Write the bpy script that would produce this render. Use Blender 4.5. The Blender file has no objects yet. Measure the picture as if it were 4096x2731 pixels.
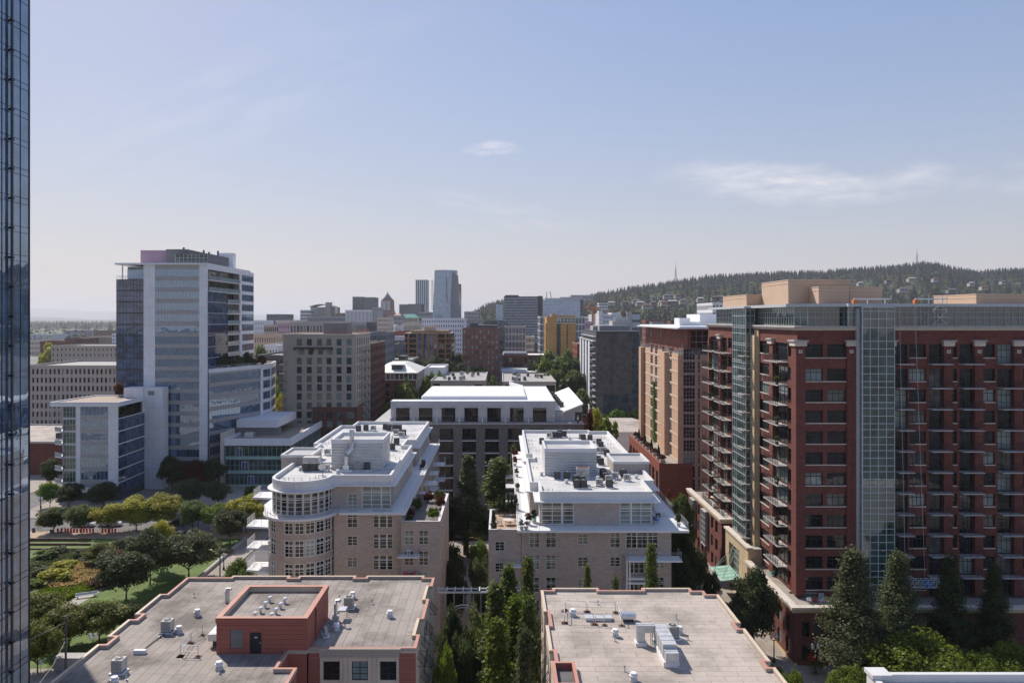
SUN_E, SKY_S, SKY_DUST, SKY_TINT, CLOUD = 2.7, .122, 1.0, (.99, .965, 1.01), 4.3
SKY_POW = .47
HAZE_D, HAZE_C = 7.5e-5, (.865, .89, .96)
EXPO = .95
import bpy, math, random
import numpy as np
from mathutils import Vector
R = math.radians
rng = random.Random(7)
sc = bpy.context.scene
col = sc.collection
# the view: camera at 49 m looking down the street grid (+Y); P/Q turn a picture column/row at a distance Y into metres
F, CX, CY, H = 3100.0, 2010.0, 1270.0, 49.0
def P(px, Y): return (px - CX) * Y / F
def Q(py, Y): return H - (py - CY) * Y / F
def G(px, py, z=0.0):
 Y = (H - z) * F / (py - CY)
 return (P(px, Y), Y)

# ---------------------------------------------------------------- materials
def newmat(name):
 m = bpy.data.materials.new(name); m.use_nodes = True
 nt = m.node_tree
 return m, nt, nt.nodes['Principled BSDF']
def N(nt, t, **kw):
 n = nt.nodes.new(t)
 for k, v in kw.items(): setattr(n, k, v)
 return n
def L(nt, a, b): nt.links.new(a, b)
def rgba(c): return (c[0], c[1], c[2], 1)
def mixc(nt, fac, a, b, mode='MIX'):
 n = N(nt, 'ShaderNodeMix', data_type='RGBA', blend_type=mode)
 for sock, v in ((n.inputs['Factor'], fac), (n.inputs[6], a), (n.inputs[7], b)):
  if hasattr(v, 'links'): L(nt, v, sock)
  elif isinstance(v, (int, float)): sock.default_value = v
  else: sock.default_value = rgba(v)
 return n.outputs[2]
def ramp(nt, src, lo, hi):
 n = N(nt, 'ShaderNodeMapRange'); n.inputs[1].default_value = lo; n.inputs[2].default_value = hi
 L(nt, src, n.inputs[0]); return n.outputs[0]
def noise(nt, scale, vec=None, detail=4, rough=.6):
 n = N(nt, 'ShaderNodeTexNoise'); n.inputs['Scale'].default_value = scale
 n.inputs['Detail'].default_value = detail; n.inputs['Roughness'].default_value = rough
 if vec is None: vec = N(nt, 'ShaderNodeNewGeometry').outputs['Position']
 L(nt, vec, n.inputs['Vector']); return n.outputs['Fac']
def facade_vec(nt):            # (x + y, z): one mapping that suits walls along either street
 g = N(nt, 'ShaderNodeNewGeometry'); s = N(nt, 'ShaderNodeSeparateXYZ'); L(nt, g.outputs['Position'], s.inputs[0])
 a = N(nt, 'ShaderNodeMath'); L(nt, s.outputs[0], a.inputs[0]); L(nt, s.outputs[1], a.inputs[1])
 c = N(nt, 'ShaderNodeCombineXYZ'); L(nt, a.outputs[0], c.inputs[0]); L(nt, s.outputs[2], c.inputs[1])
 return c.outputs[0], s
def M(name, c, rough=.85, var=.12, scale=.6, metal=0, spec=.4, fine=None, bump=0):
 m, nt, b = newmat(name)
 lo = [x * (1 - var) for x in c]; hi = [min(1, x * (1 + var)) for x in c]
 o = mixc(nt, ramp(nt, noise(nt, scale), .3, .7), lo, hi)
 if fine:
  o = mixc(nt, ramp(nt, noise(nt, fine, detail=2), .35, .65), o, mixc(nt, 1.0, o, (.8, .8, .8), 'MULTIPLY'))
 L(nt, o, b.inputs['Base Color'])
 b.inputs['Roughness'].default_value = rough; b.inputs['Metallic'].default_value = metal
 b.inputs['Specular IOR Level'].default_value = spec
 if bump:
  bn = N(nt, 'ShaderNodeBump'); bn.inputs['Strength'].default_value = bump; bn.inputs['Distance'].default_value = .05
  L(nt, noise(nt, 6.0), bn.inputs['Height']); L(nt, bn.outputs[0], b.inputs['Normal'])
 return m
def brick(name, c, mortar, bw=.6, bh=.2, msize=.02, var=.25, stain=.18):
 m, nt, b = newmat(name)
 v, s = facade_vec(nt)
 t = N(nt, 'ShaderNodeTexBrick'); L(nt, v, t.inputs['Vector'])
 t.inputs['Scale'].default_value = 1; t.inputs['Brick Width'].default_value = bw; t.inputs['Row Height'].default_value = bh
 t.inputs['Mortar Size'].default_value = msize; t.inputs['Mortar Smooth'].default_value = .3
 t.inputs['Color1'].default_value = rgba([x * (1 - var) for x in c]); t.inputs['Color2'].default_value = rgba([x * (1 + var) for x in c])
 t.inputs['Mortar'].default_value = rgba(mortar)
 k = ramp(nt, noise(nt, .35, detail=6), .3, .75)
 o = mixc(nt, k, t.outputs['Color'], mixc(nt, 1.0, t.outputs['Color'], (1 - stain,) * 3, 'MULTIPLY'))
 L(nt, o, b.inputs['Base Color']); b.inputs['Roughness'].default_value = .9; b.inputs['Specular IOR Level'].default_value = .25
 return m
def sheets(name, c, seam, bw, bh, msize, var=.08, stain=.35, rough=.9, rot=0, offs=.5):
 m, nt, b = newmat(name)                       # roofing sheets with seams, dirt and old water marks
 g = N(nt, 'ShaderNodeNewGeometry'); mp = N(nt, 'ShaderNodeMapping'); mp.inputs['Rotation'].default_value = (0, 0, rot)
 L(nt, g.outputs['Position'], mp.inputs['Vector'])
 t = N(nt, 'ShaderNodeTexBrick', offset=offs); L(nt, mp.outputs[0], t.inputs['Vector'])
 t.inputs['Scale'].default_value = 1; t.inputs['Brick Width'].default_value = bw; t.inputs['Row Height'].default_value = bh
 t.inputs['Mortar Size'].default_value = msize; t.inputs['Mortar Smooth'].default_value = .2
 t.inputs['Color1'].default_value = rgba([x * (1 - var) for x in c]); t.inputs['Color2'].default_value = rgba([x * (1 + var) for x in c])
 t.inputs['Mortar'].default_value = rgba(seam)
 k = ramp(nt, noise(nt, .16, detail=8, rough=.65), .46, .62)
 o = mixc(nt, k, t.outputs['Color'], mixc(nt, 1.0, t.outputs['Color'], (1 - stain, 1 - stain, 1 - stain), 'MULTIPLY'))
 k2 = ramp(nt, noise(nt, 2.2, detail=8, rough=.7), .35, .7)
 o = mixc(nt, k2, o, mixc(nt, 1.0, o, (.86, .85, .84), 'MULTIPLY'))
 L(nt, o, b.inputs['Base Color']); b.inputs['Roughness'].default_value = rough; b.inputs['Specular IOR Level'].default_value = .3
 return m
def ribbed(name, c, pitch, axis='z', depth=.03, rough=.45, metal=0.0, sharp=False, spec=.5):
 m, nt, b = newmat(name)                       # corrugated or grooved sheet
 v, s = facade_vec(nt)
 src = {'z': s.outputs[2], 'u': None, 'x': s.outputs[0]}[axis]
 if axis == 'u':
  q = N(nt, 'ShaderNodeSeparateXYZ'); L(nt, v, q.inputs[0]); src = q.outputs[0]
 a = N(nt, 'ShaderNodeMath', operation='MULTIPLY'); L(nt, src, a.inputs[0]); a.inputs[1].default_value = 2 * math.pi / pitch
 h = N(nt, 'ShaderNodeMath', operation='SINE'); L(nt, a.outputs[0], h.inputs[0])
 bn = N(nt, 'ShaderNodeBump'); bn.inputs['Strength'].default_value = 1; bn.inputs['Distance'].default_value = depth
 L(nt, h.outputs[0], bn.inputs['Height']); L(nt, bn.outputs[0], b.inputs['Normal'])
 o = mixc(nt, ramp(nt, noise(nt, .8), .3, .7), [x * .93 for x in c], [min(1, x * 1.05) for x in c])
 L(nt, o, b.inputs['Base Color']); b.inputs['Roughness'].default_value = rough; b.inputs['Metallic'].default_value = metal
 b.inputs['Specular IOR Level'].default_value = spec
 return m
def glass(name, c, ior=1.55, rough=.03, wave=.012, wscale=.5, var=.5, tint=None):
 m, nt, b = newmat(name)                       # window glass, slightly wavy so that what it mirrors bends
 o = mixc(nt, ramp(nt, noise(nt, .45, detail=1), .35, .65), [x * (1 - var) for x in c], [x * (1 + var) for x in c])
 L(nt, o, b.inputs['Base Color']); b.inputs['Roughness'].default_value = rough
 if tint: b.inputs['Specular Tint'].default_value = rgba(tint)
 b.inputs['IOR'].default_value = ior; b.inputs['Specular IOR Level'].default_value = .5
 bn = N(nt, 'ShaderNodeBump'); bn.inputs['Strength'].default_value = 1; bn.inputs['Distance'].default_value = wave
 L(nt, noise(nt, wscale, detail=1), bn.inputs['Height']); L(nt, bn.outputs[0], b.inputs['Normal'])
 return m
def leafmat(name, c, var=.38, trans=.52):
 m, nt, b = newmat(name)
 g = N(nt, 'ShaderNodeNewGeometry'); oi = N(nt, 'ShaderNodeObjectInfo')
 o = mixc(nt, g.outputs['Random Per Island'], [x * (1 - var) for x in c], [c[0] * (1 + var * 1.3), c[1] * (1 + var), c[2] * (1 + var * .6)])
 o = mixc(nt, ramp(nt, noise(nt, .45, detail=2), .35, .65), mixc(nt, 1.0, o, (.72, .78, .75), 'MULTIPLY'), o)
 hs = N(nt, 'ShaderNodeHueSaturation')
 a = N(nt, 'ShaderNodeMapRange'); a.inputs[3].default_value = .485; a.inputs[4].default_value = .515; L(nt, oi.outputs['Random'], a.inputs[0]); L(nt, a.outputs[0], hs.inputs['Hue'])
 v = N(nt, 'ShaderNodeMapRange'); v.inputs[3].default_value = .85; v.inputs[4].default_value = 1.15; L(nt, oi.outputs['Random'], v.inputs[0]); L(nt, v.outputs[0], hs.inputs['Value'])
 L(nt, o, hs.inputs['Color'])
 b.inputs['Roughness'].default_value = .55; b.inputs['Specular IOR Level'].default_value = .3
 L(nt, hs.outputs[0], b.inputs['Base Color'])
 t = N(nt, 'ShaderNodeBsdfTranslucent'); L(nt, hs.outputs[0], t.inputs['Color'])
 mx = N(nt, 'ShaderNodeMixShader'); mx.inputs[0].default_value = trans
 L(nt, b.outputs[0], mx.inputs[1]); L(nt, t.outputs[0], mx.inputs[2]); L(nt, mx.outputs[0], nt.nodes['Material Output'].inputs['Surface'])
 return m

MT = {}
MT['tanbrick'] = brick('tan brick', (.46, .37, .32), (.42, .36, .32), .5, .14, .012, .14, .12)
MT['tanbrick2'] = brick('grey tan brick', (.46, .4, .36), (.42, .38, .35), .5, .14, .012, .14, .12)
MT['redbrick'] = brick('red brick', (.18, .062, .05), (.16, .08, .068), .5, .16, .012, .22, .18)
MT['rust'] = brick('rust red brick', (.25, .08, .055), (.3, .1, .07), .5, .16, .012, .2, .15)
MT['orangebrick'] = brick('orange tan brick', (.58, .375, .25), (.55, .39, .28), .5, .2, .012, .12, .12)
MT['redgrid'] = brick('muted red brick', (.25, .115, .085), (.24, .13, .1), .5, .2, .012, .15, .12)
MT['greybrick'] = brick('grey brick', (.17, .165, .165), (.15, .15, .15), .6, .2, .012, .14, .12)
MT['brownbrick'] = brick('brown brick', (.33, .18, .1), (.3, .19, .12), .5, .2, .015, .15, .15)
MT['darkbrick'] = brick('dark brown brick', (.17, .075, .055), (.15, .08, .06), .5, .2, .015, .2, .15)
MT['bigtan'] = brick('tan stone slabs', (.55, .32, .12), (.42, .25, .1), 1.2, 1.0, .03, .08, .1)
MT['beige'] = M('beige stucco', (.47, .41, .34), var=.06, scale=.3, fine=5)
MT['cream'] = M('cream stucco', (.66, .56, .45), var=.07, scale=.4)
MT['creamstone'] = brick('cream stone blocks', (.6, .46, .29), (.42, .33, .21), .9, .6, .02, .1, .12)
MT['redpaint'] = M('terracotta red painted boards', (.34, .115, .085), var=.08, scale=.7, rough=.7)
MT['redcap'] = M('salmon red metal coping', (.5, .245, .185), var=.1, scale=.8, rough=.6)
MT['tancap'] = M('tan metal coping', (.62, .5, .38), var=.08, scale=.8, rough=.6)
MT['white'] = M('white panels', (.74, .74, .75), var=.04, scale=.3, rough=.6)
MT['whitecap'] = M('white metal coping', (.68, .675, .665), var=.05, scale=.6, rough=.5)
MT['fascia'] = brick('pale fascia panels', (.78, .77, .75), (.5, .49, .48), 2.1, .55, .012, .05, .1)
MT['wpanel'] = brick('white wall panels', (.8, .8, .82), (.45, .46, .48), 3.0, 2.9, .03, .03, .06)
MT['gpanel'] = brick('pale grey wall panels', (.6, .6, .6), (.44, .44, .44), 1.1, 1.9, .025, .05, .14)
MT['spandrel'] = M('taupe spandrel panel', (.38, .36, .35), var=.06, scale=.8, rough=.5)
MT['membrane'] = sheets('white roof membrane', (.63, .62, .605), (.4, .39, .38), 18, 1.9, .035, .05, .3)
MT['membrane2'] = sheets('bright white roof membrane', (.8, .79, .77), (.75, .74, .72), 18, 3, .02, .02, .06)
MT['rolled'] = sheets('grey rolled roofing', (.37, .325, .29), (.12, .105, .1), 9, .95, .02, .06, .5, rot=R(90))
MT['cap'] = sheets('tan cap sheet roofing', (.5, .43, .375), (.19, .16, .14), 2.7, .92, .018, .05, .32)
MT['gravel'] = M('brown roof ballast', (.4, .31, .24), var=.18, scale=3, fine=8)
MT['roofgrey'] = M('grey gravel roof', (.4, .375, .35), var=.12, scale=.4, fine=3)
MT['roofdark'] = M('dark roof', (.13, .125, .125), var=.2, scale=.3)
MT['corr'] = ribbed('corrugated white metal', (.72, .71, .69), .42, 'z', .09, .5)
MT['louver'] = ribbed('grey louvres', (.4, .39, .38), .12, 'z', .03, .5)
MT['seammetal'] = ribbed('standing seam pale metal', (.8, .77, .68), .5, 'x', .03, .45)
MT['galv'] = M('galvanised metal', (.62, .64, .66), rough=.38, metal=.75, var=.12, scale=2)
MT['galvdull'] = M('dull galvanised metal', (.55, .56, .56), rough=.5, metal=.35, var=.14, scale=1.5)
MT['steel'] = M('grey painted steel', (.33, .34, .35), rough=.5, metal=.3)
MT['black'] = M('black metal', (.022, .022, .025), rough=.5, var=.1)
MT['dark'] = M('charcoal metal', (.06, .06, .065), rough=.55)
MT['charcoal'] = M('charcoal cladding', (.085, .085, .095), rough=.6, var=.08)
MT['slate'] = M('slate blue cladding', (.13, .15, .18), rough=.6, var=.08)
MT['unit'] = M('beige grey condenser casing', (.5, .49, .46), rough=.5, var=.08)
MT['unitdark'] = ribbed('dark condenser fins', (.12, .115, .11), .06, 'z', .01, .5)
MT['wframe'] = M('white window frame', (.72, .71, .68), var=.03, rough=.5)
MT['gframe'] = M('grey window frame', (.5, .52, .53), var=.04, rough=.45)
MT['bframe'] = M('black window frame', (.03, .03, .032), var=.1, rough=.5)
MT['stone'] = M('pale stone', (.6, .53, .45), var=.1, scale=1)
MT['concrete'] = M('concrete', (.46, .44, .42), var=.12, scale=.7, fine=4)
MT['pave'] = sheets('concrete paving', (.39, .34, .295), (.24, .21, .18), 1.5, 1.5, .02, .05, .2)
MT['paver'] = sheets('tan pavers', (.5, .36, .26), (.3, .22, .16), .8, .8, .02, .08, .2)
MT['asphalt'] = M('asphalt', (.15, .14, .14), var=.2, scale=.3, fine=5)
MT['cityground'] = M('city ground', (.16, .15, .14), var=.35, scale=.02)
MT['wood'] = M('weathered wood', (.14, .08, .055), var=.25, scale=2)
MT['timber'] = M('pale timber', (.45, .31, .18), var=.2, scale=2)
MT['tan'] = M('tan stucco penthouse', (.55, .4, .29), var=.05, scale=.3)
MT['tan2'] = M('tan stucco band', (.66, .5, .37), var=.05, scale=.3)
MT['pink'] = brick('pink glass tiles', (.5, .34, .42), (.36, .22, .3), .6, .6, .03, .06, .06)
MT['greypanel'] = M('grey panel', (.21, .2, .205), var=.08, scale=.4)
MT['rustmetal'] = M('rusted steel', (.2, .07, .035), var=.3, scale=4)
MT['turq'] = M('turquoise paint', (.18, .55, .58), var=.05)
MT['redplastic'] = M('red plastic', (.6, .03, .02), var=.05, rough=.5)
MT['pinkplastic'] = M('magenta plastic', (.5, .03, .1), var=.05, rough=.5)
MT['carwhite'] = M('white car paint', (.8, .8, .8), var=.02, rough=.25)
MT['cargrey'] = M('dark grey car paint', (.08, .085, .09), var=.02, rough=.25)
MT['tyre'] = M('tyre rubber', (.02, .02, .02), rough=.8)
MT['lampglass'] = M('frosted lamp glass', (.8, .8, .77), var=.02, rough=.4)
MT['bluepaint'] = M('blue paint', (.03, .2, .55), var=.05, rough=.5)
MT['neon'] = M('neon yellow cloth', (.55, .8, .05), var=.05)
MT['skin'] = M('skin', (.5, .3, .22), var=.04)
MT['navy'] = M('dark trousers', (.03, .035, .05), var=.1)
MT['cloth'] = M('beige umbrella cloth', (.6, .48, .38), var=.06)
MT['orangepaint'] = M('orange crane paint', (.62, .2, .07), var=.08)
MT['canopy'] = glass('green canopy glass', (.33, .55, .46), 1.45, .15, .002, .5, .1)
MT['copper'] = M('green copper roof', (.14, .33, .27), var=.1, scale=.1)
MT['glass'] = glass('dark window glass', (.012, .015, .018), 1.5)
MT['glassb'] = glass('window glass with drawn blinds', (.2, .25, .24), 1.55, var=.25)
MT['glassm'] = glass('window glass with curtains', (.09, .095, .085), 1.55)
MT['glassg'] = glass('green tinted glass', (.035, .075, .065), 1.9, var=.4)
MT['glassdk'] = glass('dark blue tinted glass', (.04, .075, .15), 1.9)
MT['glasst'] = glass('smoked tower glass', (.06, .085, .1), 1.42)
MT['mirror'] = glass('silver blue mirror glass', (.1, .15, .23), 3.4, .012, .012, .55, .35, (.75, .88, 1))
MT['mirrorlite'] = glass('reflective office glass', (.05, .09, .16), 3.4, .015, .012, .5, .3, (.66, .84, 1))
MT['skyglass'] = glass('pale blue tower glass', (.3, .42, .56), 2.0, .08, .01, .1, .2)
MT['officeglass'] = glass('office window glass', (.07, .09, .12), 1.7, .06, .01, .2, .3)
MT['blueglass'] = glass('deep blue tower glass', (.05, .085, .15), 1.9, .06, .01, .1, .25)
MT['railglass'] = glass('balcony rail glass', (.24, .31, .32), 1.5, .05, .003, .5, .2)
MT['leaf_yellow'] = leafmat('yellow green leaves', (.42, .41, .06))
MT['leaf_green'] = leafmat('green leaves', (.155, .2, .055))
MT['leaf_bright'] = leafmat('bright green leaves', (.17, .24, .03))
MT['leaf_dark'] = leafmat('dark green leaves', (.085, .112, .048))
MT['leaf_grey'] = leafmat('grey green leaves', (.13, .155, .075))
MT['leaf_far'] = leafmat('deciduous forest leaves', (.052, .088, .044))
MT['leaf_con'] = leafmat('conifer needles', (.018, .04, .034))
MT['leaf_olive'] = leafmat('olive green leaves', (.19, .205, .05))
MT['leaf_red'] = leafmat('red brown leaves', (.16, .05, .03))
MT['flower_red'] = leafmat('red flowers', (.5, .03, .02))
MT['bark'] = M('bark', (.09, .065, .045), var=.3, scale=3)
MT['lawn'] = M('mown lawn', (.1, .16, .025), var=.25, scale=.5, fine=6)
MT['meadow'] = M('meadow soil', (.12, .13, .03), var=.4, scale=.5, fine=4)
MT['straw'] = leafmat('dry straw grass', (.45, .33, .16), .3)
MT['path'] = M('gravel path', (.42, .38, .34), var=.12, scale=1, fine=6)
MT['soil'] = M('dark garden path', (.17, .145, .135), var=.2, scale=1)

# ---------------------------------------------------------------- mesh builder
class MB:
 def __init__(s): s.v = []; s.f = []; s.m = []; s.mats = []; s.smooth = False
 def mi(s, mat):
  if isinstance(mat, str): mat = MT[mat]
  if mat not in s.mats: s.mats.append(mat)
  return s.mats.index(mat)
 def poly(s, pts, mat):
  k = len(s.v); s.v.extend(tuple(p) for p in pts); s.f.append(tuple(range(k, k + len(pts)))); s.m.append(s.mi(mat))
 def box(s, x0, y0, z0, x1, y1, z1, mat, skip=''):
  if x0 > x1: x0, x1 = x1, x0
  if y0 > y1: y0, y1 = y1, y0
  if z0 > z1: z0, z1 = z1, z0
  k = len(s.v); i = s.mi(mat)
  s.v.extend([(x0, y0, z0), (x1, y0, z0), (x1, y1, z0), (x0, y1, z0), (x0, y0, z1), (x1, y0, z1), (x1, y1, z1), (x0, y1, z1)])
  for n, q in (('b', (3, 2, 1, 0)), ('t', (4, 5, 6, 7)), ('s', (0, 1, 5, 4)), ('e', (1, 2, 6, 5)), ('n', (2, 3, 7, 6)), ('w', (3, 0, 4, 7))):
   if n not in skip: s.f.append(tuple(k + a for a in q)); s.m.append(i)
  return s
 def prism(s, pts, z0, z1, mat, top=None, bottom=True):       # pts counter-clockwise seen from above
  n = len(pts)
  for i in range(n):
   a, b = pts[i], pts[(i + 1) % n]
   s.poly([(a[0], a[1], z0), (b[0], b[1], z0), (b[0], b[1], z1), (a[0], a[1], z1)], mat)
  s.poly([(p[0], p[1], z1) for p in pts], top or mat)
  if bottom: s.poly([(p[0], p[1], z0) for p in reversed(pts)], mat)
  return s
 def ring(s, pts, t, z0, z1, mat, cap=None):                   # a parapet: outline, thickness inwards
  q = inset(pts, t); n = len(pts)
  for i in range(n):
   j = (i + 1) % n; a, b, c, d = pts[i], pts[j], q[j], q[i]
   s.poly([(a[0], a[1], z0), (b[0], b[1], z0), (b[0], b[1], z1), (a[0], a[1], z1)], mat)
   s.poly([(c[0], c[1], z0), (d[0], d[1], z0), (d[0], d[1], z1), (c[0], c[1], z1)], mat)
   cm = cap[i] if isinstance(cap, (list, tuple)) else (cap or mat)
   s.poly([(a[0], a[1], z1), (b[0], b[1], z1), (c[0], c[1], z1), (d[0], d[1], z1)], cm)
   s.poly([(a[0], a[1], z0), (d[0], d[1], z0), (c[0], c[1], z0), (b[0], b[1], z0)], mat)
  return s
 def cyl(s, x, y, z0, z1, r, mat, n=12, r2=None, cap=True):
  r2 = r if r2 is None else r2; k = len(s.v); i = s.mi(mat)
  for z, rr in ((z0, r), (z1, r2)):
   s.v.extend((x + rr * math.cos(2 * math.pi * a / n), y + rr * math.sin(2 * math.pi * a / n), z) for a in range(n))
  for a in range(n):
   b = (a + 1) % n; s.f.append((k + a, k + b, k + n + b, k + n + a)); s.m.append(i)
  if cap:
   s.f.append(tuple(k + n + a for a in range(n))); s.m.append(i)
   s.f.append(tuple(k + n - 1 - a for a in range(n))); s.m.append(i)
  return s
 def lathe(s, x, y, prof, mat, n=12):
  k = len(s.v); i = s.mi(mat)
  for r, z in prof: s.v.extend((x + r * math.cos(2 * math.pi * a / n), y + r * math.sin(2 * math.pi * a / n), z) for a in range(n))
  for j in range(len(prof) - 1):
   for a in range(n):
    b = (a + 1) % n; q = k + j * n
    s.f.append((q + a, q + b, q + n + b, q + n + a)); s.m.append(i)
  return s
 def tube(s, pts, r, mat, n=5, r2=None):
  pts = [Vector(p) for p in pts]; m = len(pts); i = s.mi(mat); k = len(s.v)
  for j, p in enumerate(pts):
   d = (pts[min(j + 1, m - 1)] - pts[max(j - 1, 0)]).normalized()
   a = d.orthogonal() if abs(d.z) > .99 else d.cross(Vector((0, 0, 1))).normalized(); a.normalize(); b = d.cross(a)
   rr = r if r2 is None else r + (r2 - r) * j / (m - 1)
   for t in range(n):
    w = 2 * math.pi * (t + .5) / n; c = p + a * (rr * math.cos(w)) + b * (rr * math.sin(w)); s.v.append(tuple(c))
  for j in range(m - 1):
   for t in range(n):
    u = (t + 1) % n; q = k + j * n
    s.f.append((q + t, q + u, q + n + u, q + n + t)); s.m.append(i)
  s.f.append(tuple(k + n - 1 - t for t in range(n))); s.m.append(i)
  s.f.append(tuple(k + (m - 1) * n + t for t in range(n))); s.m.append(i)
  return s
 def add(s, o, loc=(0, 0, 0), rot=0):
  c, d = math.cos(rot), math.sin(rot); k = len(s.v)
  s.v.extend((x * c - y * d + loc[0], x * d + y * c + loc[1], z + loc[2]) for x, y, z in o.v)
  mp = [s.mi(m) for m in o.mats]
  s.f.extend(tuple(a + k for a in f) for f in o.f); s.m.extend(mp[a] for a in o.m)
  return s
 def mesh(s, name, off=(0, 0, 0)):
  me = bpy.data.meshes.new(name)
  v = s.v if off == (0, 0, 0) else [(a - off[0], b - off[1], c - off[2]) for a, b, c in s.v]
  me.from_pydata(v, [], s.f)
  for m in s.mats: me.materials.append(m)
  me.polygons.foreach_set('material_index', s.m)
  if s.smooth: me.polygons.foreach_set('use_smooth', [True] * len(s.f))
  me.update(); return me
 def build(s, name, parent=None, loc=(0, 0, 0)):               # vertices in world metres; the object sits at its parent's origin, or at loc
  o = bpy.data.objects.new(name, s.mesh(name, tuple(parent['o']) if parent else loc))
  col.objects.link(o)
  if parent: o.parent = parent['e']
  else: o.location = loc
  return o
def inset(pts, t):
 n = len(pts); out = []
 for i in range(n):
  p0, p, p1 = Vector(pts[i - 1]), Vector(pts[i]), Vector(pts[(i + 1) % n])
  a, b = (p - p0).normalized(), (p1 - p).normalized()
  na, nb = Vector((-a.y, a.x)), Vector((-b.y, b.x)); k = 1 + na.dot(nb)
  q = p + (na + nb) * (t / max(k, .3)); out.append((q.x, q.y))
 return out

def tag(o, label=None, cat=None, group=None, kind=None):
 if label: o['label'] = label
 if cat: o['category'] = cat
 if group: o['group'] = group
 if kind: o['kind'] = kind
 return o
def thing(name, label, cat, loc, group=None, rot=0):             # an Empty at the thing's base; parts are built in world metres
 e = bpy.data.objects.new(name, None); e.empty_display_size = .5; col.objects.link(e)
 e.location = loc; e.rotation_euler = (0, 0, rot); tag(e, label, cat, group)
 return {'e': e, 'o': tuple(loc), 'items': {}, 'nm': name}
def obj(name, me, parent=None, loc=(0, 0, 0), rot=0):
 o = bpy.data.objects.new(name, me); col.objects.link(o); o.location = loc; o.rotation_euler = (0, 0, rot)
 if parent: o.parent = parent
 return o
def dup(root, loc, rot=None, label=None, group=None, scale=None):
 c = root.copy(); col.objects.link(c); c.location = loc
 if rot is not None: c.rotation_euler = (0, 0, rot)
 if scale is not None: c.scale = scale
 if label: c['label'] = label
 if group: c['group'] = group
 for ch in root.children:
  d = ch.copy(); col.objects.link(d); d.parent = c
  for g in ch.children:
   h = g.copy(); col.objects.link(h); h.parent = d
 return c

# repeated parts of one thing: up to 96 as objects of their own, the rest (the smallest in view) as one
MESH = {}
def put(t, name, key, mb, loc, rot=0, sub=None, size=1.0):
 t['items'].setdefault(name, []).append((key, mb, loc, rot, sub, size / max(5, math.hypot(loc[0], loc[1]))))
def finish(t, cap=96):
 o = t['o']
 for name, L_ in t['items'].items():
  L_.sort(key=lambda a: -a[5])
  for key, mb, loc, rot, sub, _ in L_[:cap]:
   if key not in MESH: MESH[key] = mb.mesh(name)
   c = obj(name, MESH[key], t['e'], (loc[0] - o[0], loc[1] - o[1], loc[2] - o[2]), rot)
   if sub:
    for sn, sk, smb in sub:
     if sk not in MESH: MESH[sk] = smb.mesh(sn)
     obj(sn, MESH[sk], c)
  rest = L_[cap:]
  if rest:
   big = MB()
   for key, mb, loc, rot, sub, _ in rest:
    big.add(mb, loc, rot)
    for sn, sk, smb in (sub or []): big.add(smb, loc, rot)
   tag(big.build(name, t), kind='stuff')
 t['items'] = {}

class Face:                                                       # a wall plane: u runs to the right seen from outside, d goes inwards
 def __init__(s, x, y, rot=0): s.x, s.y, s.r = x, y, rot; s.c, s.s = math.cos(rot), math.sin(rot)
 def pt(s, u, d, z): return (s.x + u * s.c - d * s.s, s.y + u * s.s + d * s.c, z)
def edge_face(a, b):
 return Face(a[0], a[1], math.atan2(b[1] - a[1], b[0] - a[0])), math.hypot(b[0] - a[0], b[1] - a[1])
def wall(mb, f, u0, u1, z0, z1, ops, depth, mat, reveal=None):
 reveal = reveal or mat
 zs = sorted({z0, z1} | {o[2] for o in ops if z0 < o[2] < z1} | {o[3] for o in ops if z0 < o[3] < z1})
 for a, b in zip(zs, zs[1:]):
  if b - a < 1e-5: continue
  cuts = sorted((o[0], o[1]) for o in ops if o[2] < b - 1e-5 and o[3] > a + 1e-5)
  u = u0
  for c, d in cuts + [(u1, u1)]:
   if c > u + 1e-5: mb.poly([f.pt(u, 0, a), f.pt(c, 0, a), f.pt(c, 0, b), f.pt(u, 0, b)], mat)
   u = max(u, d)
 for c, d, a, b in ops:
  mb.poly([f.pt(c, 0, a), f.pt(d, 0, a), f.pt(d, depth, a), f.pt(c, depth, a)], reveal)
  mb.poly([f.pt(c, depth, b), f.pt(d, depth, b), f.pt(d, 0, b), f.pt(c, 0, b)], reveal)
  mb.poly([f.pt(c, 0, a), f.pt(c, depth, a), f.pt(c, depth, b), f.pt(c, 0, b)], reveal)
  mb.poly([f.pt(d, depth, a), f.pt(d, 0, a), f.pt(d, 0, b), f.pt(d, depth, b)], reveal)
WCACHE = {}
def winmb(w, h, nx, nz, fr, pane, fw=.06, tr=None, dep=.08, thick=None):
 """window frame with nx by nz lights (tr: heights of extra rails as shares; thick: shares of x with a heavy mullion) and its pane"""
 key = (round(w, 3), round(h, 3), nx, nz, fr, pane, fw, tr, thick)
 if key in WCACHE: return WCACHE[key]
 m = MB(); g = MB(); b = fw * .45
 m.box(0, 0, 0, fw, dep, h, fr); m.box(w - fw, 0, 0, w, dep, h, fr); m.box(fw, 0, 0, w - fw, dep, fw, fr); m.box(fw, 0, h - fw, w - fw, dep, h, fr)
 for i in range(1, nx): m.box(w * i / nx - b, .01, fw, w * i / nx + b, dep - .01, h - fw, fr)
 for t in (thick or ()): m.box(w * t - fw, -.01, fw, w * t + fw, dep - .015, h - fw, fr)
 for i in range(1, nz): m.box(fw, .02, h * i / nz - b * .8, w - fw, dep - .02, h * i / nz + b * .8, fr)
 for t in (tr or ()): m.box(fw, -.012, h * t - fw * .7, w - fw, dep - .012, h * t + fw * .7, fr)
 g.poly([(.02, dep - .03, .02), (w - .02, dep - .03, .02), (w - .02, dep - .03, h - .02), (.02, dep - .03, h - .02)], pane)
 WCACHE[key] = (key, m, g); return WCACHE[key]
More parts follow.
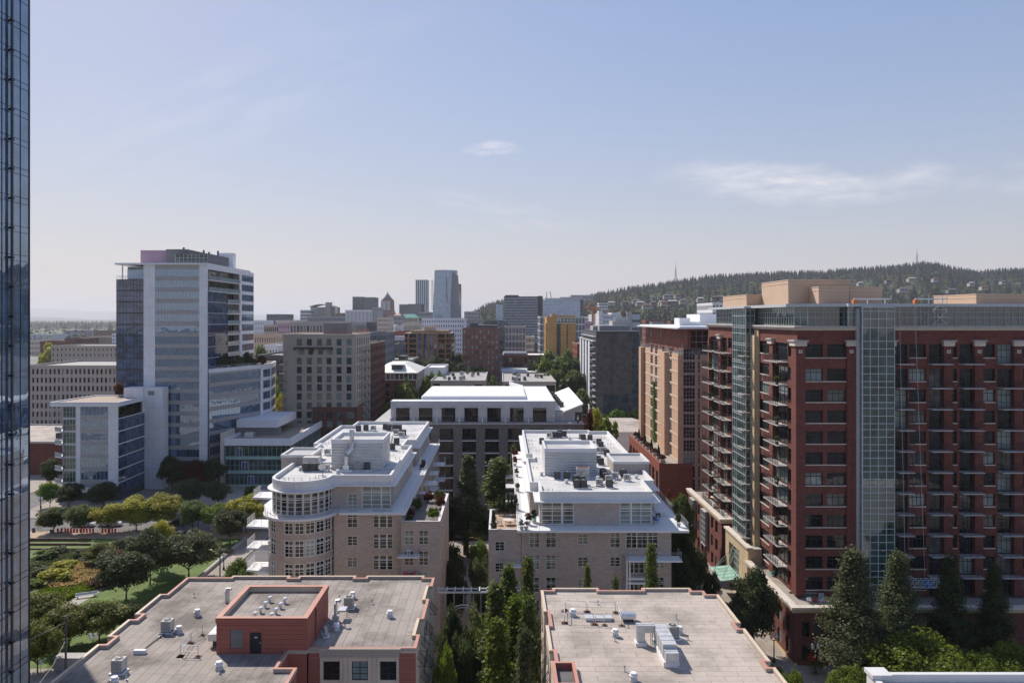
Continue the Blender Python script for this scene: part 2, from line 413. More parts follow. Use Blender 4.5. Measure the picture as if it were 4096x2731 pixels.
PANES = {'n': (('glass', 5), ('glassm', 1), ('glassb', 1)), 'd': (('glass', 1),), 'b': (('glass', 5), ('glassb', 1), ('glassm', 1)), 'c': (('glassb', 2), ('glassm', 2), ('glass', 1)),
         'w': (('mirrorlite', 1),), 'o': (('officeglass', 1),), 's': (('skyglass', 1),), 'k': (('glassdk', 1),), 'u': (('blueglass', 1),), 'g': (('glassg', 1),), 't': (('glassg', 2), ('glassb', 1), ('glass', 1))}
def pick(k):
 L_ = PANES[k]; r = rng.random() * sum(w for _, w in L_)
 for n, w in L_:
  r -= w
  if r <= 0: return n
 return L_[0][0]
def window(t, f, u, z, w, h, d, nx=1, nz=1, fr='wframe', pane='n', sub=True, name='window', **kw):
 key, m, g = winmb(w, h, nx, nz, fr, pick(pane), **kw)
 loc = f.pt(u, d - .09, z)
 if sub: put(t, name, ('f',) + key, m, loc, f.r, [('pane', ('p',) + key, g)], w * h)
 else:
  k2 = ('c',) + key
  if k2 not in WCACHE: WCACHE[k2] = MB().add(m).add(g)
  put(t, name, k2, WCACHE[k2], loc, f.r, None, w * h)
def curtain(f, u0, u1, z0, z1, us, zs, fr, gl, fw=.06, dep=.12, inset_=.08):
 """curtain wall: glass with a grid of mullions standing proud of it"""
 m = MB()
 m.poly([f.pt(u0, inset_, z0), f.pt(u1, inset_, z0), f.pt(u1, inset_, z1), f.pt(u0, inset_, z1)], gl)
 def bar(a, b, c, d, p):
  q = [f.pt(a, p, c), f.pt(b, p, c), f.pt(b, dep, c), f.pt(a, dep, c), f.pt(a, p, d), f.pt(b, p, d), f.pt(b, dep, d), f.pt(a, dep, d)]
  for i in ((4, 5, 6, 7), (0, 1, 5, 4), (1, 2, 6, 5), (3, 0, 4, 7), (3, 2, 1, 0)): m.poly([q[j] for j in i], fr)
 for u in us: bar(u - fw / 2, u + fw / 2, z0, z1, 0)
 for z in zs: bar(u0, u1, z - fw / 2, z + fw / 2, .02)
 return m
def lin(a, b, n): return [a + (b - a) * i / n for i in range(n + 1)]
def railing(pts, h, mat='steel', n=3, r=.02, post=1.5, close=False):
 m = MB()
 pts = [Vector(p) for p in pts]
 if close: pts.append(pts[0])
 for a, b in zip(pts, pts[1:]):
  d = (b - a).length; k = max(1, round(d / post))
  for i in range(k + 1):
   p = a.lerp(b, i / k); m.tube([p, p + Vector((0, 0, h))], r, mat, 4)
  for j in range(n): m.tube([a + Vector((0, 0, h * (j + 1) / n)), b + Vector((0, 0, h * (j + 1) / n))], r * (1.2 if j == n - 1 else .7), mat, 4)
 return m
ORD = ['first', 'second', 'third', 'fourth', 'fifth', 'sixth', 'seventh', 'eighth', 'ninth', 'tenth', 'eleventh', 'twelfth', 'thirteenth', 'fourteenth', 'fifteenth', 'sixteenth', 'seventeenth', 'eighteenth', 'nineteenth', 'twentieth', 'twenty-first', 'twenty-second', 'twenty-third', 'twenty-fourth']
# ---------------------------------------------------------------- camera, sun, sky, haze
cam = bpy.data.cameras.new('camera'); co = bpy.data.objects.new('camera', cam); col.objects.link(co)
co.location = (0, 0, H); co.rotation_euler = (R(90), 0, 0)
cam.sensor_width = 36; cam.lens = F / 4096 * 36; cam.shift_x = 38 / 4096; cam.shift_y = -95.5 / 4096
cam.clip_start = .5; cam.clip_end = 120000; sc.camera = co
SUN = Vector((-.63, .76, .985)).normalized()
s_ = bpy.data.lights.new('sun', 'SUN'); s_.energy = SUN_E; s_.angle = R(.6); s_.color = (1, .93, .84)
so = bpy.data.objects.new('sun', s_); col.objects.link(so); so.rotation_euler = SUN.to_track_quat('Z', 'Y').to_euler()
W = bpy.data.worlds.new('World'); sc.world = W; W.use_nodes = True
nt = W.node_tree; bg = nt.nodes['Background']; bg.inputs[1].default_value = SKY_S
sky = N(nt, 'ShaderNodeTexSky', sky_type='NISHITA'); sky.sun_disc = False
sky.sun_elevation = math.asin(SUN.z); sky.sun_rotation = math.atan2(SUN.x, SUN.y)
sky.altitude = 30; sky.air_density = 1.0; sky.dust_density = SKY_DUST; sky.ozone_density = 2.2
g = N(nt, 'ShaderNodeTexCoord').outputs['Generated']
sp = N(nt, 'ShaderNodeSeparateXYZ'); L(nt, g, sp.inputs[0])
def mth(op, a, b=None, c=None):
 n = N(nt, 'ShaderNodeMath', operation=op)
 for i, v in enumerate((a, b, c)):
  if v is None: continue
  if hasattr(v, 'links'): L(nt, v, n.inputs[i])
  else: n.inputs[i].default_value = v
 return n.outputs[0]
yy = mth('MAXIMUM', sp.outputs[1], .05)
cu, cv = mth('DIVIDE', sp.outputs[0], yy), mth('DIVIDE', sp.outputs[2], yy)
def wisp(u0, v0, a, b, tilt, sx, sy, lo, hi):
 du = mth('SUBTRACT', cu, u0); dv = mth('SUBTRACT', mth('SUBTRACT', cv, v0), mth('MULTIPLY', du, tilt))
 wv = N(nt, 'ShaderNodeCombineXYZ'); L(nt, mth('MULTIPLY', cu, 3.5 / a * .3), wv.inputs[0]); L(nt, mth('MULTIPLY', cv, .25 / b), wv.inputs[1])
 wn = mth('SUBTRACT', noise(nt, 1.0, wv.outputs[0], 4, .6), .5)
 du = mth('ADD', du, mth('MULTIPLY', wn, a * 1.3)); dv = mth('ADD', dv, mth('MULTIPLY', wn, b * 2.2))
 e = mth('ADD', mth('POWER', mth('ABSOLUTE', mth('DIVIDE', du, a)), 2), mth('POWER', mth('ABSOLUTE', mth('DIVIDE', dv, b)), 2))
 m_ = mth('MAXIMUM', mth('SUBTRACT', 1, e), 0)
 c = N(nt, 'ShaderNodeCombineXYZ'); L(nt, mth('MULTIPLY', cu, sx), c.inputs[0]); L(nt, mth('MULTIPLY', mth('SUBTRACT', cv, mth('MULTIPLY', cu, tilt + .05)), sy), c.inputs[1])
 f = ramp(nt, noise(nt, 1.0, c.outputs[0], 7, .62), lo, hi)
 return mth('MULTIPLY', m_, f)
c1 = mth('MULTIPLY', wisp(.372, .174, .21, .034, -.01, 14, 60, .33, .72), .8)
c2 = mth('MULTIPLY', wisp(-.012, .217, .042, .010, 0, 40, 140, .33, .72), .6)
c3 = mth('MULTIPLY', wisp(.0, .135, .11, .02, -.22, 18, 90, .42, .8), .35)
c4 = mth('MULTIPLY', wisp(-.36, .28, .3, .1, .3, 5, 22, .45, .85), .22)
c5 = mth('MULTIPLY', wisp(.66, .18, .13, .03, .15, 12, 50, .4, .8), .35)
cl = mth('MINIMUM', mth('ADD', mth('ADD', c1, c2), mth('ADD', c3, mth('ADD', c4, c5))), 1)
bw = N(nt, 'ShaderNodeRGBToBW'); L(nt, sky.outputs[0], bw.inputs[0])      # thin high haze evens the sky out
k_ = mth('POWER', mth('MAXIMUM', bw.outputs[0], .01), SKY_POW - 1)
cc = N(nt, 'ShaderNodeCombineXYZ')
for i in range(3): L(nt, k_, cc.inputs[i])
even = mixc(nt, 1.0, sky.outputs[0], cc.outputs[0], 'MULTIPLY')
warm = mixc(nt, 1.0, even, SKY_TINT, 'MULTIPLY')
low = mth('MULTIPLY', mth('POWER', 2.718, mth('DIVIDE', mth('MAXIMUM', sp.outputs[2], 0), -.15)), .8)   # pale haze low over the horizon
warm = mixc(nt, low, warm, (3.4, 3.06, 3.12))
cloud = mixc(nt, cl, warm, (CLOUD, CLOUD * .94, CLOUD * .95))
L(nt, cloud, bg.inputs[0])

def solid(name, mb, kind='structure'):
 return tag(mb.build(name), kind=kind)
m, nt2, b2 = newmat('haze air'); nt2.nodes.remove(b2)
vp = N(nt2, 'ShaderNodeVolumePrincipled'); vp.inputs['Color'].default_value = rgba(HAZE_C); vp.inputs['Density'].default_value = HAZE_D
vp.inputs['Anisotropy'].default_value = .25
L(nt2, vp.outputs[0], nt2.nodes['Material Output'].inputs['Volume'])
hz = MB(); hz.box(-36000, -3000, -1, 36000, 46000, 420, m); solid('haze', hz, 'stuff')

# ---------------------------------------------------------------- ground, blocks, streets
g_ = MB(); g_.poly([(-34000, -2500, 0), (34000, -2500, 0), (34000, 44000, 0), (-34000, 44000, 0)], 'cityground'); solid('ground', g_)
a_ = MB(); a_.poly([(-420, -60, .004), (300, -60, .004), (300, 900, .004), (-420, 900, .004)], 'asphalt'); solid('road', a_)
XB = [(-275, -214), (-196, -135), (-117, -56), (-38, 23), (41, 102), (120, 181)]
YB = [(26, 87), (105, 166), (184, 245), (263, 324), (342, 403), (421, 482), (500, 561), (579, 640)]
pv = MB(); hd = 3.6
for x0, x1 in XB:
 for y0, y1 in YB:
  a, b = (y0 - hd, y1 + hd) if x0 != -117 else {105: (y0 - hd, 177.2), 184: (189, y1 + hd)}.get(y0, (y0 - hd, y1 + hd))
  pv.box(x0 - hd, a, 0, x1 + hd, b, .15, 'pave', 'b')
solid('pavement', pv)
wk = MB()
for y0, y1 in YB[:3]: wk.box(23 + hd + .002, y0 - hd, 0, 41 - hd - .002, y1 + hd, .146, 'pave', 'b')
solid('walkway', wk)
ln = MB(); MT['yellowline'] = M('yellow road paint', (.55, .35, .06), var=.15, scale=2)
for yc in (96, 175, 254):
 for s in (-.12, .12): ln.poly([(-400, yc + s - .06, .008), (280, yc + s - .06, .008), (280, yc + s + .06, .008), (-400, yc + s + .06, .008)], 'yellowline')
solid('road_markings', ln)

# ---------------------------------------------------------------- hills
RP = [(1200, 1290), (1700, 1285), (1880, 1278), (1915, 1264), (1945, 1248), (1980, 1236), (2015, 1228), (2150, 1232), (2250, 1232), (2330, 1218), (2420, 1198), (2560, 1172), (2700, 1150), (2800, 1138), (2900, 1130), (3000, 1125),
      (3150, 1120), (3300, 1112), (3420, 1104), (3550, 1096), (3680, 1079), (3760, 1089), (3850, 1106), (3920, 1116), (4000, 1106), (4096, 1108), (4300, 1108), (4700, 1118), (5400, 1150), (6500, 1260)]
RX, RY = np.array([a for a, _ in RP], float), np.array([b for _, b in RP], float)
YR, YF = 2700.0, 1200.0
def hill(x, y):
 px = CX + F * x / np.maximum(y, 300)
 zr = H - (np.interp(px, RX, RY) - CY) * YR / F
 zr = np.where(px < 1880, zr * np.clip((px - 1500) / 380, 0, 1), zr)
 t = np.clip((y - YF) / (YR - YF), 0, 1)
 h = zr * (t ** .75 * .35 + (t * t * (3 - 2 * t)) * .65)
 h = h * np.clip((4300 - y) / 1500, 0, 1)
 return np.maximum(h + 10 * t * (1 - t) * 4 * (np.sin(x / 95 + y / 140) * .5 + np.sin(x / 41 - y / 77) * .3) * (zr > 15), -1)
def grid_mesh(name, xs, ys, fn, mat, kind='structure'):
 X_, Y_ = np.meshgrid(xs, ys); Z_ = fn(X_, Y_)
 v = np.stack([X_, Y_, Z_], -1).reshape(-1, 3); nx, ny = len(xs), len(ys)
 i = (np.arange(ny - 1)[:, None] * nx + np.arange(nx - 1)[None, :]).ravel()
 f = np.stack([i, i + 1, i + nx + 1, i + nx], -1)
 o = bpy.data.objects.new(name, quads(name, v, f, [mat])); col.objects.link(o); return tag(o, kind=kind)
def quads(name, v, f, mats, mi=None, smooth=False):
 me = bpy.data.meshes.new(name); n = f.shape[1]
 me.vertices.add(len(v)); me.vertices.foreach_set('co', np.ascontiguousarray(v, np.float32).ravel())
 me.loops.add(f.size); me.loops.foreach_set('vertex_index', np.ascontiguousarray(f, np.int32).ravel())
 me.polygons.add(len(f)); me.polygons.foreach_set('loop_start', np.arange(0, f.size, n, dtype=np.int32))
 for a in mats: me.materials.append(MT[a] if isinstance(a, str) else a)
 if mi is not None: me.polygons.foreach_set('material_index', np.ascontiguousarray(mi, np.int32))
 me.update(calc_edges=True); return me
MT['hillground'] = M('hill undergrowth', (.05, .065, .03), var=.4, scale=.02)
MT['farhill'] = M('distant wooded hills', (.03, .045, .03), var=.3, scale=.0012)
grid_mesh('hills', np.linspace(-700, 3600, 130), np.linspace(1200, 4300, 80), hill, 'hillground')
def mountain(name, Y0, dep, px0, px1, prof, seed):
 pr = np.random.RandomState(seed); xs = np.linspace((px0 - CX) * Y0 / F, (px1 - CX) * Y0 / F, 260)
 ph = pr.rand(9) * 6.28
 def fn(x, y):
  px = CX + F * x / Y0; zr = H - (np.interp(px, [a for a, _ in prof], [b for _, b in prof]) - CY) * Y0 / F
  t = (y - Y0) / dep
  nz = sum(np.sin(px / (90 / 1.7 ** k) + ph[k]) / 1.7 ** k for k in range(6)) * Y0 / F * 1.6
  return np.maximum((zr + nz) * (1 - np.abs(t) ** 1.6) - 2, -.9)
 grid_mesh(name, xs, np.linspace(Y0 - dep, Y0 + dep, 25), fn, 'farhill')
mountain('mountains', 27000, 5000, -700, 2400, [(-700, 1236), (160, 1234), (230, 1236), (300, 1242), (380, 1246), (460, 1248), (700, 1252), (1000, 1258), (1500, 1266), (2400, 1270)], 3)
mountain('mountains', 13500, 2500, -600, 2400, [(-600, 1266), (120, 1268), (180, 1275), (225, 1282), (270, 1281), (330, 1285), (400, 1284), (470, 1279), (800, 1284), (1200, 1286), (2400, 1290)], 5)

# ---------------------------------------------------------------- foliage
def blobcrown(seed, n, rad, hgt, leaf, clumps=26, z0=0, top=.6, out=.35, drop=0):
 """leaf clumps spread through an uneven crown; returns quads as (n, 4, 3)"""
 r = np.random.RandomState(seed)
 d = r.normal(size=(clumps, 3)); d /= np.linalg.norm(d, axis=1)[:, None]
 d[:, 2] = d[:, 2] * .86 + .06
 rr = r.uniform(.45, .92, clumps)[:, None]
 c = d * rr * np.array([rad, rad, hgt * .5]); c[:, 2] += hgt * .5
 s = r.uniform(.26, .46, clumps) * min(rad, hgt * .6)
 k = r.choice(clumps, n, p=s ** 2 / (s ** 2).sum())
 q = r.normal(size=(n, 3)); q /= np.linalg.norm(q, axis=1)[:, None]
 q[:, 2] = np.where(q[:, 2] < -.3, -q[:, 2] * .6, q[:, 2])
 p = c[k] + q * (s[k] * r.uniform(.55, 1.08, n) ** .7)[:, None]
 nrm = q * .8 + r.normal(size=(n, 3)) * .55 + np.array([0, 0, .35])
 return leafquads(r, p, nrm, leaf, z0)
def leafquads(r, p, nrm, leaf, z0=0):
 n = len(p); nrm = nrm / np.linalg.norm(nrm, axis=1)[:, None]
 a = np.cross(nrm, r.normal(size=(n, 3))); a /= np.linalg.norm(a, axis=1)[:, None]; b = np.cross(nrm, a)
 h = (leaf * r.uniform(.6, 1.3, n))[:, None] * .5
 p = p + np.array([0, 0, z0])
 return np.stack([p - a * h - b * h * .35, p + b * h * -.9 + a * h * .1, p + a * h + b * h * .3, p + b * h - a * h * .2], 1)
def columncrown(seed, n, rad, hgt, leaf, belly=.35, spikes=60):
 """upright narrow crown of rising branches"""
 r = np.random.RandomState(seed)
 th = r.uniform(0, 6.283, spikes); zz = r.uniform(0, .98, spikes) ** .9
 prof = lambda t: np.where(t < belly, .45 + .55 * np.sqrt(t / belly), ((1 - t) / (1 - belly)) ** .8)
 k = r.randint(0, spikes, n); w = r.uniform(0, 1, n) ** .6
 z = zz[k] + w * .13
 rr = prof(np.clip(z, 0, 1)) * rad * (.2 + .8 * w) * r.uniform(.58, 1.25, spikes)[k]
 p = np.stack([np.cos(th[k]) * rr, np.sin(th[k]) * rr, z * hgt], 1) + r.normal(size=(n, 3)) * .28 * min(1, rad / 2)
 q = np.stack([np.cos(th[k]), np.sin(th[k]), np.full(n, .5)], 1) + r.normal(size=(n, 3)) * .6
 return leafquads(r, p, q, leaf)
def conecrown(seed, n, rad, hgt, leaf):
 r = np.random.RandomState(seed); t = r.uniform(0, 1, n) ** 1.3; th = r.uniform(0, 6.283, n)
 lay = (np.sin(t * 30 + th * 2) * .12 + .9); rr = rad * (1 - t) ** .9 * lay * r.uniform(.5, 1.05, n) ** .5 + .1
 p = np.stack([np.cos(th) * rr, np.sin(th) * rr, t * hgt], 1)
 q = np.stack([np.cos(th) * .5, np.sin(th) * .5, np.full(n, .7)], 1) + r.normal(size=(n, 3)) * .4
 return leafquads(r, p, q, leaf)
def crown_mesh(q, mat):
 n = len(q); return quads('crown', q.reshape(-1, 3), np.arange(n * 4).reshape(n, 4), [mat])
def trunk_mb(h, r, seed, crown_r, crown_h, limbs=6):
 m = MB(); q = random.Random(seed)
 m.tube([(0, 0, 0), (q.uniform(-.1, .1), q.uniform(-.1, .1), h * .55), (q.uniform(-.2, .2), q.uniform(-.2, .2), h + crown_h * .45)], r, 'bark', 7, r * .3)
 for i in range(limbs):
  a = i * 2.4 + q.random(); z = h * .75 + q.random() * crown_h * .2
  m.tube([(0, 0, z), (math.cos(a) * crown_r * .35, math.sin(a) * crown_r * .35, z + crown_h * .2), (math.cos(a) * crown_r * .7, math.sin(a) * crown_r * .7, z + crown_h * .38)], r * .5, 'bark', 5, r * .12)
 return m
PROTO = {}
def proto(kind, var):
 """crown and trunk meshes of one kind (4 shapes of each), in metres"""
 k = (kind, var)
 if k in PROTO: return PROTO[k]
 s = hash(kind) % 1000 if False else sum(map(ord, kind)) * 7 + var * 13
 if kind.startswith('round'):                                   # 4 m radius, 9 m tall
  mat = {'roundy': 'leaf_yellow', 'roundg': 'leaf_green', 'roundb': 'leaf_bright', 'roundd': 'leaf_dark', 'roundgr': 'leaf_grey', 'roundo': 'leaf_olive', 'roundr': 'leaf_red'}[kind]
  cr = blobcrown(s, 15000, 4.0, 7.6, .3, 44, z0=1.5); tr = trunk_mb(1.9, .17, s, 4.0, 6.0)
 elif kind.startswith('far'):
  mat = {'farg': 'leaf_green', 'fard': 'leaf_dark', 'farb': 'leaf_bright', 'fary': 'leaf_yellow'}[kind]
  cr = blobcrown(s, 2600, 4.2, 8.2, .75, 26, z0=1.1); tr = trunk_mb(2.2, .2, s, 4.0, 6.0, 3)
 elif kind.startswith('column'):
  mat = {'columng': 'leaf_green', 'columngr': 'leaf_grey', 'columnd': 'leaf_dark', 'columnb': 'leaf_bright'}[kind]
  cr = columncrown(s, 15000, 2.3, 15.0, .27, .3, 70) + np.array([0, 0, 1.6]); tr = trunk_mb(6, .2, s, .8, 8.0)
 elif kind.startswith('bigcol'):
  mat = {'bigcolgr': 'leaf_grey', 'bigcold': 'leaf_dark'}[kind]  # bigcold is the shaded copy: shade put into the darker leaf colour
  cr = columncrown(s, 26000, 2.3, 15.0, .17, .26, 150) + np.array([0, 0, 1.4]); tr = trunk_mb(6, .12, s, .8, 8.0)
 elif kind == 'conifer':
  mat = 'leaf_con'; cr = conecrown(s, 2500, 2.4, 10, .5) + np.array([0, 0, .8]); tr = trunk_mb(2, .15, s, .5, 8, 2)
 elif kind.startswith('shrub'):
  mat = {'shruby': 'leaf_yellow', 'shrubg': 'leaf_green', 'shrubd': 'leaf_dark', 'shrubgr': 'leaf_grey', 'shrubr': 'leaf_red', 'shrubb': 'leaf_bright'}[kind]
  cr = blobcrown(s, 2600, 1.0, 1.5, .15, 30, z0=.02); tr = trunk_mb(.25, .04, s, .8, 1.0, 4)
 PROTO[k] = (crown_mesh(cr, mat), tr.mesh('trunk')); return PROTO[k]
NTREE = [0]
def tree(name, kind, x, y, h, r, label, group=None, z=0, cat='tree'):
 ref = {'r': (9.2, 4.0), 'f': (9.4, 4.2), 'col': (16.8, 2.3), 'con': (10.8, 2.4), 's': (1.5, 1.0)}
 hh, rr = ref['col'] if 'col' in kind else ref['con'] if kind.startswith('con') else ref[kind[0]]
 NTREE[0] += 1; cm, tm = proto(kind, NTREE[0] % 4)
 e = bpy.data.objects.new(name, None); col.objects.link(e); e.empty_display_size = .5
 e.location = (x, y, z); e.rotation_euler = (0, 0, NTREE[0] * 1.37 % 6.28); e.scale = (r / rr, r / rr, h / hh)
 obj('crown', cm, e); obj('trunk', tm, e)
 return tag(e, label, cat, group)

def forest(name, pts, seed, kinds, qn, scale):
 """a wood that reads as one mass: (x, y, z) of every tree; kinds: share of conifers"""
 r = np.random.RandomState(seed); out = []; mi = []
 con = []
 for i in range(6):
  t = np.repeat(np.linspace(0, .95, qn // 5), 5)[:qn]; th = r.uniform(0, 6.283, len(t))
  rr = (1 - t) ** .85 * .26 * r.uniform(.75, 1.15, len(t)) + .015
  p = np.stack([np.cos(th) * rr * .6, np.sin(th) * rr * .6, t], 1)
  o_ = np.stack([np.cos(th), np.sin(th), np.full(len(t), -.35)], 1); sd = np.stack([-np.sin(th), np.cos(th), np.zeros(len(t))], 1)
  w = (rr * .75)[:, None]
  con.append(np.stack([p - sd * w, p + o_ * w * .9 - sd * w * .4, p + sd * w, p + np.array([0, 0, .16]) + 0 * sd], 1))
 dec = [blobcrown(seed + 50 + i, qn, .36, .95, .17, 12) for i in range(6)]
 isc = r.rand(len(pts)) < kinds
 for i, (p, c) in enumerate(zip(pts, isc)):
  q = (con if c else dec)[r.randint(6)]
  s = scale * (r.uniform(.8, 1.5) if c else r.uniform(.5, .95)); a = r.uniform(0, 6.28); ca, sa = math.cos(a), math.sin(a)
  wx = s * (1 if c else r.uniform(.95, 1.35))
  v = np.empty_like(q); v[..., 0] = (q[..., 0] * ca - q[..., 1] * sa) * wx; v[..., 1] = (q[..., 0] * sa + q[..., 1] * ca) * wx; v[..., 2] = q[..., 2] * s
  out.append(v + np.asarray(p)); k = 0 if c else (1 if r.rand() < .8 else 2)
  mi.append(np.full(len(q), k))
 v = np.concatenate(out); n = len(v)
 o = bpy.data.objects.new(name, quads(name, v.reshape(-1, 3), np.arange(n * 4).reshape(n, 4), ['leaf_con', 'leaf_far', 'leaf_bright'], np.concatenate(mi)))
 col.objects.link(o); return tag(o, kind='stuff')
fr_ = np.random.RandomState(11); pts = []
while len(pts) < 9500:
 px = fr_.uniform(1890, 4260); y = fr_.uniform(1250, 2760) if fr_.rand() < .8 else fr_.uniform(2300, 2760); x = (px - CX) * y / F
 z = float(hill(np.array(x), np.array(y)))
 if z < 6: continue
 pts.append((x, y, z - 1))
big = [p for p in pts if p[1] > 1700 and (p[1] > 2350 or fr_.rand() < .45)]; rest = [p for p in pts if not (p[1] > 1700 and (p[1] > 2350))]
upper = [p for p in pts if p[1] > 2350]; lower = [p for p in pts if p[1] <= 2350]
forest('forest', upper, 5, .72, 40, 21); forest('forest', lower, 6, .16, 46, 23)
pts = []
for i in range(5200):
 px = fr_.uniform(40, 1560); y = fr_.uniform(3300, 6400); pts.append(((px - CX) * y / F, y, -1))
for i in range(900):
 px = fr_.uniform(40, 1560); y = 1500 + 2800 * fr_.rand() ** 1.2; pts.append(((px - CX) * y / F, y, -1))
forest('forest', pts, 9, .4, 22, 21)
fl = MB(); fl.poly([(-33000, 1000, .006), (33000, 1000, .006), (33000, 43000, .006), (-33000, 43000, .006)], 'farhill'); solid('terrain', fl)
# ---------------------------------------------------------------- rooftop equipment, one of each kind, then copies
def kit_condenser(dark=False):
 t = thing('condenser_unit', 'x', 'air conditioner', (0, 0, 0))
 m = MB(); m.box(-.42, -.42, .2, .42, .42, 1.12, 'unitdark' if dark else 'unit'); m.box(-.44, -.44, 1.12, .44, .44, 1.18, 'black' if dark else 'unit')
 for k in range(9): m.box(-.4 + k * .1 - .012, -.435, .3, -.4 + k * .1 + .012, -.42, 1.05, 'dark'); m.box(-.435, -.4 + k * .1 - .012, .3, -.42, -.4 + k * .1 + .012, 1.05, 'dark')
 for sx in (-.43, .43):
  for sy in (-.43, .43): m.box(sx - .03, sy - .03, .2, sx + .03, sy + .03, 1.14, 'black' if dark else 'unit')
 m.build('casing', t)
 f = MB(); f.cyl(0, 0, 1.182, 1.2, .34, 'black', 16); f.cyl(0, 0, 1.2, 1.26, .12, 'unit', 10)
 for r in (.2, .28, .35):
  pts = [(r * math.cos(a * .5236), r * math.sin(a * .5236), 1.215) for a in range(13)]; f.tube(pts, .012, 'steel', 4)
 f.build('fan_guard', t)
 b = MB(); b.box(-.62, -.55, 0, .62, .55, .12, 'white'); b.box(-.45, -.42, .12, -.3, .42, .2, 'dark'); b.box(.3, -.42, .12, .45, .42, .2, 'dark'); b.build('base_pad', t)
 p = MB(); p.tube([(-.42, .1, .45), (-.6, .1, .42), (-.62, .1, .05)], .03, 'black'); p.build('pipe', t)
 return t['e']
def kit_turbine():
 t = thing('roof_vent', 'x', 'roof vent', (0, 0, 0))
 m = MB(); m.lathe(0, 0, [(.36, 0), (.36, .12), (.25, .3), (.25, .38)], 'galvdull'); m.build('collar', t)
 m = MB(); m.lathe(0, 0, [(.3, .38), (.36, .42), (.36, .52), (.24, .56), (.24, .6), (.3, .63), (.28, .72), (0, .74)], 'white'); m.build('hood', t)
 return t['e']
def kit_mushroom():
 t = thing('mushroom_vent', 'x', 'roof vent', (0, 0, 0))
 m = MB(); m.cyl(0, 0, 0, .45, .13, 'galvdull', 10); m.build('pipe', t)
 m = MB(); m.lathe(.06, 0, [(.26, .42), (.25, .55), (.17, .64), (0, .67)], 'white', 12); m.build('hood', t)
 return t['e']
def kit_pipe():
 m = MB(); m.cyl(0, 0, 0, .06, .14, 'galvdull', 10); m.cyl(0, 0, .06, .42, .06, 'galvdull', 8); m.cyl(0, 0, .42, .47, .085, 'dark', 8)
 return tag(m.build('vent_pipe'), 'x', 'vent pipe')
def kit_split():
 t = thing('condenser_unit', 'x', 'air conditioner', (0, 0, 0))
 m = MB(); m.box(-.45, -.17, .22, .45, .17, .92, 'unit'); m.build('casing', t)
 m = MB()
 for r in (.1, .18, .26, .32): m.tube([(-.1 + r * math.cos(a * .4189), -.185, .57 + r * math.sin(a * .4189)) for a in range(16)], .012, 'dark', 4)
 m.cyl(-.1, -.18, .5, .64, .05, 'dark'); m.build('fan_guard', t)
 m = MB(); m.box(-.6, -.35, 0, .6, .35, .12, 'white'); m.box(-.4, -.15, .12, -.3, .15, .22, 'dark'); m.box(.3, -.15, .12, .4, .15, .22, 'dark'); m.build('base_pad', t)
 return t['e']
KIT = {'cu': kit_condenser(), 'cd': kit_condenser(True), 'tv': kit_turbine(), 'mv': kit_mushroom(), 'vp': kit_pipe(), 'sp': kit_split()}
USED = set()
def kit(k, x, y, z, label, group, rot=0, s=1):
 src = KIT[k]
 if k in USED: return dup(src, (x, y, z), rot, label, group, (s, s, s))
 USED.add(k); src.location = (x, y, z); src.rotation_euler = (0, 0, rot); src.scale = (s, s, s); src['label'] = label; src['group'] = group
 return src
def kits(k, spots, z, what, group, s=1, rots=None):
 """a set of alike rooftop pieces, told apart by their order from the left"""
 spots = sorted(spots, key=lambda p: p[0] / p[1])
 for i, p in enumerate(spots): kit(k, p[0], p[1], z, what.replace('#', ORD[i]), group, (rots or 0) + (i % 3) * .02, s)

# ---------------------------------------------------------------- the two foreground roofs
def boards(mb, f, u0, u1, z0, z1, pitch, mat, holes=()):
 z = z0
 while z < z1 - .05:
  e = min(z + pitch - .035, z1); cuts = sorted((h[0], h[1]) for h in holes if h[2] < e and h[3] > z); u = u0
  for c, d in cuts + [(u1, u1)]:
   if c > u + .02:
    q = [f.pt(u, -.035, z), f.pt(c, -.035, z), f.pt(c, .02, z), f.pt(u, .02, z), f.pt(u, -.035, e), f.pt(c, -.035, e), f.pt(c, .02, e), f.pt(u, .02, e)]
    for i in ((0, 1, 5, 4), (1, 2, 6, 5), (3, 0, 4, 7), (4, 5, 6, 7), (3, 2, 1, 0)): mb.poly([q[j] for j in i], mat)
   u = max(u, d)
  z += pitch
A = thing('apartment_building', 'red boarded apartment block with grey rolled roof and red stair house at lower left', 'apartment building', (-22, 74, 0))
left = [(-38, 58), (-18.05, 58), (-18.05, 67.9), (-19.8, 67.9), (-19.8, 71.5), (-18.05, 71.5), (-18.05, 72), (-8.05, 72), (-8.05, 75), (-8.5, 75), (-8.5, 79), (-8.05, 79), (-8.05, 84.5), (-8.5, 84.5), (-8.5, 88.6), (-8.05, 88.6), (-8.05, 91.4),
  (-9.3, 91.4), (-9.3, 92.1), (-16.1, 92.1), (-16.1, 91.4), (-17.4, 91.4), (-17.4, 92.1), (-24.1, 92.1), (-24.1, 91.4), (-25.2, 91.4), (-25.2, 92.1), (-32, 92.1), (-32, 91.5), (-37.2, 91.5), (-37.2, 86), (-38, 86), (-38, 80.2), (-37.2, 80.2), (-37.2, 78.8), (-38, 78.8), (-38, 74.6), (-37.2, 74.6), (-37.2, 72.8), (-38, 72.8)]
w = MB()
fw_ = Face(-18.05, 72)
aw = [(px0, px1) for px0, px1 in ((1293, 1359), (1407, 1472), (1520, 1586))]
ops = []
for r_ in range(4):
 for a, b in aw: ops.append((P(a, 72) + 18.05, P(b, 72) + 18.05, 15.35 - 3.3 * r_, 17.1 - 3.3 * r_))
n = len(left)
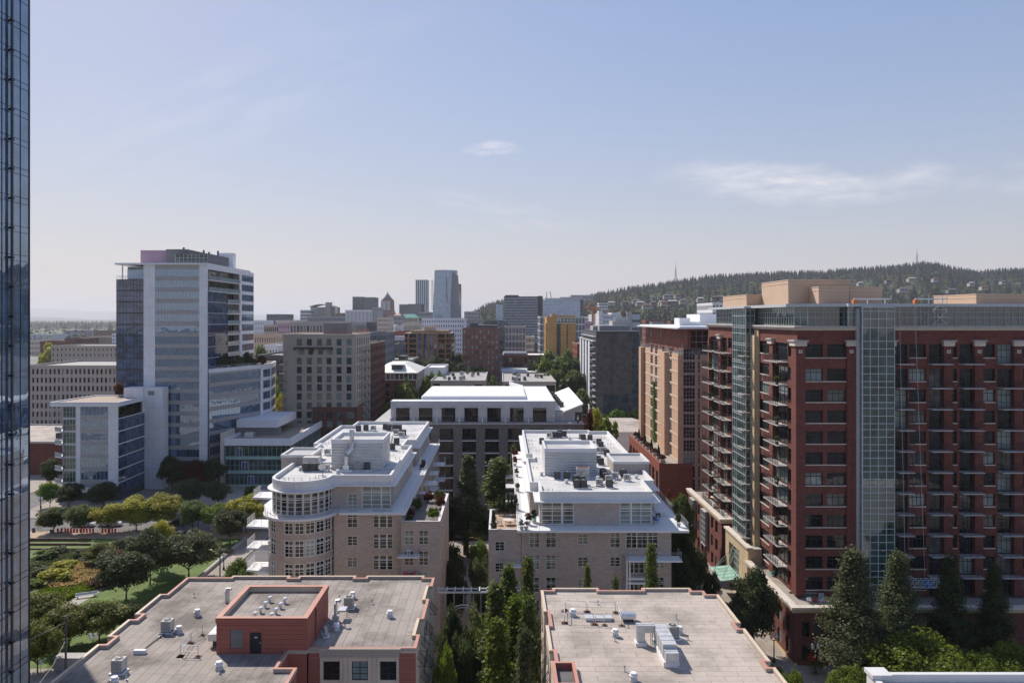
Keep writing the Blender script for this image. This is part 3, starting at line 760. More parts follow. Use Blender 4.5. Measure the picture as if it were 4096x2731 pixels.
for i in range(n):
 a, b = left[i], left[(i + 1) % n]
 f, ln_ = edge_face(a, b)
 if i == 6: wall(w, f, 0, ln_, 0, 18.3, ops, .16, 'cream')
 elif a[0] == b[0] and a[0] > -10 and ln_ > 3.5:
  o2 = [(.7 + k * 2.1, 2.1 + k * 2.1, z, z + 2.0) for k in range(int((ln_ - .5) // 2.1)) for z in (15.1, 11.8, 8.5, 5.2)]
  wall(w, f, 0, ln_, 0, 18.3, o2, .18, 'cream')
  for o_ in o2: window(A, f, o_[0], o_[2], o_[1] - o_[0], 2.0, .18, 2, 3, 'bframe', 'd')
 else: wall(w, f, 0, ln_, 0, 18.3, [], .1, 'redpaint' if i in (0, 1, 2, 3, 4, 5, 8, 12) else 'cream')
for o_ in ops: window(A, fw_, o_[0], o_[2], o_[1] - o_[0], o_[3] - o_[2], .16, 2, 3, 'bframe', 'n', fw=.07)
boards(w, fw_, 0, 1.1, .3, 17.9, .44, 'redpaint'); boards(w, fw_, 8.45, 10, .3, 17.9, .44, 'redpaint')
w.build('wall', A)
w = MB(); w.box(-17, 71.8, 17.55, -9.55, 72.02, 18.32, 'beige'); w.box(-17.1, 71.7, 18.1, -9.45, 72.02, 18.36, 'beige')
for x in (-16.85, -15, -14.65, -14.2, -12.4, -11.95, -11.55, -9.75): w.box(x - .09, 71.9, .3, x + .09, 72.02, 17.55, 'cream')
w.build('cornice', A)
r = MB(); r.poly([(x, y, 18.0) for x, y in inset(left, .2)], 'rolled'); r.build('roof', A)
capm = []
for i in range(n):
 a, b = left[i], left[(i + 1) % n]; proj = (abs(a[0]) in (38, 8.5) and a[0] == b[0]) or (a[1] == b[1] == 92.1)
 capm.append('tancap' if proj else 'redcap')
r = MB(); r.ring(inset(left, -.06), .3, 18.02, 18.36, 'beige', capm); r.build('parapet', A)
for i, yy_ in enumerate((73.6, 77.0, 81.0, 86.4)):                # awning frames down the path side
 x = -8.05
 for z in (16.2, 12.9, 9.6):
  m = MB(); m.tube([(x, yy_ - .8, z + .9), (x + .75, yy_ - .8, z), (x + .75, yy_ + .8, z), (x, yy_ + .8, z + .9)], .04, 'black', 4)
  for k in (-.3, .3): m.tube([(x, yy_ + k, z + .9), (x + .75, yy_ + k, z)], .03, 'black', 4)
  m.tube([(x, yy_ - .8, z + .1), (x + .75, yy_ - .8, z)], .03, 'black', 4)
  m.build('awning_frame', A)
ph = MB(); fs = Face(-26.4, 71.5); fe = Face(-18.05, 71.5, R(90))
louv, door = (1.3, 2.45, 18.55, 20.25), (3.1, 4.15, 18.02, 20.0)
wall(ph, fs, 0, 8.35, 18, 21.3, [louv, door], .12, 'redpaint'); wall(ph, fe, 0, 8.7, 14, 21.3, [], .1, 'redpaint')
wall(ph, Face(-18.05, 80.2, R(180)), 0, 8.35, 18, 21.3, [], .1, 'redpaint'); wall(ph, Face(-26.4, 80.2, R(-90)), 0, 8.7, 18, 21.3, [], .1, 'redpaint')
boards(ph, fs, .05, 8.3, 18.1, 20.85, .43, 'redpaint', [louv, door]); boards(ph, fe, .05, 8.65, 18.4, 20.85, .43, 'redpaint')
for a, b in ((.3, .36), (1.2, 1.27), (2.5, 2.57), (3.0, 3.07), (4.2, 4.27)): ph.box(-26.4 + a, 71.44, 18.1, -26.4 + b, 71.5, 21.3, 'redpaint')
ph.box(-26.46, 71.42, 20.88, -18.0, 71.5, 21.28, 'redpaint'); ph.box(-18.05, 71.4, 20.88, -17.97, 80.26, 21.28, 'redpaint')
ph.build('stair_house', A)
hp = [(-26.4, 71.5), (-18.05, 71.5), (-18.05, 80.2), (-26.4, 80.2)]
m = MB(); m.ring(inset(hp, -.08), .48, 21.25, 21.33, 'redcap'); m.ring(inset(hp, .1), .2, 20.75, 21.27, 'tancap'); m.build('coping', A)
m = MB(); m.poly([(x, y, 20.76) for x, y in inset(hp, .3)], 'rolled'); m.build('stair_house_roof', A)
m = MB(); m.box(-25.1, 71.56, 18.55, -23.95, 71.62, 20.25, 'louver')
for z in lin(18.6, 20.2, 14): m.box(-25.08, 71.5, z, -23.97, 71.57, z + .03, 'louver')
m.build('louvre', A)
m = MB(); m.box(-23.3, 71.56, 18.03, -22.25, 71.6, 20.0, 'black'); d_ = m.build('door', A)
m2 = MB(); m2.box(-22.42, 71.5, 18.95, -22.36, 71.56, 19.1, 'galv'); o_ = m2.build('handle', A); o_.parent = d_
m = MB(); m.box(-22.9, 71.545, 19.45, -22.62, 71.555, 19.56, 'white'); o_ = m.build('notice', A); o_.parent = d_
m = MB(); m.tube([(-17.9, 74.6, 21.2), (-17.9, 74.6, 18.1)], .09, 'redpaint', 8); m.build('downpipe', A)
lo = MB(); q_ = [(-27.5, 66.3), (-18.05, 66.3), (-18.05, 67.85), (-19.75, 67.85), (-19.75, 71.45), (-27.5, 71.45)]
m = MB(); m.ring([(-20.15, 65), (-18.45, 65), (-18.45, 67.5), (-19.98, 67.5), (-19.98, 71.4), (-20.15, 71.4)], .02, 18.3, 18.37, 'redcap')
finish(A)

D = thing('apartment_building', 'foreground apartment block with broad tan roof, guard rails and long metal duct', 'apartment building', (13.6, 72, 0))
dp = [(4.3, 56), (23, 56), (23, 60.3), (23.6, 60.3), (23.6, 67.2), (23, 67.2), (23, 68.4), (23.6, 68.4), (23.6, 75.6), (23, 75.6), (23, 77), (23.6, 77), (23.6, 84.9), (22.3, 84.9), (22.3, 86.0), (21.0, 86.0), (21.0, 86.9), (15.6, 86.9), (15.6, 86.2), (10.7, 86.2), (10.7, 86.9), (5.6, 86.9), (5.6, 86.2), (4.3, 86.2),
      (4.3, 80), (4.7, 80), (4.7, 76.4), (4.3, 76.4), (4.3, 70.6), (4.7, 70.6), (4.7, 68.4), (4.3, 68.4)]
w = MB(); n = len(dp)
for i in range(n):
 a, b = dp[i], dp[(i + 1) % n]; f, ln_ = edge_face(a, b); o2 = []
 if a[0] == b[0] and a[0] < 5 and ln_ > 3.4:
  o2 = [(.7 + k * 2.2, 2.1 + k * 2.2, z, z + 2.0) for k in range(int((ln_ - .5) // 2.2)) for z in (15.2, 11.9, 8.6)]
  for o_ in o2: window(D, f, o_[0], o_[2], 1.4, 2.0, .18, 2, 3, 'bframe', 'd')
 wall(w, f, 0, ln_, 0, 18.6, o2, .18, 'cream')
w.build('wall', D)
r = MB(); r.poly([(x, y, 18.4) for x, y in inset(dp, .2)], 'cap'); r.build('roof', D)
capm = ['tancap' if (dp[i][0] == dp[(i + 1) % n][0] and dp[i][0] in (23.6, 4.3)) or dp[i][1] == dp[(i + 1) % n][1] == 86.9 else 'redcap' for i in range(n)]
r = MB(); r.ring(inset(dp, -.06), .32, 18.42, 18.72, 'beige', capm); r.build('parapet', D)
sh = [(4.4, 63.6), (6.2, 63.6), (6.2, 67.6), (4.4, 67.6)]
r = MB(); r.ring(inset(sh, -.12), .3, 18.42, 19.0, 'redpaint', 'redcap'); r.poly([(x, y, 18.43) for x, y in sh], 'roofdark'); r.build('light_well', D)
for i, (y0, z) in enumerate(((74.2, 15.2), (71.0, 15.2), (78.5, 15.2), (82.3, 15.2))):
 m = MB(); x = 4.25
 m.tube([(x, y0 - .8, z + 1.1), (x - .75, y0 - .8, z), (x - .75, y0 + .8, z), (x, y0 + .8, z + 1.1)], .04, 'black', 4)
 for k in (-.3, .3): m.tube([(x, y0 + k, z + 1.1), (x - .75, y0 + k, z)], .03, 'black', 4)
 m.build('awning_frame', D)
finish(D)

ZA, ZD = 18.0, 18.4
kits('cu', [G(476, 2688, ZA), G(670, 2527, ZA), G(1396, 2430, ZA)], ZA, '# beige air conditioner from the left on the grey roof with red stair house', 'air conditioners on the grey roof', 1.05)
kits('tv', [G(789, 2463, ZA), G(716, 2531, ZA), G(876, 2676, ZA), G(458, 2738, ZA), G(1559, 2468, ZA), G(1345, 2520, ZA), G(1410, 2392, ZA)], ZA, '# white topped round roof vent from the left on the grey rolled roof', 'round vents on the grey roof', 1.0)
kits('vp', [G(640, 2545, ZA), G(688, 2541, ZA), G(877, 2692, ZA), G(776, 2386, ZA), G(1380, 2511, ZA), G(1488, 2415, ZA), G(1357, 2396, ZA), G(505, 2718, ZA)], ZA, '# small vent pipe from the left standing on the grey rolled roof', 'vent pipes on the grey roof')
kits('mv', [G(px, py, 20.76) for px, py in ((1079, 2407), (1061, 2428), (1042, 2450), (1020, 2470), (1139, 2412), (1122, 2432), (1104, 2454), (1086, 2474))], 20.76, '# white mushroom vent from the left on the red stair house roof', 'mushroom vents on the stair house', .9)
kit('sp', *G(1303, 2542, ZA), ZA, 'small wall type condenser in the shade beside the red stair house', None, R(-70), .9)
kits('tv', [G(2291, 2462, ZD), G(2461, 2544, ZD), G(2718, 2533, ZD), G(2534, 2722, ZD)], ZD, '# white topped round vent from the left on the tan roof', 'round vents on the tan roof', 1.0)
kit('cu', *G(2690, 2552, ZD), ZD, 'beige air conditioner beside the long metal duct on the tan roof', None, .1, 1.1)
kits('vp', [G(2705, 2476, ZD), G(2459, 2563, ZD), G(2498, 2684, ZD), G(2752, 2559, ZD), G(2392, 2418, ZD)], ZD, '# small vent pipe from the left standing on the tan roof', 'vent pipes on the tan roof')
def duct(name, label, loc, boxes, mat='galvdull', cat='duct', seams=1.1):
 t = thing(name, label, cat, loc); m = MB()
 for b in boxes:
  m.box(*b, mat)
  n = int(max(1, (b[4] - b[1]) // seams))
  for k in range(1, n + 1):
   y = b[1] + (b[4] - b[1]) * k / (n + 1)
   m.box(b[0] - .03, y - .025, b[2] - .0, b[3] + .03, y + .025, b[5] + .03, mat)
 m.build('duct_body', t); return t
t = duct('roof_duct', 'long box section metal duct lying on the tan roof', (14.5, 70, ZD), [(12.55, 72.3, 18.75, 13.3, 73, 20.3), (13.3, 72.31, 19.6, 14.2, 72.99, 20.28), (14.2, 68.6, 18.9, 15.45, 73.2, 20.1), (14.25, 67.6, 18.9, 15.4, 68.58, 19.75)])
m = MB(); m.box(14.1, 67.8, ZD, 15.5, 73, 18.88, 'white'); m.box(12.4, 72.1, ZD, 13.45, 73.1, 18.74, 'white'); m.build('curb', t)
m = MB(); m.poly([(14.3, 67.58, 18.95), (15.35, 67.58, 18.95), (15.35, 68.62, 19.78), (14.3, 68.62, 19.78)], 'galv'); m.build('hood', t)
m = MB(); m.tube([(13.9, 72.6, ZD), (13.9, 72.6, 19.6)], .04, 'steel'); m.tube([(14.05, 72.6, ZD), (14.05, 72.6, 19.6)], .04, 'steel'); m.build('strut', t)
t = thing('roof_hood', 'ribbed barrel topped metal hood beside the guard rails on the tan roof', 'roof vent', (12.6, 78.3, ZD))
m = MB(); pr = [(math.cos(a), math.sin(a)) for a in lin(0, math.pi, 8)]
for k in range(6):
 x0 = 11.95 + k * .25
 for (a, b), (c, d) in zip(pr, pr[1:]): m.poly([(x0, 78.3 - a * .5, 19.0 + b * .3), (x0 + .23, 78.3 - a * .5, 19.0 + b * .3), (x0 + .23, 78.3 - c * .5, 19.0 + d * .3), (x0, 78.3 - c * .5, 19.0 + d * .3)], 'galv')
m.box(11.96, 77.8, 18.75, 13.4, 78.8, 19.0, 'galv'); m.build('hood', t); m = MB(); m.box(12.2, 77.95, ZD, 13.2, 78.65, 18.75, 'dark'); m.build('curb', t)
t = thing('roof_hatch', 'low flat topped roof hatch inside the guard rails on the tan roof', 'roof hatch', (9.7, 78.6, ZD))
m = MB(); m.box(8.3, 78.1, 18.62, 11.1, 79.1, 18.74, 'galvdull'); m.build('lid', t); m = MB(); m.box(8.4, 78.2, ZD, 11.0, 79.0, 18.62, 'white'); m.build('curb', t)
def guard(p, q, label, group):
 t = thing('guard_rail', label, 'guard rail', p, group); a, b = Vector(p), Vector(q); d = (b - a).normalized(); h = 1.05; up = Vector((0, 0, 1))
 m = MB(); pts = [a, a + up * (h - .12), a + d * .12 + up * h, b - d * .12 + up * h, b + up * (h - .12), b]
 m.tube(pts, .034, 'galv', 6); m.tube([a + up * .5, b + up * .5], .028, 'galv', 6); m.build('rail', t)
 for c in (a, b):
  m = MB(); m.box(c.x - .3, c.y - .3, c.z, c.x + .3, c.y + .3, c.z + .03, 'roofdark'); m.cyl(c.x, c.y, c.z + .03, c.z + .16, .2, 'rustmetal', 9, .13); m.build('rusty_foot', t)
gg = lambda px, py: (*G(px, py, ZD), ZD)
for i, (a, b, w_) in enumerate(((gg(2262, 2440), gg(2345, 2446), 'far left'), (gg(2351, 2446), gg(2462, 2449), 'far right'), (gg(2256, 2444), gg(2258, 2490), 'left end'), (gg(2258, 2492), gg(2374, 2496), 'near left'), (gg(2382, 2498), gg(2418, 2500), 'short near'), (gg(2470, 2452), gg(2486, 2502), 'right end'))):
 guard(a, b, f'{w_} galvanised guard rail of the pen around the hatch on the tan roof', 'guard rails on the tan roof')
gg = lambda px, py: (*G(px, py, ZA), ZA)
for a, b, w_ in ((gg(722, 2624), gg(760, 2570), 'left'), (gg(766, 2572), gg(810, 2540), 'back'), (gg(722, 2624), gg(792, 2626), 'front')):
 guard(a, b, f'{w_} guard rail by the duct on the grey roof', 'guard rails on the grey roof')
t = duct('roof_duct', 'sloping metal duct along the left side of the red stair house', (-27, 75, ZA), [(-27.75, 73.0, 18.55, -26.5, 79.5, 19.2)], 'galv')
m = MB(); m.box(-27.4, 73.3, ZA, -26.7, 73.9, 18.55, 'dark'); m.box(-27.4, 77.4, ZA, -26.7, 78, 18.55, 'dark'); m.build('support', t)
m = MB(); m.poly([(-27.75, 72.98, 18.55), (-26.5, 72.98, 18.55), (-26.5, 73.2, 19.22), (-27.75, 73.2, 19.22)], 'galvdull'); m.build('hood', t)
t = thing('gooseneck_flue', 'pair of bent metal flues behind the red stair house on the grey roof', 'flue', (*G(904, 2410, ZA), ZA))
x, y, z = t['o']
for k in (0, .28):
 m = MB(); m.tube([(x + k, y, z), (x + k, y, z + 1.3), (x + k + .06, y, z + 1.5), (x + k + .25, y, z + 1.55), (x + k + .3, y, z + 1.4)], .13, 'galv', 9); m.build('pipe', t)
t = thing('gooseneck_flue', 'tall bent exhaust flue standing right of the red stair house', 'flue', (*G(1343, 2488, ZA), ZA))
x, y, z = t['o']; m = MB(); m.tube([(x, y, z + .5), (x, y, z + 1.9), (x + .1, y, z + 2.2), (x + .35, y, z + 2.25), (x + .45, y, z + 2.05)], .17, 'galv', 10); m.build('pipe', t)
m = MB(); m.box(x - .3, y - .3, z, x + .3, y + .3, z + .7, 'galvdull'); m.build('fan_box', t)
m = MB(); m.box(x + .1, y + .4, z + .9, x + .9, y + 1.6, z + 1.05, 'galv'); m.box(x + .15, y + .45, z, x + .2, y + .5, z + .9, 'steel'); m.box(x + .8, y + 1.5, z, x + .85, y + 1.55, z + .9, 'steel'); m.build('shelf', t)
t = thing('roof_skylight', 'small white skylight curb left of the grey roof gooseneck flues', 'skylight', (*G(560, 2612, ZA), ZA))
x, y, z = t['o']; m = MB(); m.box(x - .55, y - .2, z, x + .55, y + .2, z + .35, 'white'); m.build('curb', t)
# ---------------------------------------------------------------- the two white roofed apartment blocks either side of the garden path
def arc(cx, cy, r, a0, a1, n): return [(cx + r * math.cos(R(a0 + (a1 - a0) * i / n)), cy + r * math.sin(R(a0 + (a1 - a0) * i / n))) for i in range(n + 1)]
B = thing('apartment_building', 'tan brick apartment block with round bow front and white roof beside the park', 'apartment building', (-24, 135, 0))
ZB = 22.0                                                          # terrace level
cx, cy = -28.1, 109.0
low = arc(cx, cy, 4.6, 180, 360, 10) + [(-23.5, 108), (-14, 108), (-14, 166), (-33.6, 166), (-33.6, 112), (-32.7, 112)]
w = MB(); n = len(low)
def zB(py): return H - (py - CY) * 108 / F
rows = [(zB(2109), zB(2042)), (zB(2182), zB(2144)), (zB(2267), zB(2229)), (zB(2352), zB(2314)), (zB(2437), zB(2399)), (zB(2522), zB(2484))]
frow = [zB(p) for p in (2118, 2206, 2296, 2383, 2470, 2560)]
for i in range(n):
 a, b = low[i], low[(i + 1) % n]; f, ln_ = edge_face(a, b); ops = []
 if i < 10:
  if i not in (0, 3):
   for fz in frow:
    ops.append((.1, ln_ - .1, fz + .3, fz + 2.55)); window(B, f, .1, fz + .3, ln_ - .2, 2.25, .1, 2, 4, 'wframe', 'b', tr=(.68,), fw=.08)
 elif i == 11:
  for k, fz in enumerate(frow):
   z0, z1 = rows[k]; tall = k == 0
   ops.append((1.9, 3.25, z0, z1)); window(B, f, 1.9, z0, 1.35, z1 - z0, .16, 2, 4 if tall else 3, 'wframe', 'b', tr=(.6,) if tall else None)
   zt = z1 if tall else z1 + .28
   ops.append((5.5, 8.2, z0 - .4 if not tall else z0, zt)); window(B, f, 5.5, z0 - .4 if not tall else z0, 2.7, zt - (z0 - .4 if not tall else z0), .16, 3, 4, 'wframe', 'b', tr=(.68,), thick=(.29, .71))
 elif i == 12:
  for fz in frow:
   for k in range(7):
    u = 8 + k * 7; ops.append((u, u + 2.4, fz + .1, fz + 2.4)); window(B, f, u, fz + .1, 2.4, 2.3, .16, 3, 3, 'wframe', 'n')
 wall(w, f, 0, ln_, 0, ZB - .3, ops, .16, 'tanbrick')
w.build('wall', B)
wing = [(-14, 107), (-8.6, 107), (-8.6, 124), (-14, 124)]
w = MB(); f = Face(-14, 107)
def zW(py): return H - (py - CY) * 107 / F
ops = []
for z0, z1 in [(zW(2177), zW(2121)), (zW(2260), zW(2203)), (zW(2344), zW(2287)), (zW(2430), zW(2373))]:
 for u0, u1 in ((.45, 1.75), (2.45, 3.75)):
  ops.append((u0, u1, z0, z1)); window(B, f, u0, z0, u1 - u0, z1 - z0, .16, 2, 4, 'wframe', 'b', tr=(.6,))
wall(w, f, 0, 5.4, 0, 20.2, ops, .16, 'tanbrick')
fe = Face(-8.6, 107, R(90)); ops = []
for z0 in (17.5, 14.4, 11.3, 8.2):
 for u in (2.5, 7, 11.5): ops.append((u, u + 1.5, z0, z0 + 1.8)); window(B, fe, u, z0, 1.5, 1.8, .16, 2, 3, 'wframe', 'n')
wall(w, fe, 0, 17, 0, 20.2, ops, .16, 'tanbrick'); wall(w, Face(-8.6, 124, R(180)), 0, 5.4, 0, 20.2, [], .1, 'tanbrick')
w.build('side_wing', B)
m = MB(); m.ring(wing, .35, 20.2, 20.92, 'tanbrick', 'whitecap'); m.build('wing_parapet', B)
m = MB(); m.poly([(x, y, 20.2) for x, y in inset(wing, .3)], 'soil'); m.build('wing_terrace', B)
slab = arc(cx, cy - .2, 5.25, 184, 352, 18) + [(-22.6, 107.2), (-13.4, 107.2), (-13.4, 166.4), (-34.4, 166.4), (-34.4, 112)]
m = MB(); m.prism(slab, ZB - .3, ZB, 'whitecap', 'white'); m.build('terrace_slab', B)
rl = [(x, y, ZB) for x, y in inset(slab, .12)[0:23]]
railing(rl[:19] + rl[19:22], 1.05, 'gframe', 5, .018, 1.4).build('terrace_railing', B)
up = arc(cx, cy, 4.1, 180, 360, 12) + [(-23.9, 109.4), (-15.7, 109.4), (-15.7, 135), (-17.3, 135), (-17.3, 141), (-15.7, 141), (-15.7, 166), (-31, 166), (-31, 160), (-33.4, 160), (-33.4, 137), (-32.2, 137), (-32.2, 112)]
w = MB(); n = len(up); ZE = 25.3
for i in range(n):
 a, b = up[i], up[(i + 1) % n]; f, ln_ = edge_face(a, b); ops = []
 if 0 < i < 12:
  ops = [(.04, ln_ - .04, ZB + .15, ZE - .15)]; window(B, f, .04, ZB + .15, ln_ - .08, ZE - ZB - .3, .08, 1, 5, 'wframe', 'b', tr=(.72,), fw=.09)
 elif i == 13:
  ops = [(2.05, 3.4, ZB + .05, ZB + 2.15), (4.05, 8.1, ZB + .05, ZE - .1)]
  window(B, f, 2.05, ZB + .05, 1.35, 2.1, .12, 2, 4, 'wframe', 'c'); window(B, f, 4.05, ZB + .05, 4.05, ZE - ZB - .15, .1, 3, 5, 'wframe', 'c', tr=(.72,), thick=(.68,), fw=.09)
 elif a[0] == b[0] == -15.7:
  k = 0; u = .15
  while u < ln_ - 2.6:
   big = k == 0; ww = 2.4 if big else 1.1
   ops.append((u, u + ww, ZB + .1, ZE - (.1 if big else .6))); window(B, f, u, ZB + .1, ww, ZE - ZB - (.2 if big else .7), .12, 3 if big else 2, 4, 'wframe', 'n')
   u += 3.4 if not big else 4.2; k += 1
 wall(w, f, 0, ln_, ZB, ZE, ops, .14, 'tanbrick2')
w.build('upper_wall', B)
eave = arc(cx, cy, 4.75, 182, 352, 18) + [(-23.2, 108.8), (-15.0, 108.8), (-15.0, 135.6), (-16.6, 135.6), (-16.6, 140.4), (-15.0, 140.4), (-15, 166.6), (-31.6, 166.6), (-31.6, 160.6), (-34, 160.6), (-34, 136.4), (-32.8, 136.4), (-32.8, 112)]
m = MB(); m.prism(eave, ZE, ZE + .16, 'whitecap'); m.build('eave', B)
m = MB(); m.ring(up, .35, ZE + .16, 26.8, 'fascia', 'whitecap'); m.build('parapet', B)
m = MB(); m.poly([(x, y, 26.2) for x, y in inset(up, .3)], 'membrane'); m.build('roof', B)
def penthouse(t, x0, x1, y0, y1, z0, z1, name='plant_room'):
 q = [(x0, y0), (x1, y0), (x1, y1), (x0, y1)]
 m = MB()
 for i in range(4): f, ln_ = edge_face(q[i], q[(i + 1) % 4]); wall(m, f, 0, ln_, z0, z1 - .12, [], .1, 'corr')
 p = m.build(name, t)
 m = MB(); m.ring(inset(q, -.05), .3, z1 - .6, z1, 'white', 'whitecap'); m.poly([(x, y, z1 - .55) for x, y in inset(q, .2)], 'membrane'); o = m.build('roof', t); o.parent = p
penthouse(B, -25.6, -17.9, 116, 123.4, 26.2, 30.8)
def stairbox(t, x0, x1, y0, y1, z0, z1):
 q = [(x0, y0), (x1, y0), (x1, y1), (x0, y1)]; m = MB()
 for i in range(4): f, ln_ = edge_face(q[i], q[(i + 1) % 4]); wall(m, f, 0, ln_, z0, z1 - .3, [], .1, 'tanbrick2')
 p = m.build('lift_house', t); m = MB(); m.ring(inset(q, -.08), .3, z1 - .4, z1, 'whitecap'); m.poly([(x, y, z1 - .35) for x, y in inset(q, .2)], 'louver'); o = m.build('roof', t); o.parent = p
stairbox(B, -34.1, -29.4, 119.4, 126, 22, 27.9)
for k, fz in enumerate(frow[0:4] + [ZB + .05]):                   # white balconies on the park side
 y0 = (109.5, 109.5, 109.5, 109.5, 116)[k]; z = fz; x1 = -33.0 if k < 4 else -34.2
 m = MB(); m.prism([(x1 - 3.4, y0 + .6), (x1, y0), (x1, y0 + 4.2), (x1 - 3.4, y0 + 4.2)], z - .3, z - .05, 'white')
 s = m.build('balcony', B)
 o = railing([(x1 - .1, y0 + .1, z - .05), (x1 - 3.3, y0 + .7, z - .05), (x1 - 3.3, y0 + 4.1, z - .05)], 1.05, 'white', 7, .018, 1.0).build('railing', B); o.parent = s
for fz in frow[1:4]:                                              # small balconies on the side wing
 m = MB(); m.box(-14.3, 105.6, fz - .15, -11.4, 107, fz, 'white'); s = m.build('balcony', B)
 o = railing([(-14.2, 107, fz), (-14.2, 105.7, fz), (-11.5, 105.7, fz), (-11.5, 107, fz)], 1.0, 'steel', 5, .016, .7).build('railing', B); o.parent = s
for j, y in enumerate((128, 137, 146, 155)):                       # balconies along the garden path side
 for fz in frow[:4]:
  m = MB(); m.box(-14, y, fz - .2, -11.6 if j % 2 else -12.2, y + 3.6, fz, 'white'); s = m.build('balcony', B)
  x2 = -11.65 if j % 2 else -12.25
  o = railing([(-14, y + .05, fz), (x2, y + .05, fz), (x2, y + 3.55, fz), (-14, y + 3.55, fz)], 1.05, 'steel', 5, .016, .8).build('railing', B); o.parent = s
finish(B)

C = thing('apartment_building', 'tan brick apartment block with square front terrace and white roof right of the garden path', 'apartment building', (12.5, 135, 0))
YC = 105.6; ZC = 20.3
def zC(py): return H - (py - CY) * YC / F
xC = lambda px: P(px, YC)
low = [(2.6, YC), (23, YC), (23, 166), (2.6, 166)]
w = MB(); f = Face(2.6, YC); ops = []
def addw(px0, px1, py0, py1, nx, nz, tr=None, pane='n', thick=None):
 u0, u1, z0, z1 = xC(px0) - 2.6, xC(px1) - 2.6, zC(py1), zC(py0)
 ops.append((u0, u1, z0, z1)); window(C, f, u0, z0, u1 - u0, z1 - z0, .16, nx, nz, 'wframe', pane, tr=tr, thick=thick)
for k, py in enumerate((2120, 2218, 2308, 2398, 2488)):
 hh = 70 if k == 0 else 60
 for a, b in ((2117, 2157), (2184, 2224)): addw(a, b, py, py + hh, 2, 4, (.62,))
 addw(2311, 2352, py + (15 if k == 0 else 9), py + (56 if k == 0 else 48), 2, 3)
 addw(2440, 2480, py if k == 0 else py + 9, py + (70 if k == 0 else 48), 2, 4 if k == 0 else 3, (.62,) if k == 0 else None, 'b')
 if k == 0: addw(2505, 2590, py, py + 72, 4, 4, (.66,), 'b', (.5,)); addw(2592, 2632, py, py + 72, 2, 4, (.66,), 'b')
 else: addw(2516, 2596, py + 2, py + 74, 4, 4, (.7,), 'b', (.25, .75)); addw(2618, 2657, py, py + 55, 2, 4, (.62,))
wall(w, f, 0, 20.4, 0, ZC - .3, ops, .16, 'tanbrick')
fw = Face(2.6, 166, R(-90)); ops = []
for fz in (17, 13.9, 10.8):
 for k in range(8): u = 3 + k * 6.6; ops.append((u, u + 2.2, fz, fz + 2.3)); window(C, fw, u, fz, 2.2, 2.3, .16, 3, 3, 'wframe', 'n')
wall(w, fw, 0, 60.4, 0, ZC - .3, ops, .16, 'tanbrick'); wall(w, Face(23, YC, R(90)), 0, 60.4, 0, ZC - .3, [], .1, 'tanbrick'); wall(w, Face(23, 166, R(180)), 0, 20.4, 0, ZC - .3, [], .1, 'tanbrick')
w.build('wall', C)
wing = [(-1.9, YC + .15), (2.58, YC + .15), (2.58, 117), (-1.9, 117)]
w = MB(); f2 = Face(-1.9, YC + .15); ops = []
for py in (2167, 2252, 2335, 2420):
 u0 = P(1980, YC) + 1.9; ops.append((u0, u0 + 1.28, zC(py + 37), zC(py))); window(C, f2, u0, zC(py + 37), 1.28, 37 * YC / F, .14, 2, 3, 'wframe', 'b')
wall(w, f2, 0, 4.48, 0, 19.5, ops, .16, 'tanbrick');
for i in (1, 2, 3): ff, ln_ = edge_face(wing[i], wing[(i + 1) % 4]); wall(w, ff, 0, ln_, 0, 19.5, [], .1, 'tanbrick')
w.build('side_wing', C)
m = MB(); m.ring(wing, .3, 19.5, 20.12, 'tanbrick', 'whitecap'); m.build('wing_parapet', C)
m = MB(); m.poly([(x, y, 19.5) for x, y in inset(wing, .25)], 'paver'); m.build('wing_terrace', C)
for py in (2255, 2345):
 z = zC(py); m = MB(); m.box(.1, YC - 1.2, z - .15, 2.55, YC + .14, z, 'white'); s = m.build('balcony', C)
 o = railing([(.15, YC, z), (.15, YC - 1.15, z), (2.5, YC - 1.15, z)], 1.0, 'steel', 6, .016, .7).build('railing', C); o.parent = s
slab = [(2.0, YC - 1.1), (25.2, YC - 1.1), (25.2, 128), (23.6, 128), (23.6, 166.3), (2.0, 166.3)]
m = MB(); m.prism(slab, ZC - .3, ZC, 'whitecap', 'white'); m.build('terrace_slab', C)
railing([(2.1, 160, ZC), (2.1, YC - 1, ZC), (25.1, YC - 1, ZC), (25.1, 127.9, ZC)], 1.05, 'gframe', 5, .018, 1.45).build('terrace_railing', C)
up = [(5.2, 107.2), (20.8, 107.2), (20.8, 114.6), (22.4, 114.6), (22.4, 164.5), (18.5, 164.5), (18.5, 166), (4.2, 166), (4.2, 137), (5.3, 137), (5.3, 133), (4.0, 133), (4.0, 113.4), (5.2, 113.4)]
w = MB(); n = len(up); ZE = 23.55
for i in range(n):
 a, b = up[i], up[(i + 1) % n]; f, ln_ = edge_face(a, b); ops = []
 if i == 0:
  for u0, u1, th in ((.2, 4.65, .63), (11.0, 15.4, .37)):
   ops.append((u0, u1, ZC + .1, ZE - .05)); window(C, f, u0, ZC + .1, u1 - u0, ZE - ZC - .15, .1, 3, 5, 'wframe', 'c', tr=(.72,), thick=(th,), fw=.1)
 elif a[0] == b[0] and a[0] > 20: ops = []
 elif a[0] == b[0] and ln_ > 10:
  k = int(ln_ // 5)
  for j in range(k): u = 1.5 + j * 5; ops.append((u, u + 1.6, ZC + .1, ZC + 2.4)); window(C, f, u, ZC + .1, 1.6, 2.3, .14, 2, 4, 'wframe', 'n')
 wall(w, f, 0, ln_, ZC, ZE, ops, .14, 'tanbrick2')
w.build('upper_wall', C)
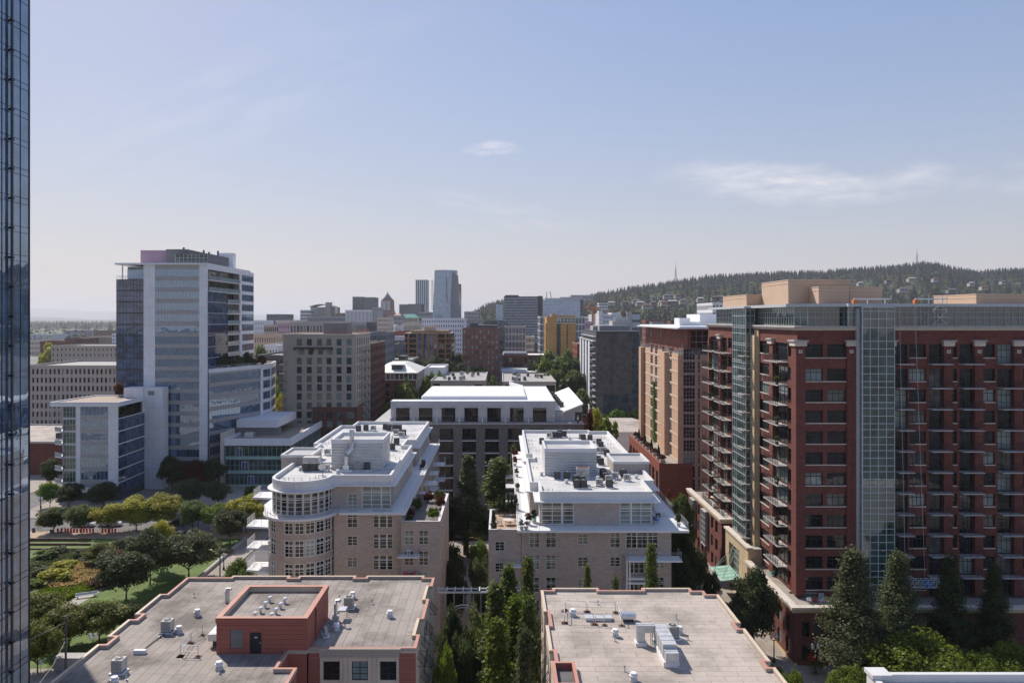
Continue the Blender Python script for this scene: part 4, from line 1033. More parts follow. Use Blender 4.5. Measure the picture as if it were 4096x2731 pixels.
eave = [(4.4, 106.4), (21.7, 106.4), (21.7, 113.8), (23.1, 113.8), (23.1, 165.1), (19.1, 165.1), (19.1, 166.6), (3.5, 166.6), (3.5, 136.4), (4.6, 136.4), (4.6, 133.6), (3.3, 133.6), (3.3, 112.8), (4.4, 112.8)]
m = MB(); m.prism(eave, ZE, ZE + .16, 'whitecap'); m.build('eave', C)
m = MB(); m.ring(up, .35, ZE + .16, 24.95, 'fascia', 'whitecap'); m.build('parapet', C)
ZR = 24.35
m = MB(); m.poly([(x, y, ZR) for x, y in inset(up, .3)], 'membrane'); m.build('roof', C)
penthouse(C, 6.6, 14.7, 121, 129, ZR, 28.6)
stairbox(C, 17.6, 23.3, 123, 130.5, ZC, 26.2)
for x, y in ((15.4, YC), (24.1, YC)): pass
z = zC(2222); m = MB(); m.box(xC(2502), YC - 2.2, z - .2, 24.0, YC, z, 'white'); s = m.build('balcony', C)
o = railing([(xC(2502) + .1, YC, z), (xC(2502) + .1, YC - 2.1, z), (23.9, YC - 2.1, z), (23.9, YC, z)], 1.05, 'gframe', 5, .018, 1.4).build('railing', C); o.parent = s
m = MB(); x0, x1 = xC(2504), xC(2600)
for x in (x0, xC(2515), xC(2588), x1): m.box(x - .12, YC - .9, 0, x + .12, YC - .01, z - .2, 'wframe')
for zz in (z - .5, z - 3.0, z - 3.6, z - 6.2, z - 6.7): m.box(x0, YC - .95, zz, x1, YC - .02, zz + .3, 'wframe')
m.build('window_bay', C)
for y in (118, 127, 146, 155):
 for fz in (17, 13.9, 10.8):
  m = MB(); m.box(.6, y, fz - .2, 2.6, y + 3.2, fz, 'white'); s = m.build('balcony', C)
  o = railing([(2.6, y + .05, fz), (.65, y + .05, fz), (.65, y + 3.15, fz), (2.6, y + 3.15, fz)], 1.05, 'steel', 5, .016, .8).build('railing', C); o.parent = s
for px, py in ((2116 + 153, 2130), (2233, 2223), (2493, 2223), (2233, 2312), (2493, 2312)):
 x, z = xC(px), zC(py); m = MB(); m.box(x - .13, YC - .12, z - .13, x + .13, YC, z + .13, 'beige'); m.cyl(x, YC - .1, z - .06, z + .06, .07, 'dark'); m.build('vent_cover', C)
finish(C)
# equipment on the two white roofs
zb, zc = 26.2, ZR
def spots(L_, ox, oy, s, z): return [G(ox + a / s, oy + b / s, z) for a, b in L_]
kits('cd', spots([(498, 668), (585, 668), (657, 668)], 1050, 1650, 2.851, zb), zb, '# dark condenser from the left in the row behind the round bow front', 'condensers behind the bow front')
kits('sp', spots([(728, 672), (742, 485)], 1050, 1650, 2.851, zb), zb, '# pale wall type condenser from the left, by the bow front satellite dish', 'pale condensers by the bow front', 1.15)
kits('cu', spots([(1085, 655)], 1050, 1650, 2.851, zb), zb, 'beige condenser just right of the tall bent flue on the white roof', None)
kits('cd', spots([(1195, 655), (1222, 630)], 1050, 1650, 2.851, zb), zb, '# dark condenser from the left before the corrugated plant room with the tall flue', 'condensers before the flue plant room')
kits('cd', spots([(1530, 365), (1480, 430), (1095, 215), (1180, 205), (1400, 195), (1440, 207), (1510, 205), (1562, 205), (1610, 265)], 1050, 1650, 2.851, zb), zb, '# dark condenser from the left at the back of the bow fronted white roof', 'condensers at the back of the bow front roof')
kits('sp', spots([(1590, 285), (1265, 210), (1525, 255), (1460, 185)], 1050, 1650, 2.851, zb), zb, '# pale boxy unit from the left at the back of the bow fronted roof', 'pale units at the back of the bow front roof', 1.2)
kits('vp', spots([(325, 612), (365, 612), (735, 385), (715, 355), (755, 355), (665, 400), (700, 400), (685, 448), (1565, 460), (1605, 460), (1518, 530), (1560, 530), (1730, 280), (1765, 280), (232, 752), (255, 770), (297, 765), (360, 775), (450, 775), (540, 765), (605, 750), (643, 752)], 1050, 1650, 2.851, zb), zb, '# little vent pipe from the left on the bow fronted white roof', 'little pipes on the bow front roof', .75)
kits('tv', spots([(432, 660), (858, 695), (1328, 600), (1410, 600)], 1050, 1650, 2.851, zb), zb, '# round white vent from the left near the front of the bow fronted roof', 'round vents on the bow front roof', .85)
kits('cd', spots([(598, 790), (728, 790), (845, 845), (858, 905), (930, 855), (948, 905), (1205, 745), (1222, 775), (1245, 810), (1293, 900), (1478, 760)], 2050, 1680, 3.337, zc), zc, '# dark condenser from the left on the front half of the square terrace roof', 'condensers on the front of the terrace roof')
kits('cd', spots([(563, 235), (628, 235), (690, 220), (630, 205), (945, 268), (1035, 275), (1180, 370), (1155, 330), (1255, 480), (1180, 600), (1145, 570), (390, 320)], 2050, 1680, 3.337, zc), zc, '# dark condenser from the left on the back half of the square terrace roof', 'condensers on the back of the terrace roof')
kits('sp', spots([(490, 235), (920, 250), (1285, 830), (1530, 815), (1370, 790), (1140, 440), (1220, 440), (1160, 880), (920, 790)], 2050, 1680, 3.337, zc), zc, '# pale boxy unit from the left on the square terrace block roof', 'pale units on the terrace block roof', 1.15)
kits('tv', spots([(388, 740), (465, 735), (762, 260), (1140, 800), (720, 845), (760, 165), (1652, 780), (1085, 305)], 2050, 1680, 3.337, zc), zc, '# round white vent from the left on the square terrace block roof', 'round vents on the terrace block roof', .85)
kits('vp', spots([(212, 278), (252, 278), (222, 328), (262, 328), (315, 420), (355, 420), (275, 535), (318, 535), (280, 645), (328, 645), (1188, 240), (1225, 240), (1272, 328), (1312, 328), (1312, 372), (1352, 372), (1385, 478), (1425, 478), (480, 950), (535, 950), (1303, 668), (1350, 668), (1620, 740), (1668, 740)], 2050, 1680, 3.337, zc), zc, '# little vent pipe from the left on the square terrace block roof', 'little pipes on the terrace block roof', .75)
t = thing('exhaust_flue', 'tall shiny bent exhaust flue climbing the corrugated plant room on the bow fronted block', 'flue', (*G(1397, 1872, zb), zb))
x, y, z = t['o']; y = 115.3
m = MB(); m.tube([(x, y, z + .5), (x, y, z + 2.2), (x + .15, y, z + 2.6), (x + .55, y, z + 3.0), (x + .75, y + .2, z + 3.4), (x + .75, y + .3, z + 5.2)], .38, 'galv', 14)
for zz in (1.1, 1.8): m.cyl(x, y, z + zz, z + zz + .06, .41, 'galv', 14)
m.cyl(x + .75, y + .3, z + 5.2, z + 6.1, .46, 'galv', 14, .34); m.cyl(x + .75, y + .3, z + 6.1, z + 6.15, .4, 'galvdull', 14); m.build('pipe', t)
m = MB(); m.box(x - .45, y - .45, z + .25, x + .45, y + .45, z + .9, 'galv'); m.box(x - .9, y - .7, z, x + .9, y + .55, z + .25, 'white'); m.build('base', t)
t = thing('rooftop_unit', 'large pale packaged air handler beside the lift house on the bow fronted roof', 'air handler', (*G(1247, 1868, zb), zb)); x, y, z = t['o']
m = MB(); m.box(x - 1.2, y - .7, z + .2, x + 1.2, y + .7, z + 1.6, 'unit'); m.build('casing', t); m = MB(); m.box(x - 1.25, y - .75, z, x + 1.25, y + .75, z + .2, 'white'); m.build('curb', t)
m = MB(); m.box(x + 1.2, y - .3, z + .4, x + 3.2, y + .3, z + .8, 'galv'); m.build('duct', t)
t = thing('rooftop_unit', 'rusty topped beige air handler against the corrugated plant room above the square terrace', 'air handler', (*G(2330, 1912, zc), zc)); x, y, z = t['o']
m = MB(); m.box(x - 1, y - .6, z + .2, x + 1, y + .6, z + 1.7, 'unit'); m.box(x - .8, y - .5, z + 1.7, x + .8, y + .5, z + 1.75, 'rustmetal'); m.build('casing', t); m = MB(); m.box(x - 1.05, y - .65, z, x + 1.05, y + .65, z + .2, 'white'); m.build('curb', t)
t = thing('satellite_dish', 'grey satellite dish on a tripod behind the round bow front parapet', 'satellite dish', (*G(1290, 1902, zb), zb)); x, y, z = t['o']
m = MB(); m.lathe(0, 0, [(0, 0), (.25, .03), (.45, .1), (.6, .2)], 'galvdull', 16); d_ = MB(); d_.add(m)
d_.v = [(x + a, y - c * .9 - b * .3, z + 1.2 + b * .9 + c * .3) for a, b, c in d_.v]; d_.build('dish', t)
m = MB(); m.tube([(x, y + .05, z + 1.2), (x, y + .1, z)], .04, 'dark'); m.tube([(x - .6, y, z + .03), (x + .6, y, z + .03)], .03, 'dark'); m.tube([(x, y - .5, z + .03), (x, y + .6, z + .03)], .03, 'dark'); m.build('stand', t)
# ---------------------------------------------------------------- red brick tower on the right
T = thing('brick_tower', 'tall red brick apartment tower with green glass bays and many balconies on the right', 'apartment tower', (60, 130, 0))
YT, XT = 114.5, 43.55
zT = lambda py: H - (py - CY) * YT / F
xT = lambda px: P(px, YT)
w = MB(); f = Face(XT, YT)
tops = [1375.5] + [1474.6 + 83.25 * i for i in range(11)]
def hole(px0, px1, k, ops, nx, nz=2, hh=None, pane='n', z_low=0):
 t0 = tops[k]; h = 54 if k == 0 else 49.5
 z0, z1 = zT(t0 + h + z_low), zT(t0); u0, u1 = xT(px0) - XT, xT(px1) - XT
 ops.append((u0, u1, z0, z1)); window(T, f, u0, z0, u1 - u0, z1 - z0, .35, nx, nz, 'bframe', pane, fw=.07, tr=(.7,) if nz == 1 else None)
ops = []; BALC = []
for k in range(12):
 hole(3222, 3291, k, ops, 3, 1, pane='n'); hole(3309, 3383, k, ops, 3, 1)
 hole(3577, 3630, k, ops, 2, 1, z_low=24); hole(3637, 3704, k, ops, 4, 1); hole(3716, 3770, k, ops, 2, 1, z_low=24)
 hole(3808, 3828, k, ops, 1, 1); hole(3838, 3893, k, ops, 3, 1, z_low=24)
 hole(3931, 3980, k, ops, 2, 1); hole(3990, 4050, k, ops, 3, 1, z_low=24)
 hole(4092, 4180, k, ops, 4, 1); hole(4200, 4290, k, ops, 4, 1)
wr = xT(4420) - XT
wall(w, f, 0, wr, 8.0, 47.1, [o for o in ops], .35, 'redbrick')
XR = XT + wr
fl = Face(XT, 164, R(-90))                                         # left face: u runs towards the camera
uy = lambda y: 164 - y
lw = []
yl = lambda px: XT * F / (px - CX)
for k in range(12):
 z1 = zT(tops[k]); z0 = z1 - (2.0 if k == 0 else 1.85)
 for a, b, nx, lowz in ((3036, 3082, 3, 0), (3098, 3150, 3, .9), (3152, 3170, 1, 0), (2842, 2876, 2, .9), (2888, 2908, 2, .9), (2912, 2928, 2, .0)):
  u0, u1 = uy(yl(a)), uy(yl(b)); lw.append((u0, u1, z0 - lowz, z1)); window(T, fl, u0, z0 - lowz, u1 - u0, z1 - z0 + lowz, .3, nx, 1, 'bframe', 'n', fw=.07, tr=(.72,))
wall(w, fl, 0, uy(YT), 8.0, 47.1, lw, .3, 'redbrick')
wall(w, Face(XR, YT, R(90)), 0, 49.5, 8, 47.1, [], .1, 'redbrick'); wall(w, Face(XR, 164, R(180)), 0, wr, 8, 47.1, [], .1, 'redbrick')
w.build('wall', T)
# piers standing proud of the wall, with stone capitals
for a, b in ((3189, 3219), (3385, 3420), (3563, 3575), (3772, 3806), (3895, 3929), (4052, 4086)):
 m = MB(); m.box(xT(a) + .01, YT - .28, 8, xT(b), YT - .005, zT(1384), 'redbrick', 'n'); m.build('pier', T)
for a, b in ((3172, 3189.5), (3083, 3097), (3020, 3034), (2877, 2887), (2836, 2841)):
 m = MB(); m.box(XT - .28, yl(b), 8, XT - .005, yl(a), zT(1384), 'redbrick', 'e')
 if a == 3172: m.box(XT - .28, YT - .28, 8, XT + .01, YT, zT(1384), 'redbrick')
 m.build('pier', T)
for a, b in ((3176, 3222), (3383, 3422), (3561, 3578), (3770, 3812), (3893, 3934), (4050, 4092)):
 m = MB(); m.box(xT(a) - .05, YT - .5, zT(1384), xT(b) + .05, YT - .003, zT(1366), 'stone'); m.box(xT(a) - .25, YT - .7, zT(1366), xT(b) + .25, YT - .003, zT(1360), 'concrete'); m.build('capital', T)
 m = MB(); c = (xT(a) + xT(b)) / 2; m.box(c - .28, YT - .33, zT(1412), c + .28, YT - .285, zT(1399), 'stone'); m.cyl(c, YT - .36, zT(1407), zT(1403), .1, 'dark'); m.build('medallion', T)
for a, b in ((3170, 3190), (3080, 3098), (3018, 3035), (2876, 2888)):
 m = MB(); m.box(XT - .5, yl(b), zT(1384), XT - .003, yl(a), zT(1366), 'stone'); m.box(XT - .7, yl(b) - .2, zT(1366), XT - .003, yl(a) + .2, zT(1360), 'concrete'); m.build('capital', T)
m = MB(); m.box(XT - .35, YT - .35, 47.1, XR, 164, 47.25, 'stone'); m.box(XT - .55, YT - .55, 47.25, XR, 164, 47.5, 'stone'); m.box(XT - .75, YT - .75, 47.5, XR, 164, 47.75, 'concrete'); m.build('cornice', T)
for k in range(12):                                                # stone sills
 z = zT(tops[k] + (54 if k == 0 else 49.5))
 for a, b in ((3220, 3386), (3636, 3705), (3806, 3829), (3930, 3981)):
  m = MB(); m.box(xT(a), YT - .1, z - .14, xT(b), YT - .002, z, 'stone'); m.build('sill', T)
 m = MB(); m.box(XT - .1, yl(3083), z - .14, XT - .002, yl(3035), z, 'stone'); m.build('sill', T)
# glass storey on top
zg0, zg1 = 47.75, 50.6
gx = [(XT + .6, 140), (XT + .6, 117.5), (XT + 2.0, YT + 1.2), (xT(3390), YT + 1.2), (xT(3390), YT - .1), (xT(3560), YT - .1), (xT(3560), YT + 1.6), (XR - 1, YT + 1.6), (XR - 1, 160), (XT + .6, 160)]
for i in range(len(gx)):
 a, b = gx[i], gx[(i + 1) % len(gx)]; fc, ln_ = edge_face(a, b)
 curtain(fc, 0, ln_, zg0, zg1, lin(0, ln_, max(1, round(ln_ / 1.05))), [zg0, zg0 + 1.25, zg0 + 2.1, zg0 + 2.5, zg1], 'gframe', 'glassg', .07).build('glazed_storey', T)
m = MB(); ro = [(XT - .9, 142), (XT - .9, 116.6), (XT + 1.4, YT - .2), (xT(3382), YT - .2), (xT(3382), YT - .95), (xT(3568), YT - .95), (xT(3568), YT + .6), (XR, YT + .6), (XR, 161), (XT - .9, 161)]
m.prism(ro, zg1, zg1 + .45, 'gframe', 'roofgrey'); m.build('roof', T)
def tanbox(x0, x1, y0, y1, z0, z1):
 m = MB(); m.box(x0, y0, z0, x1, y1, z1, 'tan', 'b'); m.box(x0 - .06, y0 - .06, z1 - .5, x1 + .06, y1 + .06, z1 - .38, 'tan2'); m.box(x0 - .06, y0 - .06, z1, x1 + .06, y1 + .06, z1 + .12, 'tan2'); m.build('plant_room', T)
zr = 51.05
yA = 127; tanbox(P(3153, yA), P(3403, yA), yA, 140, zr, Q(1121, yA));
yB = 123; tanbox(P(3275, yB), P(3396, yB), yB, yA - .02, zr, Q(1149, yB)); tanbox(P(3398, yA - 1), P(3528, yA - 1), yA - 1, 136, zr, Q(1150, yA - 1))
tanbox(P(2980, 141), P(3072, 141), 140.1, 155, zr, Q(1181, 141)); tanbox(P(3905, 122), P(4300, 122), 122, 134, zr, Q(1178, 122))
# the tall glass bay on the front and the one on the left side
zb0 = 8.1
us = [xT(p) for p in (3420, 3439, 3467, 3497, 3528, 3560)]
fb = Face(xT(3432), YT - 1.3); wb = xT(3561) - xT(3432)
zs = [zb0] + [q for k in range(12) for q in (zT(tops[k] - 12) , zT(tops[k] + 18), zT(tops[k] + 48))] + [zT(1310), zT(1275), zT(1245), 50.5]
for i in range(4):
 u0, u1 = wb * i / 4, wb * (i + 1) / 4
 curtain(fb, u0, u1, zb0, 50.5, [u0, u1] if i == 0 else [u1], sorted(set(round(z, 2) for z in zs if zb0 <= z <= 50.5)), 'gframe', 'glassg', .09).build('glass_bay', T)
m = curtain(Face(xT(3432), YT + .2, R(-90)), 0, 1.5, zb0, 50.5, [0, .75, 1.5], sorted(set(round(z, 2) for z in zs if zb0 <= z <= 50.5)), 'gframe', 'glassg', .09); m.build('glass_bay', T)
m = MB(); m.box(xT(3432), YT - 1.3, 50.5, xT(3561), YT, 50.62, 'gframe'); m.box(xT(3420), YT - .6, 8, xT(3432), YT - .02, 50.4, 'gframe'); m.box(xT(3561), YT - 1.25, 8, xT(3561) + .06, YT, 50.5, 'gframe'); m.build('bay_cap', T)
xb = 41.9; zl = [z for z in lin(10.5, 50.3, 13)]
zz = sorted([z for z in zl] + [z - 1.0 for z in zl[1:]] + [zl[k] + .35 for k in range(0, 13)])
curtain(Face(xb, 141.2, R(-90)), 0, 7.6, 10.5, 50.6, lin(0, 7.6, 6), zz, 'gframe', 'glassg', .09).build('glass_bay', T)
curtain(Face(xb, 133.6), 0, 1.6, 10.5, 50.6, [0, .8, 1.6], zz, 'gframe', 'glassg', .09).build('glass_bay', T)
m = MB(); m.box(xb + .15, 133.75, 10.4, XT - .01, 141.2, 50.55, 'gframe'); m.box(xb - .3, 133.3, 50.6, XT + .5, 141.5, 50.95, 'gframe'); m.box(43.3, 131.2, 8, XT - .006, 133.58, 46.9, 'creamstone', 'e'); m.box(42.75, 131.6, 8, 43.3, 133.58, 46.0, 'creamstone'); m.build('bay_side', T)
# stone entrance with its glass canopy
pt_ = MB(); fp = Face(41.2, 143.2, R(-90)); o_ = (2.2, 8.2, .2, 8.4)
wall(pt_, fp, 0, 13.2, 0, 10.2, [o_], .6, 'creamstone'); wall(pt_, Face(41.2, 130), 0, 2.3, 0, 10.2, [], .1, 'creamstone'); pt_.poly([(41.2, 130, 10.2), (43.5, 130, 10.2), (43.5, 143.2, 10.2), (41.2, 143.2, 10.2)], 'concrete')
pt_.box(40.9, 129.7, 10.2, 41.9, 143.4, 10.5, 'stone'); pt_.build('portal', T)
window(T, fp, 2.2, .2, 6.0, 8.2, .7, 6, 7, 'gframe', 'g', fw=.1, name='entrance_glazing')
m = MB()
for k in range(5): m.poly([(37.6, 133.0 + k * 1.5, 3.9), (41.1, 133.0 + k * 1.5, 4.25), (41.1, 134.4 + k * 1.5, 4.25), (37.6, 134.4 + k * 1.5, 3.9)], 'canopy')
for k in range(6): m.box(37.5, 132.92 + k * 1.5, 3.78, 41.15, 133.0 + k * 1.5, 3.88, 'gframe')
m.box(37.45, 132.9, 3.75, 37.6, 140.55, 3.95, 'gframe')
c_ = m.build('canopy', T)
m = MB(); m.tube([(38, 134, 3.9), (41.15, 135.8, 8.6)], .05, 'gframe'); m.tube([(38, 139.5, 3.9), (41.15, 137.5, 8.6)], .05, 'gframe'); m.tube([(38, 134, 3.9), (41.15, 138, 8.6)], .04, 'gframe'); m.tube([(38, 139.5, 3.9), (41.15, 135.2, 8.6)], .04, 'gframe'); o_ = m.build('canopy_stay', T); o_.parent = c_
# balconies: slab with a black rail
def balcony_kit(wd, dp_, slabmat='white', rail='black', hh=1.05, n=2):
 s = MB(); s.box(0, -dp_, -.15, wd, 0, 0, slabmat)
 r_ = railing([(.04, 0, 0), (.04, -dp_ + .04, 0), (wd - .04, -dp_ + .04, 0), (wd - .04, 0, 0)], hh, rail, n, .028, 1.0)
 for p in [(.04, -dp_ + .04, wd - .04, -dp_ + .04)]:
  k = int(wd / .16)
  for i in range(k + 1): x = .04 + (wd - .08) * i / k; r_.box(x - .008, -dp_ + .032, .02, x + .008, -dp_ + .048, hh - .02, rail)
 return s, r_
def balcony(t, face, u, z, wd, dp_, slabmat='white', rail='black', name='balcony', **k):
 key = ('bal', round(wd, 2), round(dp_, 2), slabmat, rail)
 if key not in WCACHE: WCACHE[key] = balcony_kit(wd, dp_, slabmat, rail, **k)
 s, r_ = WCACHE[key]; put(t, name, key + ('s',), s, face.pt(u, 0, z), face.r, [('railing', key + ('r',), r_)], wd * 2)
for k in range(12):
 z = zT(tops[k] + (78 if k == 0 else 74))
 for a, b in ((3577, 3640), (3708, 3790), (3832, 3916), (3988, 4074), (4200, 4290)):
  if k < 11: balcony(T, f, xT(a) - XT, z, xT(b) - xT(a), 1.5, 'concrete')
 for a, b in ((3092, 3152), (2838, 2878), (2886, 2912)):
  if k < 11: balcony(T, fl, uy(yl(a)), z, uy(yl(b)) - uy(yl(a)), 1.6, 'concrete')
 if k < 11: balcony(T, fl, uy(yl(3004)) - .4, z + .2, 3.4, 2.2, 'concrete');
 if k < 11: balcony(T, fl, uy(yl(2914)), z, 2.2, 1.5, 'concrete')
finish(T)
# podium
PD = thing('podium_building', 'three storey red brick podium with stone cornice around the foot of the brick tower', 'building', (60, 112, 0))
w = MB(); fS = Face(41, 109); fW = Face(41, 129.9, R(-90)); ops = []; zP = lambda py: H - (py - CY) * 109 / F
for px0 in (3208, 3257, 3330, 3381, 3450, 3501, 3575, 3626, 3700, 3751, 3825, 3876, 3950, 4001):
 for z0, z1 in ((zP(2545), zP(2487)), (zP(2640), zP(2580))):
  u0 = P(px0, 109) - 41; ops.append((u0, u0 + 1.15, z0, z1)); window(PD, fS, u0, z0, 1.15, z1 - z0, .25, 2, 2, 'bframe', 'n')
wall(w, fS, 0, 61, 0, 7.6, ops, .25, 'redbrick'); ops = []
for k in range(6):
 for z0 in (.9, 4.2):
  u = 1.2 + k * 3.3; ops.append((u, u + 1.7, z0, z0 + 2.2)); window(PD, fW, u, z0, 1.7, 2.2, .25, 2, 2, 'bframe', 'n')
wall(w, fW, 0, 20.9, 0, 7.6, ops, .25, 'redbrick'); w.box(40.85, 108.85, 0, 41.4, 109.2, .5, 'creamstone')
w.box(40.88, 109.2, 0, 40.995, 129.9, .6, 'creamstone'); w.build('wall', PD)
pq = [(41, 109), (102, 109), (102, 164), (XT + .3, 164), (XT + .3, 129.9), (41, 129.9)]
m = MB(); m.ring([(40.9, 108.9), (102, 108.9), (102, 130), (101, 130), (101, 110), (42, 110), (42, 130), (40.9, 130)], .02, 7.6, 7.9, 'stone'); m.build('cornice_band', PD)
m = MB(); m.box(40.75, 108.75, 7.6, 102, 109.5, 8.05, 'creamstone'); m.box(40.55, 108.55, 8.05, 102, 109.6, 8.4, 'stone'); m.box(40.75, 109.5, 7.6, 41.5, 129.9, 8.05, 'creamstone'); m.box(40.55, 109.6, 8.05, 41.6, 129.9, 8.4, 'stone'); m.build('cornice', PD)
m = MB(); m.poly([(41.3, 109.3, 7.62), (102, 109.3, 7.62), (102, 129.9, 7.62), (41.3, 129.9, 7.62)], 'pave'); m.build('terrace', PD)
finish(PD)
AX = thing('brick_annex', 'four storey red brick wing with grey bay windows and roof terrace behind the glass canopy', 'building', (46, 158, 0))
fW = Face(41, 171, R(-90)); fS = Face(41, 145); w = MB(); ops = []
for u, bay in ((1.2, 0), (4.5, 1), (8.2, 0), (11.2, 0), (14.2, 1), (18.6, 0), (21.6, 0)):
 for k, z0 in enumerate((1, 4.4, 7.8)):
  if bay and k: continue
  ops.append((u, u + 1.7, z0, z0 + 2.2)); window(AX, fW, u, z0, 1.7, 2.2, .25, 2, 2, 'bframe', 'n')
wall(w, fW, 0, 26, 0, 10.6, ops, .25, 'redbrick'); wall(w, fS, 0, 6, 0, 10.6, [], .1, 'redbrick'); w.build('wall', AX)
for u in (3.9, 13.6):
 for s in (0, 1.6):
  m = curtain(Face(*fW.pt(u + s, -.7, 0)[:2], R(-90)), 0, 1.45, 3.6, 10.2, [0, .72, 1.45], lin(3.6, 10.2, 6), 'gframe', 'glass', .1); m.box(40.25, 171 - u - s - 1.45, 3.5, 40.98, 171 - u - s, 3.62, 'gframe'); m.box(40.25, 171 - u - s - 1.45, 10.2, 40.98, 171 - u - s, 10.35, 'gframe'); m.box(40.42, 171 - u - s - 1.4, 3.62, 40.98, 171 - u - s - .05, 10.2, 'steel'); m.build('bay_window', AX)
m = MB(); m.box(40.7, 144.7, 10.6, 41.5, 171, 11.1, 'creamstone'); m.box(40.5, 144.5, 11.1, 41.6, 171, 11.45, 'stone'); m.box(41.5, 144.7, 10.6, 47, 145.5, 11.1, 'creamstone'); m.box(41.6, 144.5, 11.1, 47, 145.6, 11.45, 'stone'); m.build('cornice', AX)
m = MB(); m.poly([(41.3, 145.3, 10.62), (47, 145.3, 10.62), (47, 171, 10.62), (41.3, 171, 10.62)], 'pave'); m.build('terrace', AX)
finish(AX)

# ---------------------------------------------------------------- orange brick tower and its red arcade
O = thing('brick_tower', 'orange tan brick apartment tower with grey corner windows and red top storeys', 'apartment tower', (50, 210, 0))
YO, XO = 184.5, 42.95
zO = lambda py: H - (py - CY) * YO / F
w = MB(); fl = Face(XO, 237, R(-90)); yo = lambda px: XO * F / (px - CX); un = lambda px: 237 - yo(px)
fy = [zO(1352 + 52.2 * k + 90) for k in range(0, 14)]               # floor lines
ops = []
for k, z in enumerate(fy):
 for a, b in ((2577, 2581), (2602, 2611), (2620, 2629), (2648, 2660), (2679, 2687), (2714, 2729)):
  u0, u1 = un(a), un(b); ops.append((u0, u1, z + .15, z + 2.6)); window(O, fl, u0, z + .15, u1 - u0, 2.45, .15, 2, 3, 'gframe', 'n', sub=False)
ztop = zO(1420)
wall(w, fl, 0, 52.5, 4.5, ztop, ops, .15, 'orangebrick')
for z in fy: w.box(XO - .12, 184.45, z - .12, XO - .003, 237, z + .08, 'stone'); w.box(XO, 184.38, z - .12, 75, 184.497, z + .08, 'steel')
fs = Face(XO, YO); ops = []
for z in fy:
 for a, b, nx in ((2733, 2781, 4), (2790, 2801, 2)):
  u0, u1 = P(a, YO) - XO + .02, P(b, YO) - XO; ops.append((u0, u1, z + .15, z + 2.85)); window(O, fs, u0, z + .15, u1 - u0, 2.7, .15, nx, 3, 'gframe', 'b', sub=False)
wall(w, fs, 0, 32, 4.5, ztop, ops, .15, 'orangebrick'); wall(w, Face(75, YO, R(90)), 0, 52.5, 4.5, ztop, [], .1, 'orangebrick'); wall(w, Face(75, 237, R(180)), 0, 32, 4.5, ztop, [], .1, 'orangebrick')
w.build('wall', O)
for a, b in ((2571, 2579), (2660, 2676), (2730, 2732)):
 m = MB(); m.box(XO - 1.2, yo(b), 4.5, XO - .004, yo(a), ztop, 'orangebrick', 'e'); m.build('pier', O)
w = MB(); zt2 = 46.3; f2 = Face(XO + 1.6, 236, R(-90)); ops = []
for u in (3, 7, 12, 17, 21, 27, 33, 38, 43, 47):
 for z0 in (ztop + .1, ztop + 3.3): ops.append((u, u + 1.5, z0, z0 + 2.4)); window(O, f2, u, z0, 1.5, 2.4, .15, 2, 2, 'gframe', 'n', sub=False)
wall(w, f2, 0, 49.5, ztop, zt2, ops, .15, 'rust'); f3 = Face(XO + 1.6, 186.5); ops = [(.6, 5.0, ztop + .1, zt2 - .3), (9.6, 11, ztop + .1, zt2 - .3)]
for o_ in ops: window(O, f3, o_[0], o_[2], o_[1] - o_[0], o_[3] - o_[2], .15, 3, 4, 'gframe', 'b', tr=(.5,))
wall(w, f3, 0, 29, ztop, zt2, ops, .15, 'rust'); w.poly([(XO, YO, ztop), (75, YO, ztop), (75, 237, ztop), (XO, 237, ztop)], 'concrete'); w.build('top_storeys', O)
m = MB(); m.box(XO - 1.5, 183.2, zt2, 76, 239, zt2 + .3, 'whitecap'); m.box(XO - .8, 184.2, zt2 + .3, 76, 238, zt2 + .6, 'white'); m.build('roof', O)
for a, b in ((184.6, 194), (200, 206), (229, 237)):
 railing([(XO + 1.5, a, ztop), (XO + .1, a, ztop), (XO + .1, b, ztop), (XO + 1.5, b, ztop)], 1.1, 'steel', 8, .03, 1.2).build('terrace_railing', O)
railing([(XO + .1, YO + .1, ztop), (62, YO + .1, ztop)], 1.1, 'steel', 8, .03, 1.2).build('terrace_railing', O)
m = MB(); m.box(P(2718, 200), 200, zt2 + .6, P(2760, 200), 206, zt2 + 2.6, 'white'); m.prism([(P(2760, 200), 200), (P(2800, 200), 200), (P(2800, 200), 206), (P(2760, 200), 206)], zt2 + .6, zt2 + 1.6, 'white'); m.build('plant_room', O)
m = MB(); m.box(P(2800, 205), 205, zt2 + .6, P(2885, 205), 220, zt2 + 3.6, 'white'); m.build('plant_room', O)
finish(O)
AR = thing('brick_arcade', 'low dark red brick arcade with planters along the foot of the orange tower', 'building', (40, 206, 0))
w = MB(); fl = Face(37.2, 228, R(-90)); ops = []
for k in range(9):
 u = 2 + k * 4.75; ops.append((u, u + 3.3, .3, 12.2)); window(AR, fl, u, .3, 3.3, 11.9, .5, 3, 7, 'gframe', 'n', fw=.09)
wall(w, fl, 0, 44, 0, 14.4, ops, .5, 'rust'); wall(w, Face(37.2, 184), 0, 8, 0, 14.4, [], .1, 'rust'); w.build('wall', AR)
m = MB(); m.poly([(37.5, 184.3, 13.6), (XO - .01, 184.3, 13.6), (XO - .01, 228, 13.6), (37.5, 228, 13.6)], 'pave'); m.build('terrace', AR)
m = MB(); m.box(37.15, 183.95, 14.4, 37.7, 228, 14.55, 'rust'); m.build('coping', AR); finish(AR)

